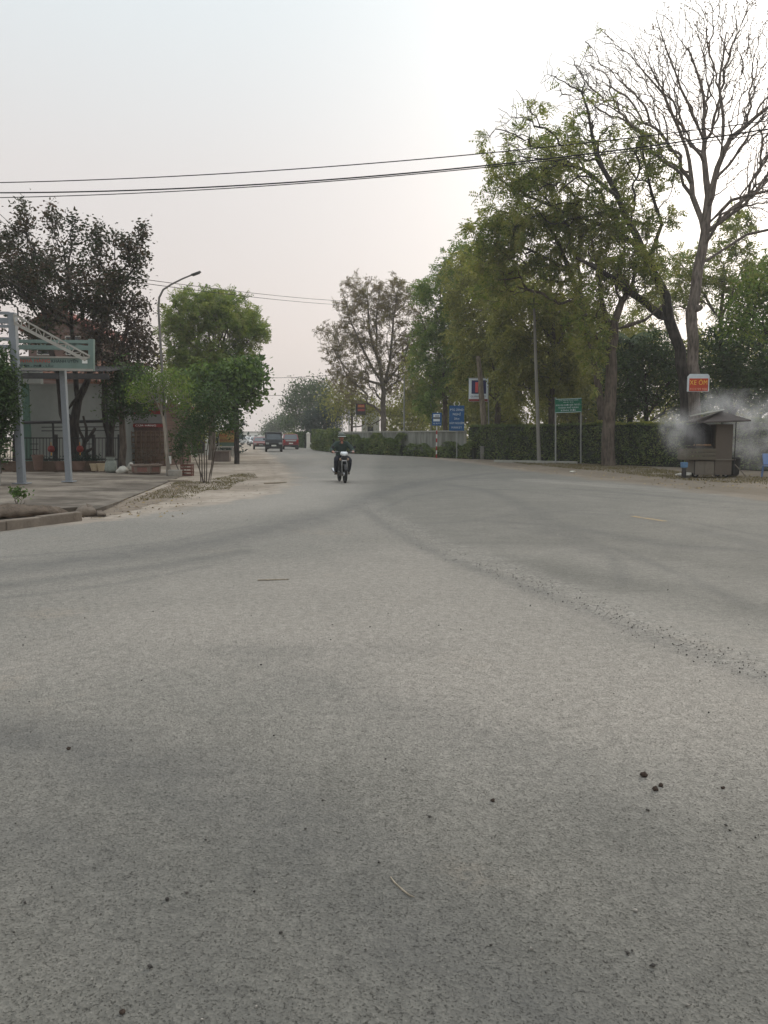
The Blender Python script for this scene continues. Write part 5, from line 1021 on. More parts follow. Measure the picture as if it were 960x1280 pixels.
# white shed across the end of the road
root = thing('white_shed', 'long white flat roofed shed closing the end of the road', 'building', (-41, 236, 0)); x0, x1 = at(296, 545, 232).x, at(330, 545, 232).x; z = at(310, 540.3, 232).z; m = MB(); m.box(((x0 + x1) / 2, 240, z / 2), (x1 - x0, 16, z)); W(m.build('wall', WHB)); m = MB(); m.box(((x0 + x1) / 2, 240, z + .12), (x1 - x0 + .6, 16.6, .24)); W(m.build('roof', GALV))
for x in (300, 306, 312, 320): m = MB(); m.box(at(x, 545.4, 231.95), (.9, .1, .6)); W(m.build('window', GLASSD))
m = MB(); m.box(((x0 + x1) / 2, 231.9, 1.15), (x1 - x0, .1, .35)); W(m.build('canopy', GALV))

# traffic and roadside signs
BLUE = pm('sign_blue', srgb(28, 84, 134), .45, .1, 2, dirt=.2, dirt_c=srgb(36, 70, 104)); GREEN = pm('sign_green', srgb(22, 104, 78), .5, .1, 2, dirt=.2, dirt_c=srgb(28, 84, 68)); REDP = pm('pole_red', srgb(160, 40, 40), .5, .12, 5, dirt=.25); WHTP = pm('pole_white', srgb(206, 204, 198), .5, .08, 5, dirt=.25)
SIGNW = pm('sign_white', srgb(206, 216, 222), .5, .06, 3, dirt=.1, dirt_c=srgb(160, 168, 170)); NAVY = pm('sign_navy', srgb(30, 36, 84), .5, .1, 3)
d = 54; p = at(545.5, 569, d); p.z = 0; root = thing('bus_stop_sign', 'small blue bus stop sign on a red and white banded post', 'bus stop sign', p)
m = MB(); N_ = 8; tp = at(546, 533, d); 
for k in range(N_): m.tube([p.lerp(tp, k / N_), p.lerp(tp, (k + 1) / N_)], .045, 10, mi=k % 2)
W(m.build('post', [REDP, WHTP], smooth=40)); a, b = at(540, 516, d), at(552, 532, d); c_ = (a + b) / 2; m = MB(); m.box(c_ + Vector((0, -.06, 0)), (b.x - a.x, .03, a.z - b.z)); W(m.build('board', BLUE, bevel=.01)); m = MB(); s_ = c_ + Vector((-.02, -.08, .1)); m.box(s_, (.46, .012, .5)); W(m.build('white_field', SIGNW))
m = MB(); q = s_ + Vector((0, -.012, 0)); m.box(q + Vector((0, 0, -.02)), (.46, .012, .1), mi=0); m.box(q + Vector((.04, -.001, .12)), (.3, .014, .05)); W(m.build('bus_symbol', DARKM)); W(text('XE BUÝT', .12, SIGNW, None, Matrix.Translation(c_ + Vector((0, -.08, -.3))) @ FRONT, sx=1.05))
d = 53; p = at(571, 570.5, d); p.z = 0; root = thing('blue_information_sign', 'tall blue sign with five white lines of lettering before the concrete wall', 'sign', p)
m = MB(); m.tube([p, at(571, 512, d)], .045, 10); W(m.build('post', GALV, smooth=40)); a, b = at(561.5, 507, d), at(580, 538.5, d); c_ = (a + b) / 2 + Vector((0, -.07, 0)); m = MB(); m.box(c_, (b.x - a.x, .03, a.z - b.z)); W(m.build('board', BLUE, bevel=.01))
for k, (t, s, sx) in enumerate((('PTG ZEND', .2, .9), ('NGHỈ', .22, .9), ('2Km', .2, .9), ('HÀM NGHIÊM', .19, .8), ('MARKET', .19, .95))): W(text(t, s, SIGNW, None, Matrix.Translation(c_ + Vector((0, -.02, .56 - .3 * k))) @ FRONT, sx=sx))
for s in (-1, 1): m = MB(); m.tube([c_ + Vector((s * .12, .0, .84)), c_ + Vector((s * .2, 0, 1.0)), c_ + Vector((s * .1, 0, 1.12))], .035, 6); W(m.build('bracket', WHTP))
d = 53.5; p = at(611.5, 573, d); p.z = 0; root = thing('poster_sign', 'white framed poster board with dark blue picture and red footer behind the leaning pole', 'poster sign', p)
m = MB(); m.tube([p, at(610, 472, d)], .04, 8); q = at(587, 573, d); W(m.build('post', GALV, smooth=40)); a, b = at(586, 473, d), at(609.5, 502, d); c_ = (a + b) / 2 + Vector((0, -.06, 0)); w_, h_ = b.x - a.x, a.z - b.z; m = MB(); m.box(c_, (w_, .04, h_)); W(m.build('board', SIGNW, bevel=.008))
m = MB(); m.box(c_ + Vector((.03, -.025, .2)), (w_ * .76, .012, h_ * .58)); pic = W(m.build('picture', NAVY)); m = MB(); m.box(c_ + Vector((-.12, -.036, .18)), (.2, .01, h_ * .44)); W(m.build('picture_mark', pm('soft_red', srgb(196, 84, 84), .5, .1, 4))); m = MB(); m.box(c_ + Vector((0, -.025, -h_ * .44)), (w_ * .98, .012, h_ * .1)); W(m.build('footer', SRED)); W(text('QUẢNG CÁO', .16, NAVY, None, Matrix.Translation(c_ + Vector((0, -.03, -h_ * .28))) @ FRONT, sx=1.0)); m = MB(); m.box(c_ + Vector((0, -.005, h_ / 2 + .02)), (w_ * 1.04, .1, .04)); W(m.build('frame', GALV))
p = at(608.5, 574, 52); p.z = 0; root = thing('leaning_pole', 'weathered brown wooden pole leaning in front of the poster board', 'pole', p); m = MB(); tp = at(598, 445, 52); q = [p.lerp(tp, k / 8) + Vector((.02 * math.sin(k * 2.2), 0, 0)) for k in range(9)]; m.tube(q, [.24 - .012 * k for k in range(9)], 12); W(m.build('pole', bark_mat('old_wood', srgb(92, 84, 74), srgb(132, 122, 108)), smooth=50))
p = at(674, 577.5, 45); p.z = 0; root = thing('concrete_pole', 'tall thin grey concrete pole between the poster and the green board', 'pole', p); m = MB(); m.tube([p, at(667.5, 385, 45)], [.12, .07], 12); W(m.build('pole', CONP, smooth=40)); m = MB(); m.tube([at(667.5, 386, 45), at(667.5, 372, 45)], .03, 8); q = at(667.5, 380, 45); m.beam(q - Vector((.25, 0, 0)), q + Vector((.25, 0, 0)), .05, .05); W(m.build('bracket', DARKM))
d = 43.5; p = at(710, 579, d); p.z = 0; root = thing('green_board', 'green notice board with white lettering on two thin posts before the hedge', 'sign', p)
for x in (694.5, 726): q = at(x, 579, d); q.z = 0; m = MB(); m.tube([q, at(x, 497, d)], .045, 8); W(m.build('post', GALV, smooth=40))
a, b = at(694, 498, d), at(726, 516, d); c_ = (a + b) / 2 + Vector((0, -.07, 0)); ROT = Matrix.Rotation(R(-2.2), 4, 'Y'); m = MB(); m.box(c_, (b.x - a.x + .04, .03, a.z - b.z), ROT); W(m.build('board', GREEN, bevel=.01)); m = MB()
hh_ = (a.z - b.z) / 2; [m.box(c_ + Vector((0, -.02, s * (hh_ - .03))), (b.x - a.x - .02, .012, .025), ROT) for s in (-1, 1)]; W(m.build('border', SIGNW))
for t, s, z, sx in (('CỘNG HÒA XÃ HỘI CHỦ NGHĨA', .075, .29, .9), ('ĐỘC LẬP - TỰ DO', .07, .18, .9), ('KHU VUI CHƠI GIẢI TRÍ SỐ 1', .125, .03, .82), ('THÀNH PHỐ XANH', .12, -.12, 1.0), ('KÍNH MỜI', .13, -.27, 1.35)): W(text(t, s, SIGNW, None, Matrix.Translation(c_ + Vector((0, -.025, z))) @ ROT @ FRONT, sx=sx))
# taxi sign on the tall trunk
d = 39.2; a, b = at(859.5, 467.5, d), at(886, 489.5, d); c_ = (a + b) / 2; w_, h_ = b.x - a.x, a.z - b.z; root = thing('taxi_sign', 'white framed orange red XE ÔM sign fixed high on the tall trunk', 'sign', c_)
m = MB(); m.prism([(c_.x - w_ / 2, b.z), (c_.x + w_ / 2, b.z), (c_.x + w_ / 2, a.z - .1), (c_.x + w_ / 2 - .08, a.z), (c_.x - w_ / 2 + .12, a.z), (c_.x - w_ / 2, a.z - .14)], d - .03, d + .03, 'XZ'); W(m.build('board', SIGNW, bevel=.006)); m = MB(); m.box(c_ + Vector((.01, -.036, -.1)), (w_ * .86, .012, h_ * .72)); W(m.build('red_field', pm('sign_orange_red', srgb(186, 66, 34), .5, .12, 3, dirt=.2, dirt_c=srgb(150, 60, 44))))
W(text('XE ÔM', .33, YELT, None, Matrix.Translation(c_ + Vector((.0, -.045, .0))) @ FRONT, sx=.84)); W(text('0123789 938', .15, pm('pink_lettering', srgb(222, 170, 140), .6, .08, 8), None, Matrix.Translation(c_ + Vector((.0, -.045, -.32))) @ FRONT, sx=1.0)); m = MB(); m.box(c_ + Vector((0, .1, 0)), (.1, .2, .1)); m.box(c_ + Vector((0, .06, .2)), (.7, .05, .05)); W(m.build('bracket', DARKM))
# red and black far sign
d = 80; p = at(450, 560, d); p.z = 0; root = thing('red_black_sign', 'small black framed sign with two red panels under the half bare tree', 'sign', p); m = MB(); m.tube([at(445, 561, d) * 1, at(445, 505, d)], .04, 8); W(m.build('post', GALV)); m = MB(); m.tube([at(456.5, 561, d), at(456.5, 505, d)], .04, 8); W(m.build('post', GALV)); m = MB(); c_ = at(451, 511.5, d - .1); m.box(c_, (1.0, .06, 1.15)); W(m.build('board', DARKM)); m = MB(); m.box(c_ + Vector((.04, -.04, .32)), (.72, .02, .32)); W(m.build('red_panel', pm('faded_red', srgb(140, 62, 56), .6, .12, 3))); m = MB(); m.box(c_ + Vector((.04, -.04, -.08)), (.72, .02, .24)); W(m.build('red_panel', pm('faded_red', (0, 0, 0))))
W(text('SỬA XE', .2, YELT, None, Matrix.Translation(c_ + Vector((.04, -.055, .32))) @ FRONT, sx=.8))
# thin lamp poles further along, and a bollard
def lamp_pole(x, yb, yt, d, label):
    p = at(x, yb, d); p.z = 0; root = thing('thin_pole', label, 'pole', p, 0, 'thin grey poles along the far right roadside'); h = at(x, yt, d).z; m = MB(); m.tube([(0, 0, 0), (0, 0, h)], [.08, .05], 8); m.build('shaft', GALV, root, smooth=40); m = MB(); m.lathe((0, 0, 0), [(.14, 0), (.14, .04), (.09, .3)], 10); m.build('base', GALV, root, smooth=40)
for args in ((505, 567, 470, 66, 'thin grey pole in front of the wall right of the half bare tree trunk'), (436.5, 560, 512, 84, 'thin pole left of the red and black sign'), (538.5, 566, 480, 66, 'thin pole directly left of the bus stop sign'), (428, 559, 520, 98, 'thin far pole just above the rider left shoulder'), (376.5, 557, 532, 120, 'thin far pole above the red pickup')): lamp_pole(*args)
p = at(459.5, 563.5, 78); p.z = 0; m = MB(); m.box((0, 0, .4), (.34, .34, .8)); m.box((0, 0, .84), (.42, .42, .09)); o = m.build('bollard', WHP, bevel=.02); o.location = p; tag(o, 'short white concrete bollard at the road edge under the half bare tree', 'bollard')
p = at(603, 572, 51.5); p.z = 0; m = MB(); m.box((0, 0, .4), (.28, .24, .8)); m.box((0, 0, .84), (.36, .3, .08)); o = m.build('marker_post', CONP, bevel=.02); o.location = p; tag(o, 'stubby grey concrete marker at the foot of the leaning pole', 'marker post')
o = blob('plastic_bag', (0, 0, .1), .38, .2, .16, SACKW, 9, .4); p = gp(594, 573.5); o.location = p; tag(o, 'white plastic rubbish bag on the ground left of the leaning pole', 'bag')
for x, y, r, lab in ((716, 590.5, .12, 'white scrap of paper on the soil in front of the slanting grey trunk'), (571, 571.5, .25, 'pale litter at the foot of the tall blue sign'), (556, 570, .22, 'flat pale litter between the bus stop post and the blue sign')): o = blob('litter', (0, 0, .03), r, r * .7, .035, SACKW, x, .4, seg=12, rings=6); o.location = gp(x, y); tag(o, lab, 'litter')
a, b = at(618, 577.5, 45.6), at(722, 579.5, 43); m = MB(); a.z = b.z = .07
for k in range(8): m.beam(a.lerp(b, k / 8), a.lerp(b, (k + .97) / 8), .16, .14)
o = m.build('edging_stones', CWT, bevel=.01); tag(o, 'low concrete edging laid along the soil under the green board', 'edging')
m = MB(); a, b = at(820, 586, 37.0), at(847, 587, 36.6); m.beam(a, b, .3, .05); m.beam(a - Vector((0, 0, .2)), a, .2, .06, up=(0, 1, 0)); m.beam(b - Vector((0, 0, .2)), b, .2, .06, up=(0, 1, 0)); o = m.build('low_bench', CWT); tag(o, 'low concrete bench before the hedge left of the cart', 'bench')

# the food cart
d = 28.4; cx = at(889, 597, d).x; root = thing('food_cart', 'brown metal street food cart with hooded grill and peaked roof', 'food cart', (cx, d, 0)); U = d / F
BRN = pm('cart_brown', srgb(88, 80, 71), .6, .15, 1.2, dirt=.45, dirt_c=srgb(88, 78, 66), streak=True); BRD = pm('cart_dark', srgb(62, 58, 54), .7, .2, 2, dirt=.4, dirt_c=srgb(88, 78, 66)); SILV = pm('cart_sheet', srgb(108, 102, 92), .5, .15, 2, dirt=.45, dirt_c=srgb(96, 88, 76)); SOOT = pm('soot', (.02, .019, .018), .9, .3, 4)
def X(x): return (x - 889) * U
def Z(y): return EYE - (y - 545) * U * 1.0
GZ = EYE - (597 - 545) * U
def Zz(y): return (597 - y) * U
m = MB(); m.box((X(903.5), .45, (Zz(530) + Zz(593)) / 2), (X(914) - X(893), .9, Zz(530) - Zz(593))); m.build('side_cabinet', BRN, root, bevel=.01)
m = MB(); m.beam((X(893), -.02, Zz(574)), (X(918), -.02, Zz(574)), .04, .04); m.build('rail', SILV, root)
m = MB(); m.box((X(880), .42, (Zz(575.5) + Zz(593)) / 2), (X(892.5) - X(867), .78, Zz(575.5) - Zz(593))); m.build('cabinet', SILV, root, bevel=.01); m = MB()
for x0, x1 in ((868, 879.5), (880.5, 892)): m = MB(); m.box(((X(x0) + X(x1)) / 2, .02, Zz(584.5)), (X(x1) - X(x0) - .02, .02, .42)); m.build('door', SILV, root, bevel=.004)
m = MB()
for y0, y1 in ((560, 564.4), (564.8, 569.2), (569.6, 574)): m.box((X(874.5), -.08, (Zz(y0) + Zz(y1)) / 2), (X(892.5) - X(856.5), .05, Zz(y0) - Zz(y1) - .008))
m.box((X(874.5), .38, Zz(574)), (X(892.5) - X(857), .9, .04)); m.box((X(857), .38, Zz(567)), (.04, .9, .4)); m.build('crate_front', pm('cart_planks', srgb(92, 86, 74), .8, .2, 2, streak=True), root, bevel=.004)
# arched hood, open to the front
arc = [(X(866), Zz(556)), (X(866), Zz(540))] + [(X(878) - (X(878) - X(866)) * math.cos(a), Zz(540) + (Zz(528.5) - Zz(540)) * math.sin(a)) for a in [math.pi * k / 10 for k in range(1, 10)]] + [(X(890), Zz(540)), (X(890), Zz(556))]
m = MB(); n_ = len(arc); vs = [(x, .12, z) for x, z in arc] + [(x, .85, z) for x, z in arc]; m.add(vs, [(i, i + 1, n_ + i + 1, n_ + i) for i in range(n_ - 1)] + [tuple(n_ + i for i in range(n_))]); hd = m.build('grill_hood', SOOT, root); sm = hd.modifiers.new('sheet', 'SOLIDIFY'); sm.thickness = .02
m = MB(); m.box((X(878), .42, Zz(558.5)), (X(891) - X(866), .7, .08)); m.build('grill_tray', BRD, root)
m = MB(); [m.box((X(881) + rnd.uniform(-.25, .25), .15 + rnd.uniform(0, .3), Zz(556.5) + .02), (rnd.uniform(.14, .22), .1, .06), Matrix.Rotation(rnd.uniform(0, 3), 4, 'Z')) for k in range(9)]; m.build('food', pm('grilled_food', srgb(150, 120, 92), .7, .3, 8), root, bevel=.012)
# peaked roof with a raised white front flap
ap = Vector((X(906), .5, Zz(513.5))); m = MB(); e = [Vector((X(872), -.45, Zz(527))), Vector((X(930), -.35, Zz(525))), Vector((X(932), 1.35, Zz(525))), Vector((X(872), 1.35, Zz(526)))]
m.add([*e, ap, *[v - Vector((0, 0, .05)) for v in e], ap - Vector((0, 0, .05))], [(0, 1, 4), (1, 2, 4), (2, 3, 4), (3, 0, 4), (6, 5, 9), (7, 6, 9), (8, 7, 9), (5, 8, 9), (0, 5, 6, 1), (1, 6, 7, 2), (2, 7, 8, 3), (3, 8, 5, 0)]); m.build('roof', pm('cart_roof', srgb(76, 70, 67), .8, .2, 2, dirt=.4, dirt_c=srgb(66, 60, 56)), root)
m = MB(); m.add([Vector(v) for v in ((X(864), -.3, Zz(517.5)), (X(892), -.1, Zz(513)), (X(906), .3, Zz(510.5)), (X(908), .6, Zz(512)), (X(892), .6, Zz(514.6)), (X(866), .5, Zz(518.8)))], [(0, 1, 4, 5), (1, 2, 3, 4)]); fl = m.build('awning_flap', pm('pale_tarp', srgb(188, 190, 182), .7, .1, 2, dirt=.2), root); sm = fl.modifiers.new('sheet', 'SOLIDIFY'); sm.thickness = .04
for x, y, z in ((915.5, -.1, 524), (868, .02, 526), (915.5, 1.1, 524), (868, 1.1, 526)): m = MB(); m.tube([(X(x), y, .12), (X(x), y, Zz(z))], .018, 8); m.build('post', DARKM, root, smooth=40)
TYRE = pm('tyre_rubber', (.018, .018, .018), .85, .2, 20, dirt=.3, dirt_c=(.1, .09, .075)); RIM = pm('wheel_rim', srgb(140, 140, 138), .4, .1, 6, metal=.6, dirt=.3)
for x, y in ((870, .1), (908, .1), (870, .8), (908, .8)):
    m = MB(); m.lathe((X(x), y, .12), [(.06, -.03), (.115, -.025), (.12, 0), (.115, .025), (.06, .03)], 16, axis='Y'); w = m.build('wheel', TYRE, root, smooth=40); m = MB(); m.lathe((X(x), y, .12), [(.05, -.034), (.055, 0), (.05, .034)], 10, axis='Y'); m.build('rim', RIM, w)
m = MB(); m.beam((X(866), .1, .16), (X(914), .1, .16), .06, .06); m.beam((X(866), .8, .16), (X(914), .8, .16), .06, .06); m.build('chassis', DARKM, root)
m = MB(); m.tube([(X(918), .0, Zz(580)), (X(925), -.05, Zz(588)), (X(931), -.1, Zz(595))], .02, 8); m.build('handle', SILV, root, smooth=40)
p = at(855.5, 590, 28.3); m = MB(); m.box((0, 0, .16), (.2, .2, .2), taper=1.1); o = thing('blue_basin', 'small blue plastic tub beside the left end of the food cart', 'tub', (p.x - .02, p.y, .33)); m.build('tub', pm('blue_plastic', srgb(92, 124, 156), .5, .12, 5), o, bevel=.02); m = MB(); m.lathe((0, 0, -.33), [(.09, 0), (.09, .02), (.08, .38)], 10); m.build('stool', DARKM, o)
o = blob('rag', (0, 0, .05), .3, .16, .07, SACKW, 21, .35); p = gp(858, 597); o.location = p + Vector((0, 0, .06)); tag(o, 'pale rag bundle on the ground at the left wheel of the food cart', 'rag')
p = gp(925, 597); m = MB(); m.lathe((0, 0, 0), [(.2, 0), (.3, .1), (.34, .7), (.3, .74), (.27, .6)], 16); o = m.build('waste_barrel', SOOT, smooth=40); o.location = (p.x - .05, p.y + .7, 0); tag(o, 'dark sooty barrel standing behind the handle of the food cart', 'barrel')
p = at(963, 592, 29); p.z = 0; root = thing('plastic_chair', 'bright blue plastic chair at the right edge in the smoke', 'chair', p, R(20)); BP = pm('chair_blue', srgb(104, 128, 168), .45, .08, 4); m = MB(); m.box((0, 0, .42), (.42, .42, .04)); m.build('seat', BP, root, bevel=.01); m = MB(); m.box((0, .2, .68), (.4, .03, .42), Matrix.Rotation(R(-10), 4, 'X')); m.build('backrest', BP, root, bevel=.01)
for sx_ in (-.18, .18):
    for sy_ in (-.18, .18): m = MB(); m.beam((sx_ * 1.15, sy_ * 1.15, 0), (sx_, sy_, .41), .05, .05, up=(0, 1, 0)); m.build('leg', BP, root)

# smoke from the grill: soft puffs of even colour whose density follows noise
n = NT('grill_smoke'); pos = n.n('ShaderNodeNewGeometry').outputs['Position']; tot = None
nz = n.noise(pos, 1.5, 5, 0.62); wv = n.noise(pos, 0.8, 4, 0.6, out=1)
off = n.n('ShaderNodeVectorMath', operation='MULTIPLY_ADD'); n.l(wv, off.inputs[0]); off.inputs[1].default_value = (1.9, 1.9, 1.9); off.inputs[2].default_value = (-.95, -.95, -.95); wp = n.n('ShaderNodeVectorMath', operation='ADD'); n.l(pos, wp.inputs[0]); n.l(off.outputs[0], wp.inputs[1])
for x, y, dd, rx, rz, k in ((851, 541, 28.2, .75, .72, 1.0), (846, 524, 28.5, .7, .5, .8), (905, 503, 28.9, .9, .55, 1.0), (893, 512, 28.8, .8, .4, .7), (935, 540, 29.6, 1.5, 1.6, .42), (965, 560, 30, 1.6, 1.3, .5), (840, 552, 28.6, .5, .5, .5), (925, 520, 29.3, 1.1, .7, .5), (925, 505, 29.6, 1.5, .7, .5), (950, 525, 29.8, 1.6, 1.0, .5), (834, 530, 28.7, .6, .6, .6), (915, 545, 30.1, 2.6, 1.7, .3)):
    c_ = at(x, y, dd); sb = n.n('ShaderNodeVectorMath', operation='SUBTRACT'); n.l(wp.outputs[0], sb.inputs[0]); sb.inputs[1].default_value = c_; dv = n.n('ShaderNodeVectorMath', operation='DIVIDE'); n.l(sb.outputs[0], dv.inputs[0]); dv.inputs[1].default_value = (rx * 1.25, 1.0, rz * 1.25); ln = n.n('ShaderNodeVectorMath', operation='LENGTH'); n.l(dv.outputs[0], ln.inputs[0])
    v = n.ramp(ln.outputs['Value'], 0.0, 1.0, k, 0.0); tot = v if tot is None else n.math('ADD', tot, v)
den = n.math('MULTIPLY', n.math('MULTIPLY', tot, n.ramp(nz, .36, .68, .08, 1.3)), .8)
vol = n.n('ShaderNodeVolumePrincipled'); vol.inputs['Color'].default_value = (.86, .86, .87, 1); n.l(den, vol.inputs['Density']); vol.inputs['Anisotropy'].default_value = .2; n.l(vol.outputs[0], n.out.inputs['Volume'])
a, b = at(822, 500, 28.9), at(1010, 590, 28.9); m = MB(); z1 = at(905, 484, 28.9).z; m.box(((a.x + b.x) / 2, 29.0, (.25 + z1) / 2), (b.x - a.x, 3.4, z1 - .25)); o = m.build('smoke', n.m); tag(o, 'pale grey smoke drifting around the food cart', 'smoke', kind='stuff')
# ------------------------------------------------------------------ motorcycle and rider
BLK = pm('black_plastic', (.02, .021, .023), .4, .2, 5, dirt=.25, dirt_c=(.09, .08, .07)); TEALB = pm('dark_teal_body', srgb(36, 62, 70), .3, .1, 4, dirt=.2, dirt_c=srgb(80, 78, 72), spec=.5); WHB2 = pm('white_cowl', srgb(214, 218, 220), .35, .06, 5, dirt=.15); CHR = pm('chrome', srgb(190, 192, 194), .25, .06, 6, metal=.9); ENG = pm('engine_alloy', srgb(110, 110, 108), .5, .2, 8, metal=.5, dirt=.4, dirt_c=(.05, .045, .04)); LENS = pm('lamp_lens', srgb(226, 232, 236), .12, .05, 4, spec=.6); ORG = pm('indicator_orange', srgb(210, 120, 40), .3, .08, 5)
mp_ = gp(427, 603.5); root = thing('motorcycle', 'dark step through motorcycle with white headlamp cowl ridden towards the viewer', 'motorcycle', (mp_.x, mp_.y + .35, .004), R(12))
bike = root
def wheel(y):
    m = MB(); prof = [(.245, -.03), (.265, -.038), (.285, -.028), (.292, 0), (.285, .028), (.265, .038), (.245, .03)]; m.lathe((0, y, .292), prof, 28, axis='X'); w = m.build('wheel', BLK, root, smooth=50)
    m = MB(); m.lathe((0, y, .292), prof[:1] + [(.265, -.04), (.288, -.03), (.294, 0), (.288, .03), (.265, .04)] + prof[-1:], 28, axis='X'); m.build('tyre', TYRE, w, smooth=50)
    m = MB(); m.lathe((0, y, .292), [(.06, -.05), (.07, -.03), (.07, .03), (.06, .05)], 14, axis='X'); m.lathe((0, y, .292), [(.236, -.022), (.248, -.026), (.248, .026), (.236, .022)], 24, axis='X')
    for k in range(18): a = 2 * math.pi * k / 18; m.tube([(.03 * (-1) ** k, y + .06 * math.cos(a), .292 + .06 * math.sin(a)), (0, y + .24 * math.cos(a + .25), .292 + .24 * math.sin(a + .25))], .004, 4)
    m.build('rim', CHR, w, smooth=40)
wheel(-.61); wheel(.61)
m = MB()
for s in (-1, 1): m.tube([(s * .085, -.61, .29), (s * .085, -.5, .62), (s * .06, -.42, .84)], [.024, .026, .028], 8)
m.build('fork', ENG, root, smooth=50)
m = MB(); n_ = 12; vs, fs = [], []
for k in range(n_ + 1):
    a = R(20) + R(150) * k / n_; 
    for x, r in ((-.06, .305), (-.045, .335), (0, .345), (.045, .335), (.06, .305)): vs.append((x, -.61 - math.cos(a) * r, .292 + math.sin(a) * r))
for k in range(n_):
    for j in range(4): fs.append((k * 5 + j, k * 5 + j + 1, (k + 1) * 5 + j + 1, (k + 1) * 5 + j))
m.add(vs, fs); fd = m.build('front_fender', BLK, root, smooth=60); fd.modifiers.new('sheet', 'SOLIDIFY').thickness = .006
# leg shield and front apron
def loft(secs, n=14):
    """closed rings of (centre y, z, half width, half depth) joined into one skin"""
    m = MB(); vs, fs = [], []
    for y, z, hw, hd in secs:
        for k in range(n): a = 2 * math.pi * k / n; c, s = math.cos(a), math.sin(a); vs.append((hw * math.copysign(abs(c) ** .7, c), y + hd * math.copysign(abs(s) ** .7, s), z))
    for i in range(len(secs) - 1):
        for k in range(n): fs.append((i * n + k, i * n + (k + 1) % n, (i + 1) * n + (k + 1) % n, (i + 1) * n + k))
    fs += [tuple(reversed(range(n))), tuple((len(secs) - 1) * n + k for k in range(n))]; return m.add(vs, fs)
loft([(-.3, .34, .1, .05), (-.32, .42, .17, .04), (-.36, .58, .2, .04), (-.4, .72, .16, .06), (-.43, .82, .12, .07), (-.43, .88, .08, .06)]).build('leg_shield', BLK, root, smooth=60)
m = MB()
for s in (-1, 1): m.lathe((s * .115, -.455, .78), [(.0, -.02), (.035, -.015), (.05, .01), (.03, .03)], 10, axis='Y')
m.build('indicator', pm('smoky_indicator', srgb(150, 128, 110), .3, .1, 5), root, smooth=50); m = MB(); m.box((0, -.475, .735), (.16, .015, .04)); m.build('badge', CHR, root, bevel=.004)
loft([(-.4, .89, .06, .06), (-.43, .93, .12, .09), (-.43, .99, .13, .09), (-.4, 1.03, .09, .07)]).build('headlamp_cowl', WHB2, root, smooth=60)
m = MB(); m.lathe((0, -.535, .955), [(.03, -.03), (.06, -.012), (.07, .015)], 18, axis='Y'); m.build('headlight', LENS, root, smooth=60)
m = MB(); m.tube([(-.36, -.3, 1.0), (-.22, -.37, 1.02), (0, -.4, 1.03), (.22, -.37, 1.02), (.36, -.3, 1.0)], .014, 8); hb = m.build('handlebar', BLK, root, smooth=50); m = MB(); [m.tube([(s * .25, -.355, 1.015), (s * .37, -.295, 1.0)], .021, 8) for s in (-1, 1)]; m.build('grip', TYRE, hb, smooth=50); m = MB(); [m.tube([(s * .2, -.4, 1.03), (s * .36, -.37, 1.02)], .007, 6) for s in (-1, 1)]; m.build('lever', CHR, hb)
for s in (-1, 1):
    m = MB(); m.tube([(s * .2, -.38, 1.02), (s * .27, -.37, 1.12), (s * .33, -.37, 1.17)], .006, 6); m.lathe((s * .36, -.37, 1.18), [(.02, -.012), (.045, -.008), (.048, .006)], 14, axis='Y'); m.build('mirror', BLK, root, smooth=50)
loft([(-.1, .3, .08, .22), (-.05, .4, .09, .26), (.1, .48, .08, .3)]).build('under_cover', BLK, root, smooth=60)
m = MB(); m.lathe((0, .02, .3), [(.05, -.16), (.085, -.13), (.09, .13), (.05, .16)], 14, axis='X'); m.box((0, -.12, .34), (.13, .22, .13)); m.build('engine', ENG, root, bevel=.015)
m = MB(); vs = []
m.add([(-.11, .0, .6), (.11, .0, .6), (.13, .45, .62), (-.13, .45, .62), (-.06, .95, .72), (.06, .95, .72), (-.1, .0, .7), (.1, .0, .7), (.12, .45, .74), (-.12, .45, .74), (-.06, .95, .79), (.06, .95, .79)], [(0, 3, 2, 1), (3, 4, 5, 2), (6, 7, 8, 9), (9, 8, 11, 10), (0, 1, 7, 6), (1, 2, 8, 7), (2, 5, 11, 8), (5, 4, 10, 11), (4, 3, 9, 10), (3, 0, 6, 9)]); m.build('tail_body', TEALB, root, bevel=.02)
m = MB(); m.add([(-.1, .02, .705), (.1, .02, .705), (.12, .42, .74), (-.12, .42, .74), (-.11, .8, .775), (.11, .8, .775), (-.08, .04, .76), (.08, .04, .76), (.1, .42, .785), (-.1, .42, .785), (-.09, .78, .825), (.09, .78, .825)], [(0, 3, 2, 1), (3, 4, 5, 2), (6, 7, 8, 9), (9, 8, 11, 10), (0, 1, 7, 6), (1, 2, 8, 7), (2, 5, 11, 8), (5, 4, 10, 11), (4, 3, 9, 10), (3, 0, 6, 9)]); m.build('seat', BLK, root, bevel=.02)
m = MB(); m.tube([(.1, .1, .26), (.14, .3, .26), (.15, .45, .3)], .02, 8, cap=False); m.tube([(-.1, .1, .24), (-.16, .3, .28), (-.19, .5, .33), (-.2, .82, .4)], [.02, .03, .05, .055], 12); m.build('exhaust', CHR, root, smooth=50)
m = MB(); m.tube([(-.26, .03, .27), (.26, .03, .27)], .018, 8); m.build('foot_peg', BLK, root)
m = MB(); m.tube([(.09, .61, .29), (.1, .1, .32)], .022, 8); m.tube([(-.09, .61, .29), (-.1, .1, .32)], .022, 8); [m.tube([(s * .12, .6, .32), (s * .13, .45, .62)], .028, 10) for s in (-1, 1)]; m.build('swing_arm', DARKM, root, smooth=40)
m = MB(); m.box((0, .95, .62), (.14, .03, .09)); m.build('tail_lamp', REDP, root)

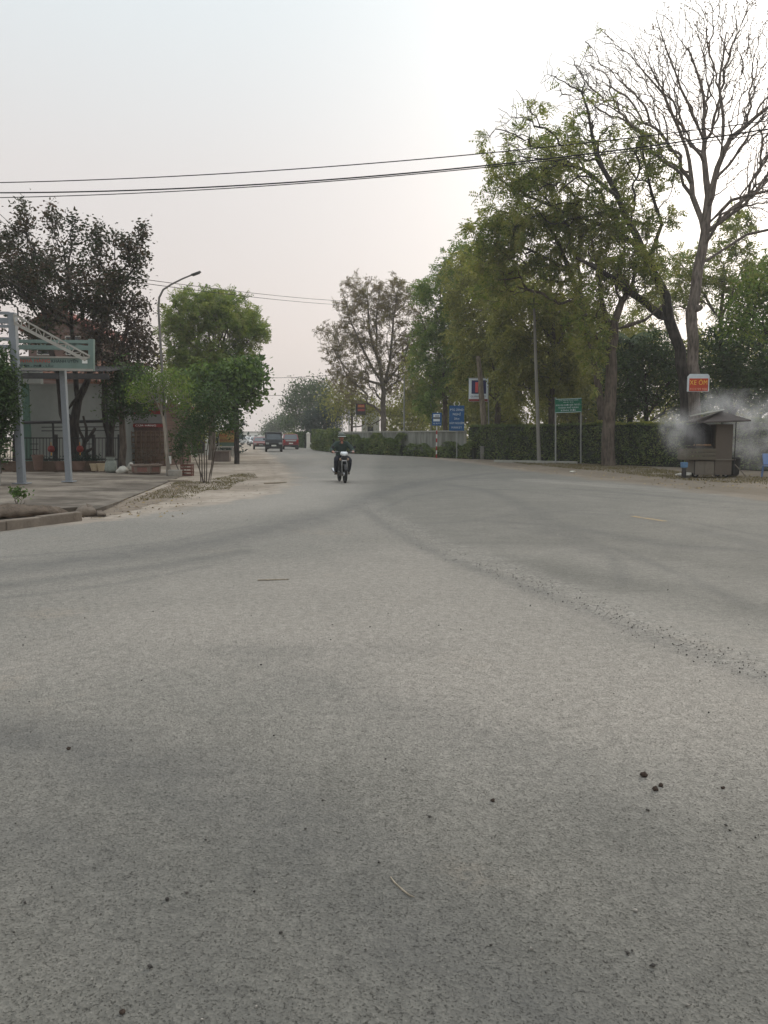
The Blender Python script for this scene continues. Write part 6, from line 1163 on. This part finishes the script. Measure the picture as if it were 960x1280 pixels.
SKIN = pm('skin', srgb(172, 120, 100), .6, .1, 10); JKT = pm('dark_green_jacket', srgb(54, 67, 62), .85, .2, 6, bump=.004); TRS = pm('dark_trousers', srgb(40, 42, 50), .85, .2, 6, bump=.004); SHOE = pm('brown_shoe', srgb(70, 58, 44), .6, .2, 10); SHIRT = pm('inner_shirt', srgb(70, 78, 80), .8, .1, 10)
def skin_body(name, chains, mats, pick, parent_loc, rz):
    """chains of (point, radius x, radius y); the first starts at the pelvis, later ones may start on an existing point"""
    vs, es, rs, roots = [], [], [], []
    def find(p):
        for i, v in enumerate(vs):
            if (Vector(v) - Vector(p)).length < 1e-4: return i
    for ch in chains:
        prev = None
        for p, rx, ry in ch:
            i = find(p)
            if i is None: vs.append(tuple(p)); rs.append((rx, ry)); i = len(vs) - 1; 
            if prev is not None: es.append((prev, i))
            elif i == len(vs) - 1 and (len(vs) == 1 or find(p) == i): roots.append(i)
            prev = i
    me = bpy.data.meshes.new(name); me.from_pydata(vs, es, []); o = bpy.data.objects.new(name, me); col.objects.link(o)
    md = o.modifiers.new('skin', 'SKIN'); md.use_smooth_shade = True
    sv = me.skin_vertices[0].data if me.skin_vertices else None
    if sv is None:
        import bmesh
        bm = bmesh.new(); bm.from_mesh(me); bm.verts.layers.skin.verify(); bm.to_mesh(me); bm.free(); sv = me.skin_vertices[0].data
    for i, r in enumerate(rs): sv[i].radius = r; sv[i].use_root = i in roots
    sb = o.modifiers.new('sub', 'SUBSURF'); sb.levels = 2; sb.render_levels = 2
    bpy.context.view_layer.update(); m2 = bpy.data.meshes.new_from_object(o.evaluated_get(bpy.context.evaluated_depsgraph_get())); bpy.data.objects.remove(o)
    m2.name = name; m2.materials.clear(); [m2.materials.append(k) for k in mats]
    for f in m2.polygons: f.material_index = pick(f.center)
    m2.polygons.foreach_set('use_smooth', [True] * len(m2.polygons)); o = bpy.data.objects.new(name, m2); col.objects.link(o); o.location = parent_loc; o.rotation_euler = (0, 0, rz); return o
V3 = lambda x, y, z: (x, y, z)
ch = [[(V3(0, .22, .84), .14, .13), (V3(0, .2, .98), .18, .14), (V3(0, .15, 1.14), .205, .145), (V3(0, .11, 1.27), .19, .125), (V3(0, .085, 1.355), .075, .075), (V3(0, .065, 1.41), .055, .058), (V3(0, .035, 1.465), .07, .082), (V3(0, .045, 1.53), .08, .098), (V3(0, .06, 1.59), .066, .08)],
      [(V3(0, .035, 1.465), .07, .082), (V3(0, -.06, 1.485), .016, .02)]]
for s in (-1, 1):
    ch += [[(V3(0, .11, 1.27), .19, .125), (V3(s * .18, .1, 1.29), .095, .09), (V3(s * .28, .07, 1.19), .084, .084), (V3(s * .37, -.03, 1.06), .07, .07), (V3(s * .35, -.16, 1.03), .056, .056), (V3(s * .33, -.25, 1.015), .034, .03), (V3(s * .325, -.31, 1.018), .042, .024)],
           [(V3(0, .22, .84), .14, .13), (V3(s * .11, .16, .82), .1, .1), (V3(s * .19, -.02, .79), .1, .1), (V3(s * .23, -.2, .73), .085, .085), (V3(s * .225, -.12, .55), .075, .08), (V3(s * .215, -.02, .39), .065, .07), (V3(s * .21, .02, .31), .04, .045)],
           [(V3(0, .045, 1.53), .08, .098), (V3(s * .088, .06, 1.5), .012, .022)]]
    for k in range(4):
        x = s * (.295 + .021 * k); ch.append([(V3(x, -.3, 1.022), .0095, .0095), (V3(x, -.345, 1.022), .0095, .0095), (V3(x, -.36, 1.0), .009, .009), (V3(x, -.34, .976 + .004 * (k % 2)), .008, .008)])
    ch.append([(V3(s * .285, -.27, 1.008), .011, .011), (V3(s * .268, -.3, .995), .01, .01), (V3(s * .272, -.33, .982), .009, .009)])
def pick(c):
    if c.z > 1.385: return 0
    if abs(c.x) > .2 and c.y < -.22 and c.z > .93: return 0
    if c.y < .02 and abs(c.x) < .05 - .55 * max(0, 1.33 - c.z) * .5 and c.z > 1.2: return 0
    if c.z > .9 or (abs(c.x) > .24 and c.z > .9): return 1
    return 2
rider = skin_body('person', ch, [SKIN, JKT, TRS], pick, bike.location, R(12))
tag(rider, 'man in dark green jacket and helmet riding the motorcycle, both hands on the bars', 'person')
def clothes(mb, name, mat, **k): return mb.build(name, mat, rider, **k)
m = MB(); m.lathe((0, .055, 1.505), [(.118, 0), (.128, .03), (.126, .075), (.1, .12), (.05, .145), (.005, .15)], 22); hm = clothes(m, 'helmet', pm('olive_helmet', srgb(64, 74, 66), .4, .1, 6, spec=.5), smooth=50)
m = MB(); vs, fs = [], []
for k in range(11):
    a = R(-160) + R(140) * k / 10; c, s = math.cos(a), math.sin(a); vs += [(c * .122, .055 + s * .122, 1.545), (c * .15, .045 + s * .19, 1.525), (c * .122, .055 + s * .122, 1.535), (c * .15, .045 + s * .19, 1.518)]
for k in range(10): i = 4 * k; fs += [(i, i + 4, i + 5, i + 1), (i + 2, i + 3, i + 7, i + 6), (i + 1, i + 5, i + 7, i + 3)]
m.add(vs, fs); m.build('visor', pm('visor_pale', srgb(150, 156, 150), .4, .1, 6), hm)
m = MB(); [m.tube([(s * .11, .05, 1.51), (s * .085, .0, 1.43), (0, -.03, 1.395)], .007, 6) for s in (-1, 1)]; clothes(m, 'chin_strap', DARKM)
m = MB(); [m.lathe((s * .032, -.05, 1.512), [(.004, -.006), (.011, 0), (.004, .008)], 8, axis='Y') for s in (-1, 1)]; clothes(m, 'eyes', DARKM); m = MB(); m.box((0, -.046, 1.447), (.042, .012, .009)); clothes(m, 'mouth', pm('lips', srgb(120, 70, 64), .6, .1, 10)); m = MB(); [m.box((s * .033, -.052, 1.53), (.036, .01, .008)) for s in (-1, 1)]; clothes(m, 'eyebrows', DARKM)
m = MB(); [m.beam((s * .0 + s * .012, -.028, 1.22), (s * .075, .0, 1.37), .03, .03) for s in (-1, 1)]; clothes(m, 'collar', JKT, bevel=.006)
for s in (-1, 1):
    m = MB(); m.add([(s * .21 + x * w, y, z) for y, z, w in ((.09, .285, .035), (.05, .285, .042), (-.06, .283, .045), (-.14, .282, .03), (-.14, .305, .026), (-.06, .33, .04), (.05, .37, .04), (.09, .36, .034)) for x in (-1, 1)], [(0, 1, 3, 2), (2, 3, 5, 4), (4, 5, 7, 6), (6, 7, 9, 8), (8, 9, 11, 10), (10, 11, 13, 12), (12, 13, 15, 14), (14, 15, 1, 0), (0, 2, 12, 14), (2, 4, 10, 12), (4, 6, 8, 10), (15, 13, 3, 1), (13, 11, 5, 3), (11, 9, 7, 5)]); clothes(m, 'shoe', SHOE, bevel=.012)

# ------------------------------------------------------------------ vehicles up the road
GLS = pm('vehicle_glass', (.05, .068, .08), .12, .15, 2, spec=.7); LMP = pm('head_lamp', srgb(150, 152, 150), .2, .06, 6, spec=.6); PLT = pm('number_plate', srgb(222, 222, 214), .5, .05, 8)
def vehicle(name, label, cat, loc, rz, paint, W_, prof, glass, front_face, rear_face, wheels, wr, roofbox=None, lamp_z=.75, plate_z=.5, win_front=True, cargo=None, extra=None):
    """prof: side outline (y, z), nose at negative y; narrowed above the beltline like a real body shell"""
    root = thing(name, label, cat, loc, rz); hw = W_ / 2; belt = max(z for y, z in glass[0]) if glass else 9; zlo = min(z for y, z in glass[0]) if glass else 9
    m = MB(); n_ = len(prof)
    def xw(z): return hw * (1 - .13 * max(0, (z - zlo) / max(.1, belt - zlo)) - .05 * max(0, (.45 - z) / .45))
    vs = [(-xw(z), y, z) for y, z in prof] + [(xw(z), y, z) for y, z in prof]; m.add(vs, [tuple(range(n_)), tuple(reversed(range(n_, 2 * n_)))] + [(i, n_ + i, n_ + (i + 1) % n_, (i + 1) % n_) for i in range(n_)]); m.build('body', paint, root, bevel=.03)
    for g in glass:
        for s in (-1, 1): m = MB(); m.add([(s * (xw(z) + .006), y, z) for y, z in g] + [(s * (xw(z) - .02), y, z) for y, z in g], [tuple(range(len(g))), tuple(reversed(range(len(g), 2 * len(g))))] + [(i, (i + 1) % len(g), len(g) + (i + 1) % len(g), len(g) + i) for i in range(len(g))]); m.build('side_window', GLS, root)
    def slant(nm, face, sgn):
        (y0, z0), (y1, z1) = face; m = MB(); a, b = .88, .82; d_ = Vector((0, z1 - z0, -(y1 - y0))).normalized() * (.012 * sgn); q = [Vector((-xw(z0) * a, y0, z0)), Vector((xw(z0) * a, y0, z0)), Vector((xw(z1) * b, y1, z1)), Vector((-xw(z1) * b, y1, z1))]; o_ = Vector((0, sgn * .012, .006)); m.add([v + o_ for v in q] + [v - o_ * .5 for v in q], [(0, 1, 2, 3), (7, 6, 5, 4), (0, 4, 5, 1), (1, 5, 6, 2), (2, 6, 7, 3), (3, 7, 4, 0)]); m.build(nm, GLS, root)
    if front_face: slant('windscreen', front_face, -1)
    if rear_face: slant('rear_window', rear_face, 1)
    for y in wheels:
        for s in (-1, 1):
            m = MB(); m.lathe((s * (hw - .1), y, wr), [(wr * .6, -.1), (wr * .95, -.1), (wr, -.06), (wr, .06), (wr * .95, .1), (wr * .6, .1)], 20, axis='X'); w = m.build('wheel', TYRE, root, smooth=40); m = MB(); m.lathe((s * (hw - .1), y, wr), [(wr * .2, -.104), (wr * .6, -.102), (wr * .6, .102), (wr * .2, .104)], 14, axis='X'); m.build('rim', RIM, w)
    y0 = min(y for y, z in prof); y1 = max(y for y, z in prof)
    for s in (-1, 1):
        m = MB(); m.box((s * hw * .74, y0 + .04, lamp_z), (.3, .14, .18)); m.build('headlight', LMP, root, bevel=.02); m = MB(); m.box((s * hw * .82, y1 - .03, lamp_z + .1), (.2, .1, .34)); m.build('tail_light', REDP, root, bevel=.02); m = MB(); zz = zlo + .12; m.box((s * (hw + .1), glass[0][0][0] if glass else 0, zz), (.16, .08, .16)); m.build('mirror', DARKM, root, bevel=.02)
    for yy, s in ((y0 - .012, -1), (y1 + .012, 1)): m = MB(); m.box((0, yy, plate_z), (.46, .02, .13)); m.build('number_plate', PLT, root)
    m = MB(); m.box((0, y0 - .0, .42), (W_ * .94, .16, .2)); m.box((0, y1, .42), (W_ * .94, .16, .2)); m.build('bumper', DARKM, root, bevel=.03)
    m = MB(); m.box((0, y0 - .004, lamp_z - .02), (W_ * .42, .05, .14)); m.build('grille', DARKM, root)
    if extra: extra(root)
    return root
NAVYP = pm('truck_navy', srgb(24, 27, 34), .4, .12, 3, dirt=.25, dirt_c=srgb(86, 82, 76), spec=.5); REDC = pm('red_car_paint', srgb(112, 20, 32), .35, .08, 3, dirt=.15, dirt_c=srgb(120, 80, 74), spec=.5); WHC = pm('white_car_paint', srgb(206, 208, 208), .35, .05, 3, spec=.5)
t = gp(340, 565)
def cargo(root):
    m = MB(); m.box((0, 1.45, 1.32), (1.66, 2.7, 1.16)); m.build('cargo_box', pm('truck_box', srgb(36, 40, 46), .6, .15, 2, dirt=.4, dirt_c=srgb(92, 88, 80)), root, bevel=.02); m = MB(); m.box((0, 1.3, .62), (1.3, 3.2, .14)); m.build('chassis', DARKM, root)
    m = MB(); m.box((0, -.55, 1.93), (1.35, .9, .06)); m.build('roof_rack', GALV, root); m = MB(); [m.box((s * .4, -1.18, 1.08), (.5, .02, .05)) for s in (-1, 1)]; m.build('wiper', DARKM, root)
vehicle('small_truck', 'small dark navy truck driving towards the viewer on the left side of the road', 'truck', (t.x, t.y + 1.2, .004), R(9), NAVYP, 1.68, [(-1.2, .4), (-1.25, .8), (-1.18, 1.05), (-.92, 1.82), (-.8, 1.88), (.05, 1.88), (.1, 1.8), (.1, .5), (-.35, .42)], [[(-1.0, 1.12), (-.8, 1.72), (-.1, 1.72), (-.1, 1.12)]], ((-1.13, 1.2), (-.95, 1.72)), None, (-.72, 2.1), .3, lamp_z=.82, plate_z=.62, extra=cargo)
t = gp(357, 562)
def taxi_top(root):
    m = MB(); m.box((0, .1, 1.81), (1.2, 1.4, .06)); m.box((0, .1, 1.91), (.7, .3, .05)); m.build('roof_load', pm('yellow_load', srgb(160, 152, 84), .6, .12, 3), root, bevel=.02); m = MB(); m.box((0, 2.16, 1.02), (1.2, .02, .16)); m.build('tailgate_trim', CHR, root)
vehicle('red_suv', 'red sport utility car with yellow load on its roof driving away behind the truck', 'car', (t.x + .25, t.y + 2.1, .004), R(14), REDC, 1.8, [(-2.15, .4), (-2.2, .85), (-1.2, 1.05), (-.5, 1.68), (-.2, 1.76), (1.6, 1.74), (2.1, 1.12), (2.15, .45), (1.5, .36), (-1.5, .36)], [[(-.95, 1.1), (-.42, 1.62), (.5, 1.66), (.5, 1.1)], [(.6, 1.1), (.6, 1.66), (1.5, 1.62), (1.85, 1.12)]], ((-1.15, 1.08), (-.55, 1.64)), ((2.07, 1.16), (1.64, 1.7)), (-1.35, 1.35), .34, lamp_z=.82, plate_z=.7, extra=taxi_top)
# turn the red car round: its rear faces the viewer
sv = bpy.data.objects['red_suv']; sv.rotation_euler.z = R(190)
SED = [(-2.2, .4), (-2.22, .72), (-1.3, .92), (-.6, 1.38), (-.2, 1.45), (.8, 1.43), (1.5, 1.02), (2.15, .95), (2.2, .5), (1.6, .34), (-1.5, .34)]; SEDG = [[(-1.0, .97), (-.5, 1.36), (.1, 1.38), (.1, .97)], [(.2, .97), (.2, 1.38), (.75, 1.36), (1.25, .99)]]
t = gp(322, 562); vehicle('dark_red_car', 'dark red and grey car half hidden to the left of the navy truck', 'car', (t.x, t.y + 2.3, .004), R(10), pm('dull_red_paint', srgb(104, 44, 40), .4, .12, 3, dirt=.2), 1.75, SED, SEDG, ((-1.25, .95), (-.66, 1.36)), ((1.45, 1.05), (.86, 1.42)), (-1.35, 1.35), .31, lamp_z=.66)
t = gp(316.5, 557.8); vehicle('white_car', 'white car approaching far off at the bend behind the dark red car', 'car', (t.x, t.y + 2, .004), R(10), WHC, 1.75, SED, SEDG, ((-1.25, .95), (-.66, 1.36)), ((1.45, 1.05), (.86, 1.42)), (-1.35, 1.35), .31, lamp_z=.66)
t = gp(304, 556.6); vehicle('white_car', 'white car parked farthest left beside the yellow banner in front of the shed', 'car', (t.x, t.y + 2, .004), R(60), WHC, 1.75, SED, SEDG, ((-1.25, .95), (-.66, 1.36)), ((1.45, 1.05), (.86, 1.42)), (-1.35, 1.35), .31, lamp_z=.66)
# ------------------------------------------------------------------ air, sky and light
n = NT('haze_air'); v = n.n('ShaderNodeVolumePrincipled'); v.inputs['Color'].default_value = (.9, .92, .94, 1); v.inputs['Density'].default_value = 0.0008; v.inputs['Anisotropy'].default_value = 0.25; n.l(v.outputs[0], n.out.inputs['Volume'])
m = MB(); m.box((0, 0, 16), (1440, 1440, 34)); hz_ = m.build('haze', n.m); tag(hz_, 'thin grey haze in the air', 'haze', kind='stuff')
SUN_EL, SUN_AZ = 24, 32          # low hazy sun ahead and to the right
w = bpy.data.worlds.new('World'); sc.world = w; w.use_nodes = True; t = w.node_tree; t.nodes.clear()
def N(ty): return t.nodes.new(ty)
o = N('ShaderNodeOutputWorld'); bg = N('ShaderNodeBackground'); sky = N('ShaderNodeTexSky'); sky.sky_type = 'NISHITA'; sky.sun_disc = False; sky.sun_elevation = R(SUN_EL); sky.sun_rotation = R(SUN_AZ); sky.dust_density = 6; sky.air_density = 1.2
hs = N('ShaderNodeHueSaturation'); hs.inputs['Saturation'].default_value = .35; t.links.new(sky.outputs[0], hs.inputs['Color'])
tc = N('ShaderNodeTexCoord'); sx = N('ShaderNodeSeparateXYZ'); t.links.new(tc.outputs['Generated'], sx.inputs[0])
rp = N('ShaderNodeValToRGB'); cr = rp.color_ramp; t.links.new(sx.outputs['Z'], rp.inputs[0])
K = 10.0
stops = [(0.0, (.66, .575, .54)), (.12, (.73, .645, .61)), (.3, (.765, .73, .715)), (.5, (.775, .86, .895)), (1.0, (1.75, 1.8, 1.85))]
while len(cr.elements) < len(stops): cr.elements.new(.5)
for e, (p_, c_) in zip(cr.elements, stops): e.position = p_; e.color = (*c_, 1)
ml = N('ShaderNodeMix'); ml.data_type = 'RGBA'; ml.blend_type = 'MULTIPLY'; ml.inputs[0].default_value = 1; ml.inputs[7].default_value = (K, K, K, 1); t.links.new(rp.outputs[0], ml.inputs[6])
mx = N('ShaderNodeMix'); mx.data_type = 'RGBA'; mx.inputs[0].default_value = .8; t.links.new(hs.outputs[0], mx.inputs[6]); t.links.new(ml.outputs[2], mx.inputs[7])
# the veiled sun brightens the thin cloud around it
sd_ = Vector((math.sin(R(SUN_AZ)) * math.cos(R(SUN_EL)), math.cos(R(SUN_AZ)) * math.cos(R(SUN_EL)), math.sin(R(SUN_EL))))
dt = N('ShaderNodeVectorMath'); dt.operation = 'DOT_PRODUCT'; t.links.new(tc.outputs['Generated'], dt.inputs[0]); dt.inputs[1].default_value = sd_
def MT(op, a, b):
    q = N('ShaderNodeMath'); q.operation = op
    for i, v_ in enumerate((a, b)):
        if isinstance(v_, (int, float)): q.inputs[i].default_value = v_
        else: t.links.new(v_, q.inputs[i])
    return q.outputs[0]
gl = MT('MULTIPLY', MT('POWER', MT('MAXIMUM', dt.outputs['Value'], 0.0), 8.0), .8)
gc = N('ShaderNodeMix'); gc.data_type = 'RGBA'; gc.blend_type = 'MULTIPLY'; gc.inputs[0].default_value = 1; t.links.new(gl, gc.inputs[6]); gc.inputs[7].default_value = (1.0, .78, .58, 1)
ad = N('ShaderNodeMix'); ad.data_type = 'RGBA'; ad.blend_type = 'ADD'; ad.inputs[0].default_value = 1; t.links.new(mx.outputs[2], ad.inputs[6]); t.links.new(gc.outputs[2], ad.inputs[7])
t.links.new(ad.outputs[2], bg.inputs['Color']); bg.inputs['Strength'].default_value = .1; t.links.new(bg.outputs[0], o.inputs['Surface'])
sl = bpy.data.lights.new('sun', 'SUN'); sl.energy = 1.1; sl.angle = R(14); sl.color = (1, .86, .68); so = bpy.data.objects.new('sun', sl); col.objects.link(so); so.rotation_euler = sd_.to_track_quat('Z', 'Y').to_euler(); so.location = sd_ * 100
vs_ = sc.view_settings; vs_.view_transform = 'Standard'; vs_.look = 'None'; vs_.exposure = 0.16; vs_.gamma = 1; vs_.use_curve_mapping = False
cy = sc.cycles; cy.max_bounces = 6; cy.diffuse_bounces = 3; cy.glossy_bounces = 2; cy.transmission_bounces = 3; cy.transparent_max_bounces = 6; cy.volume_bounces = 1; cy.use_denoising = True; cy.use_adaptive_sampling = True; cy.adaptive_threshold = .02; cy.volume_step_rate = 2.0; cy.volume_max_steps = 64; cy.caustics_reflective = False; cy.caustics_refractive = False
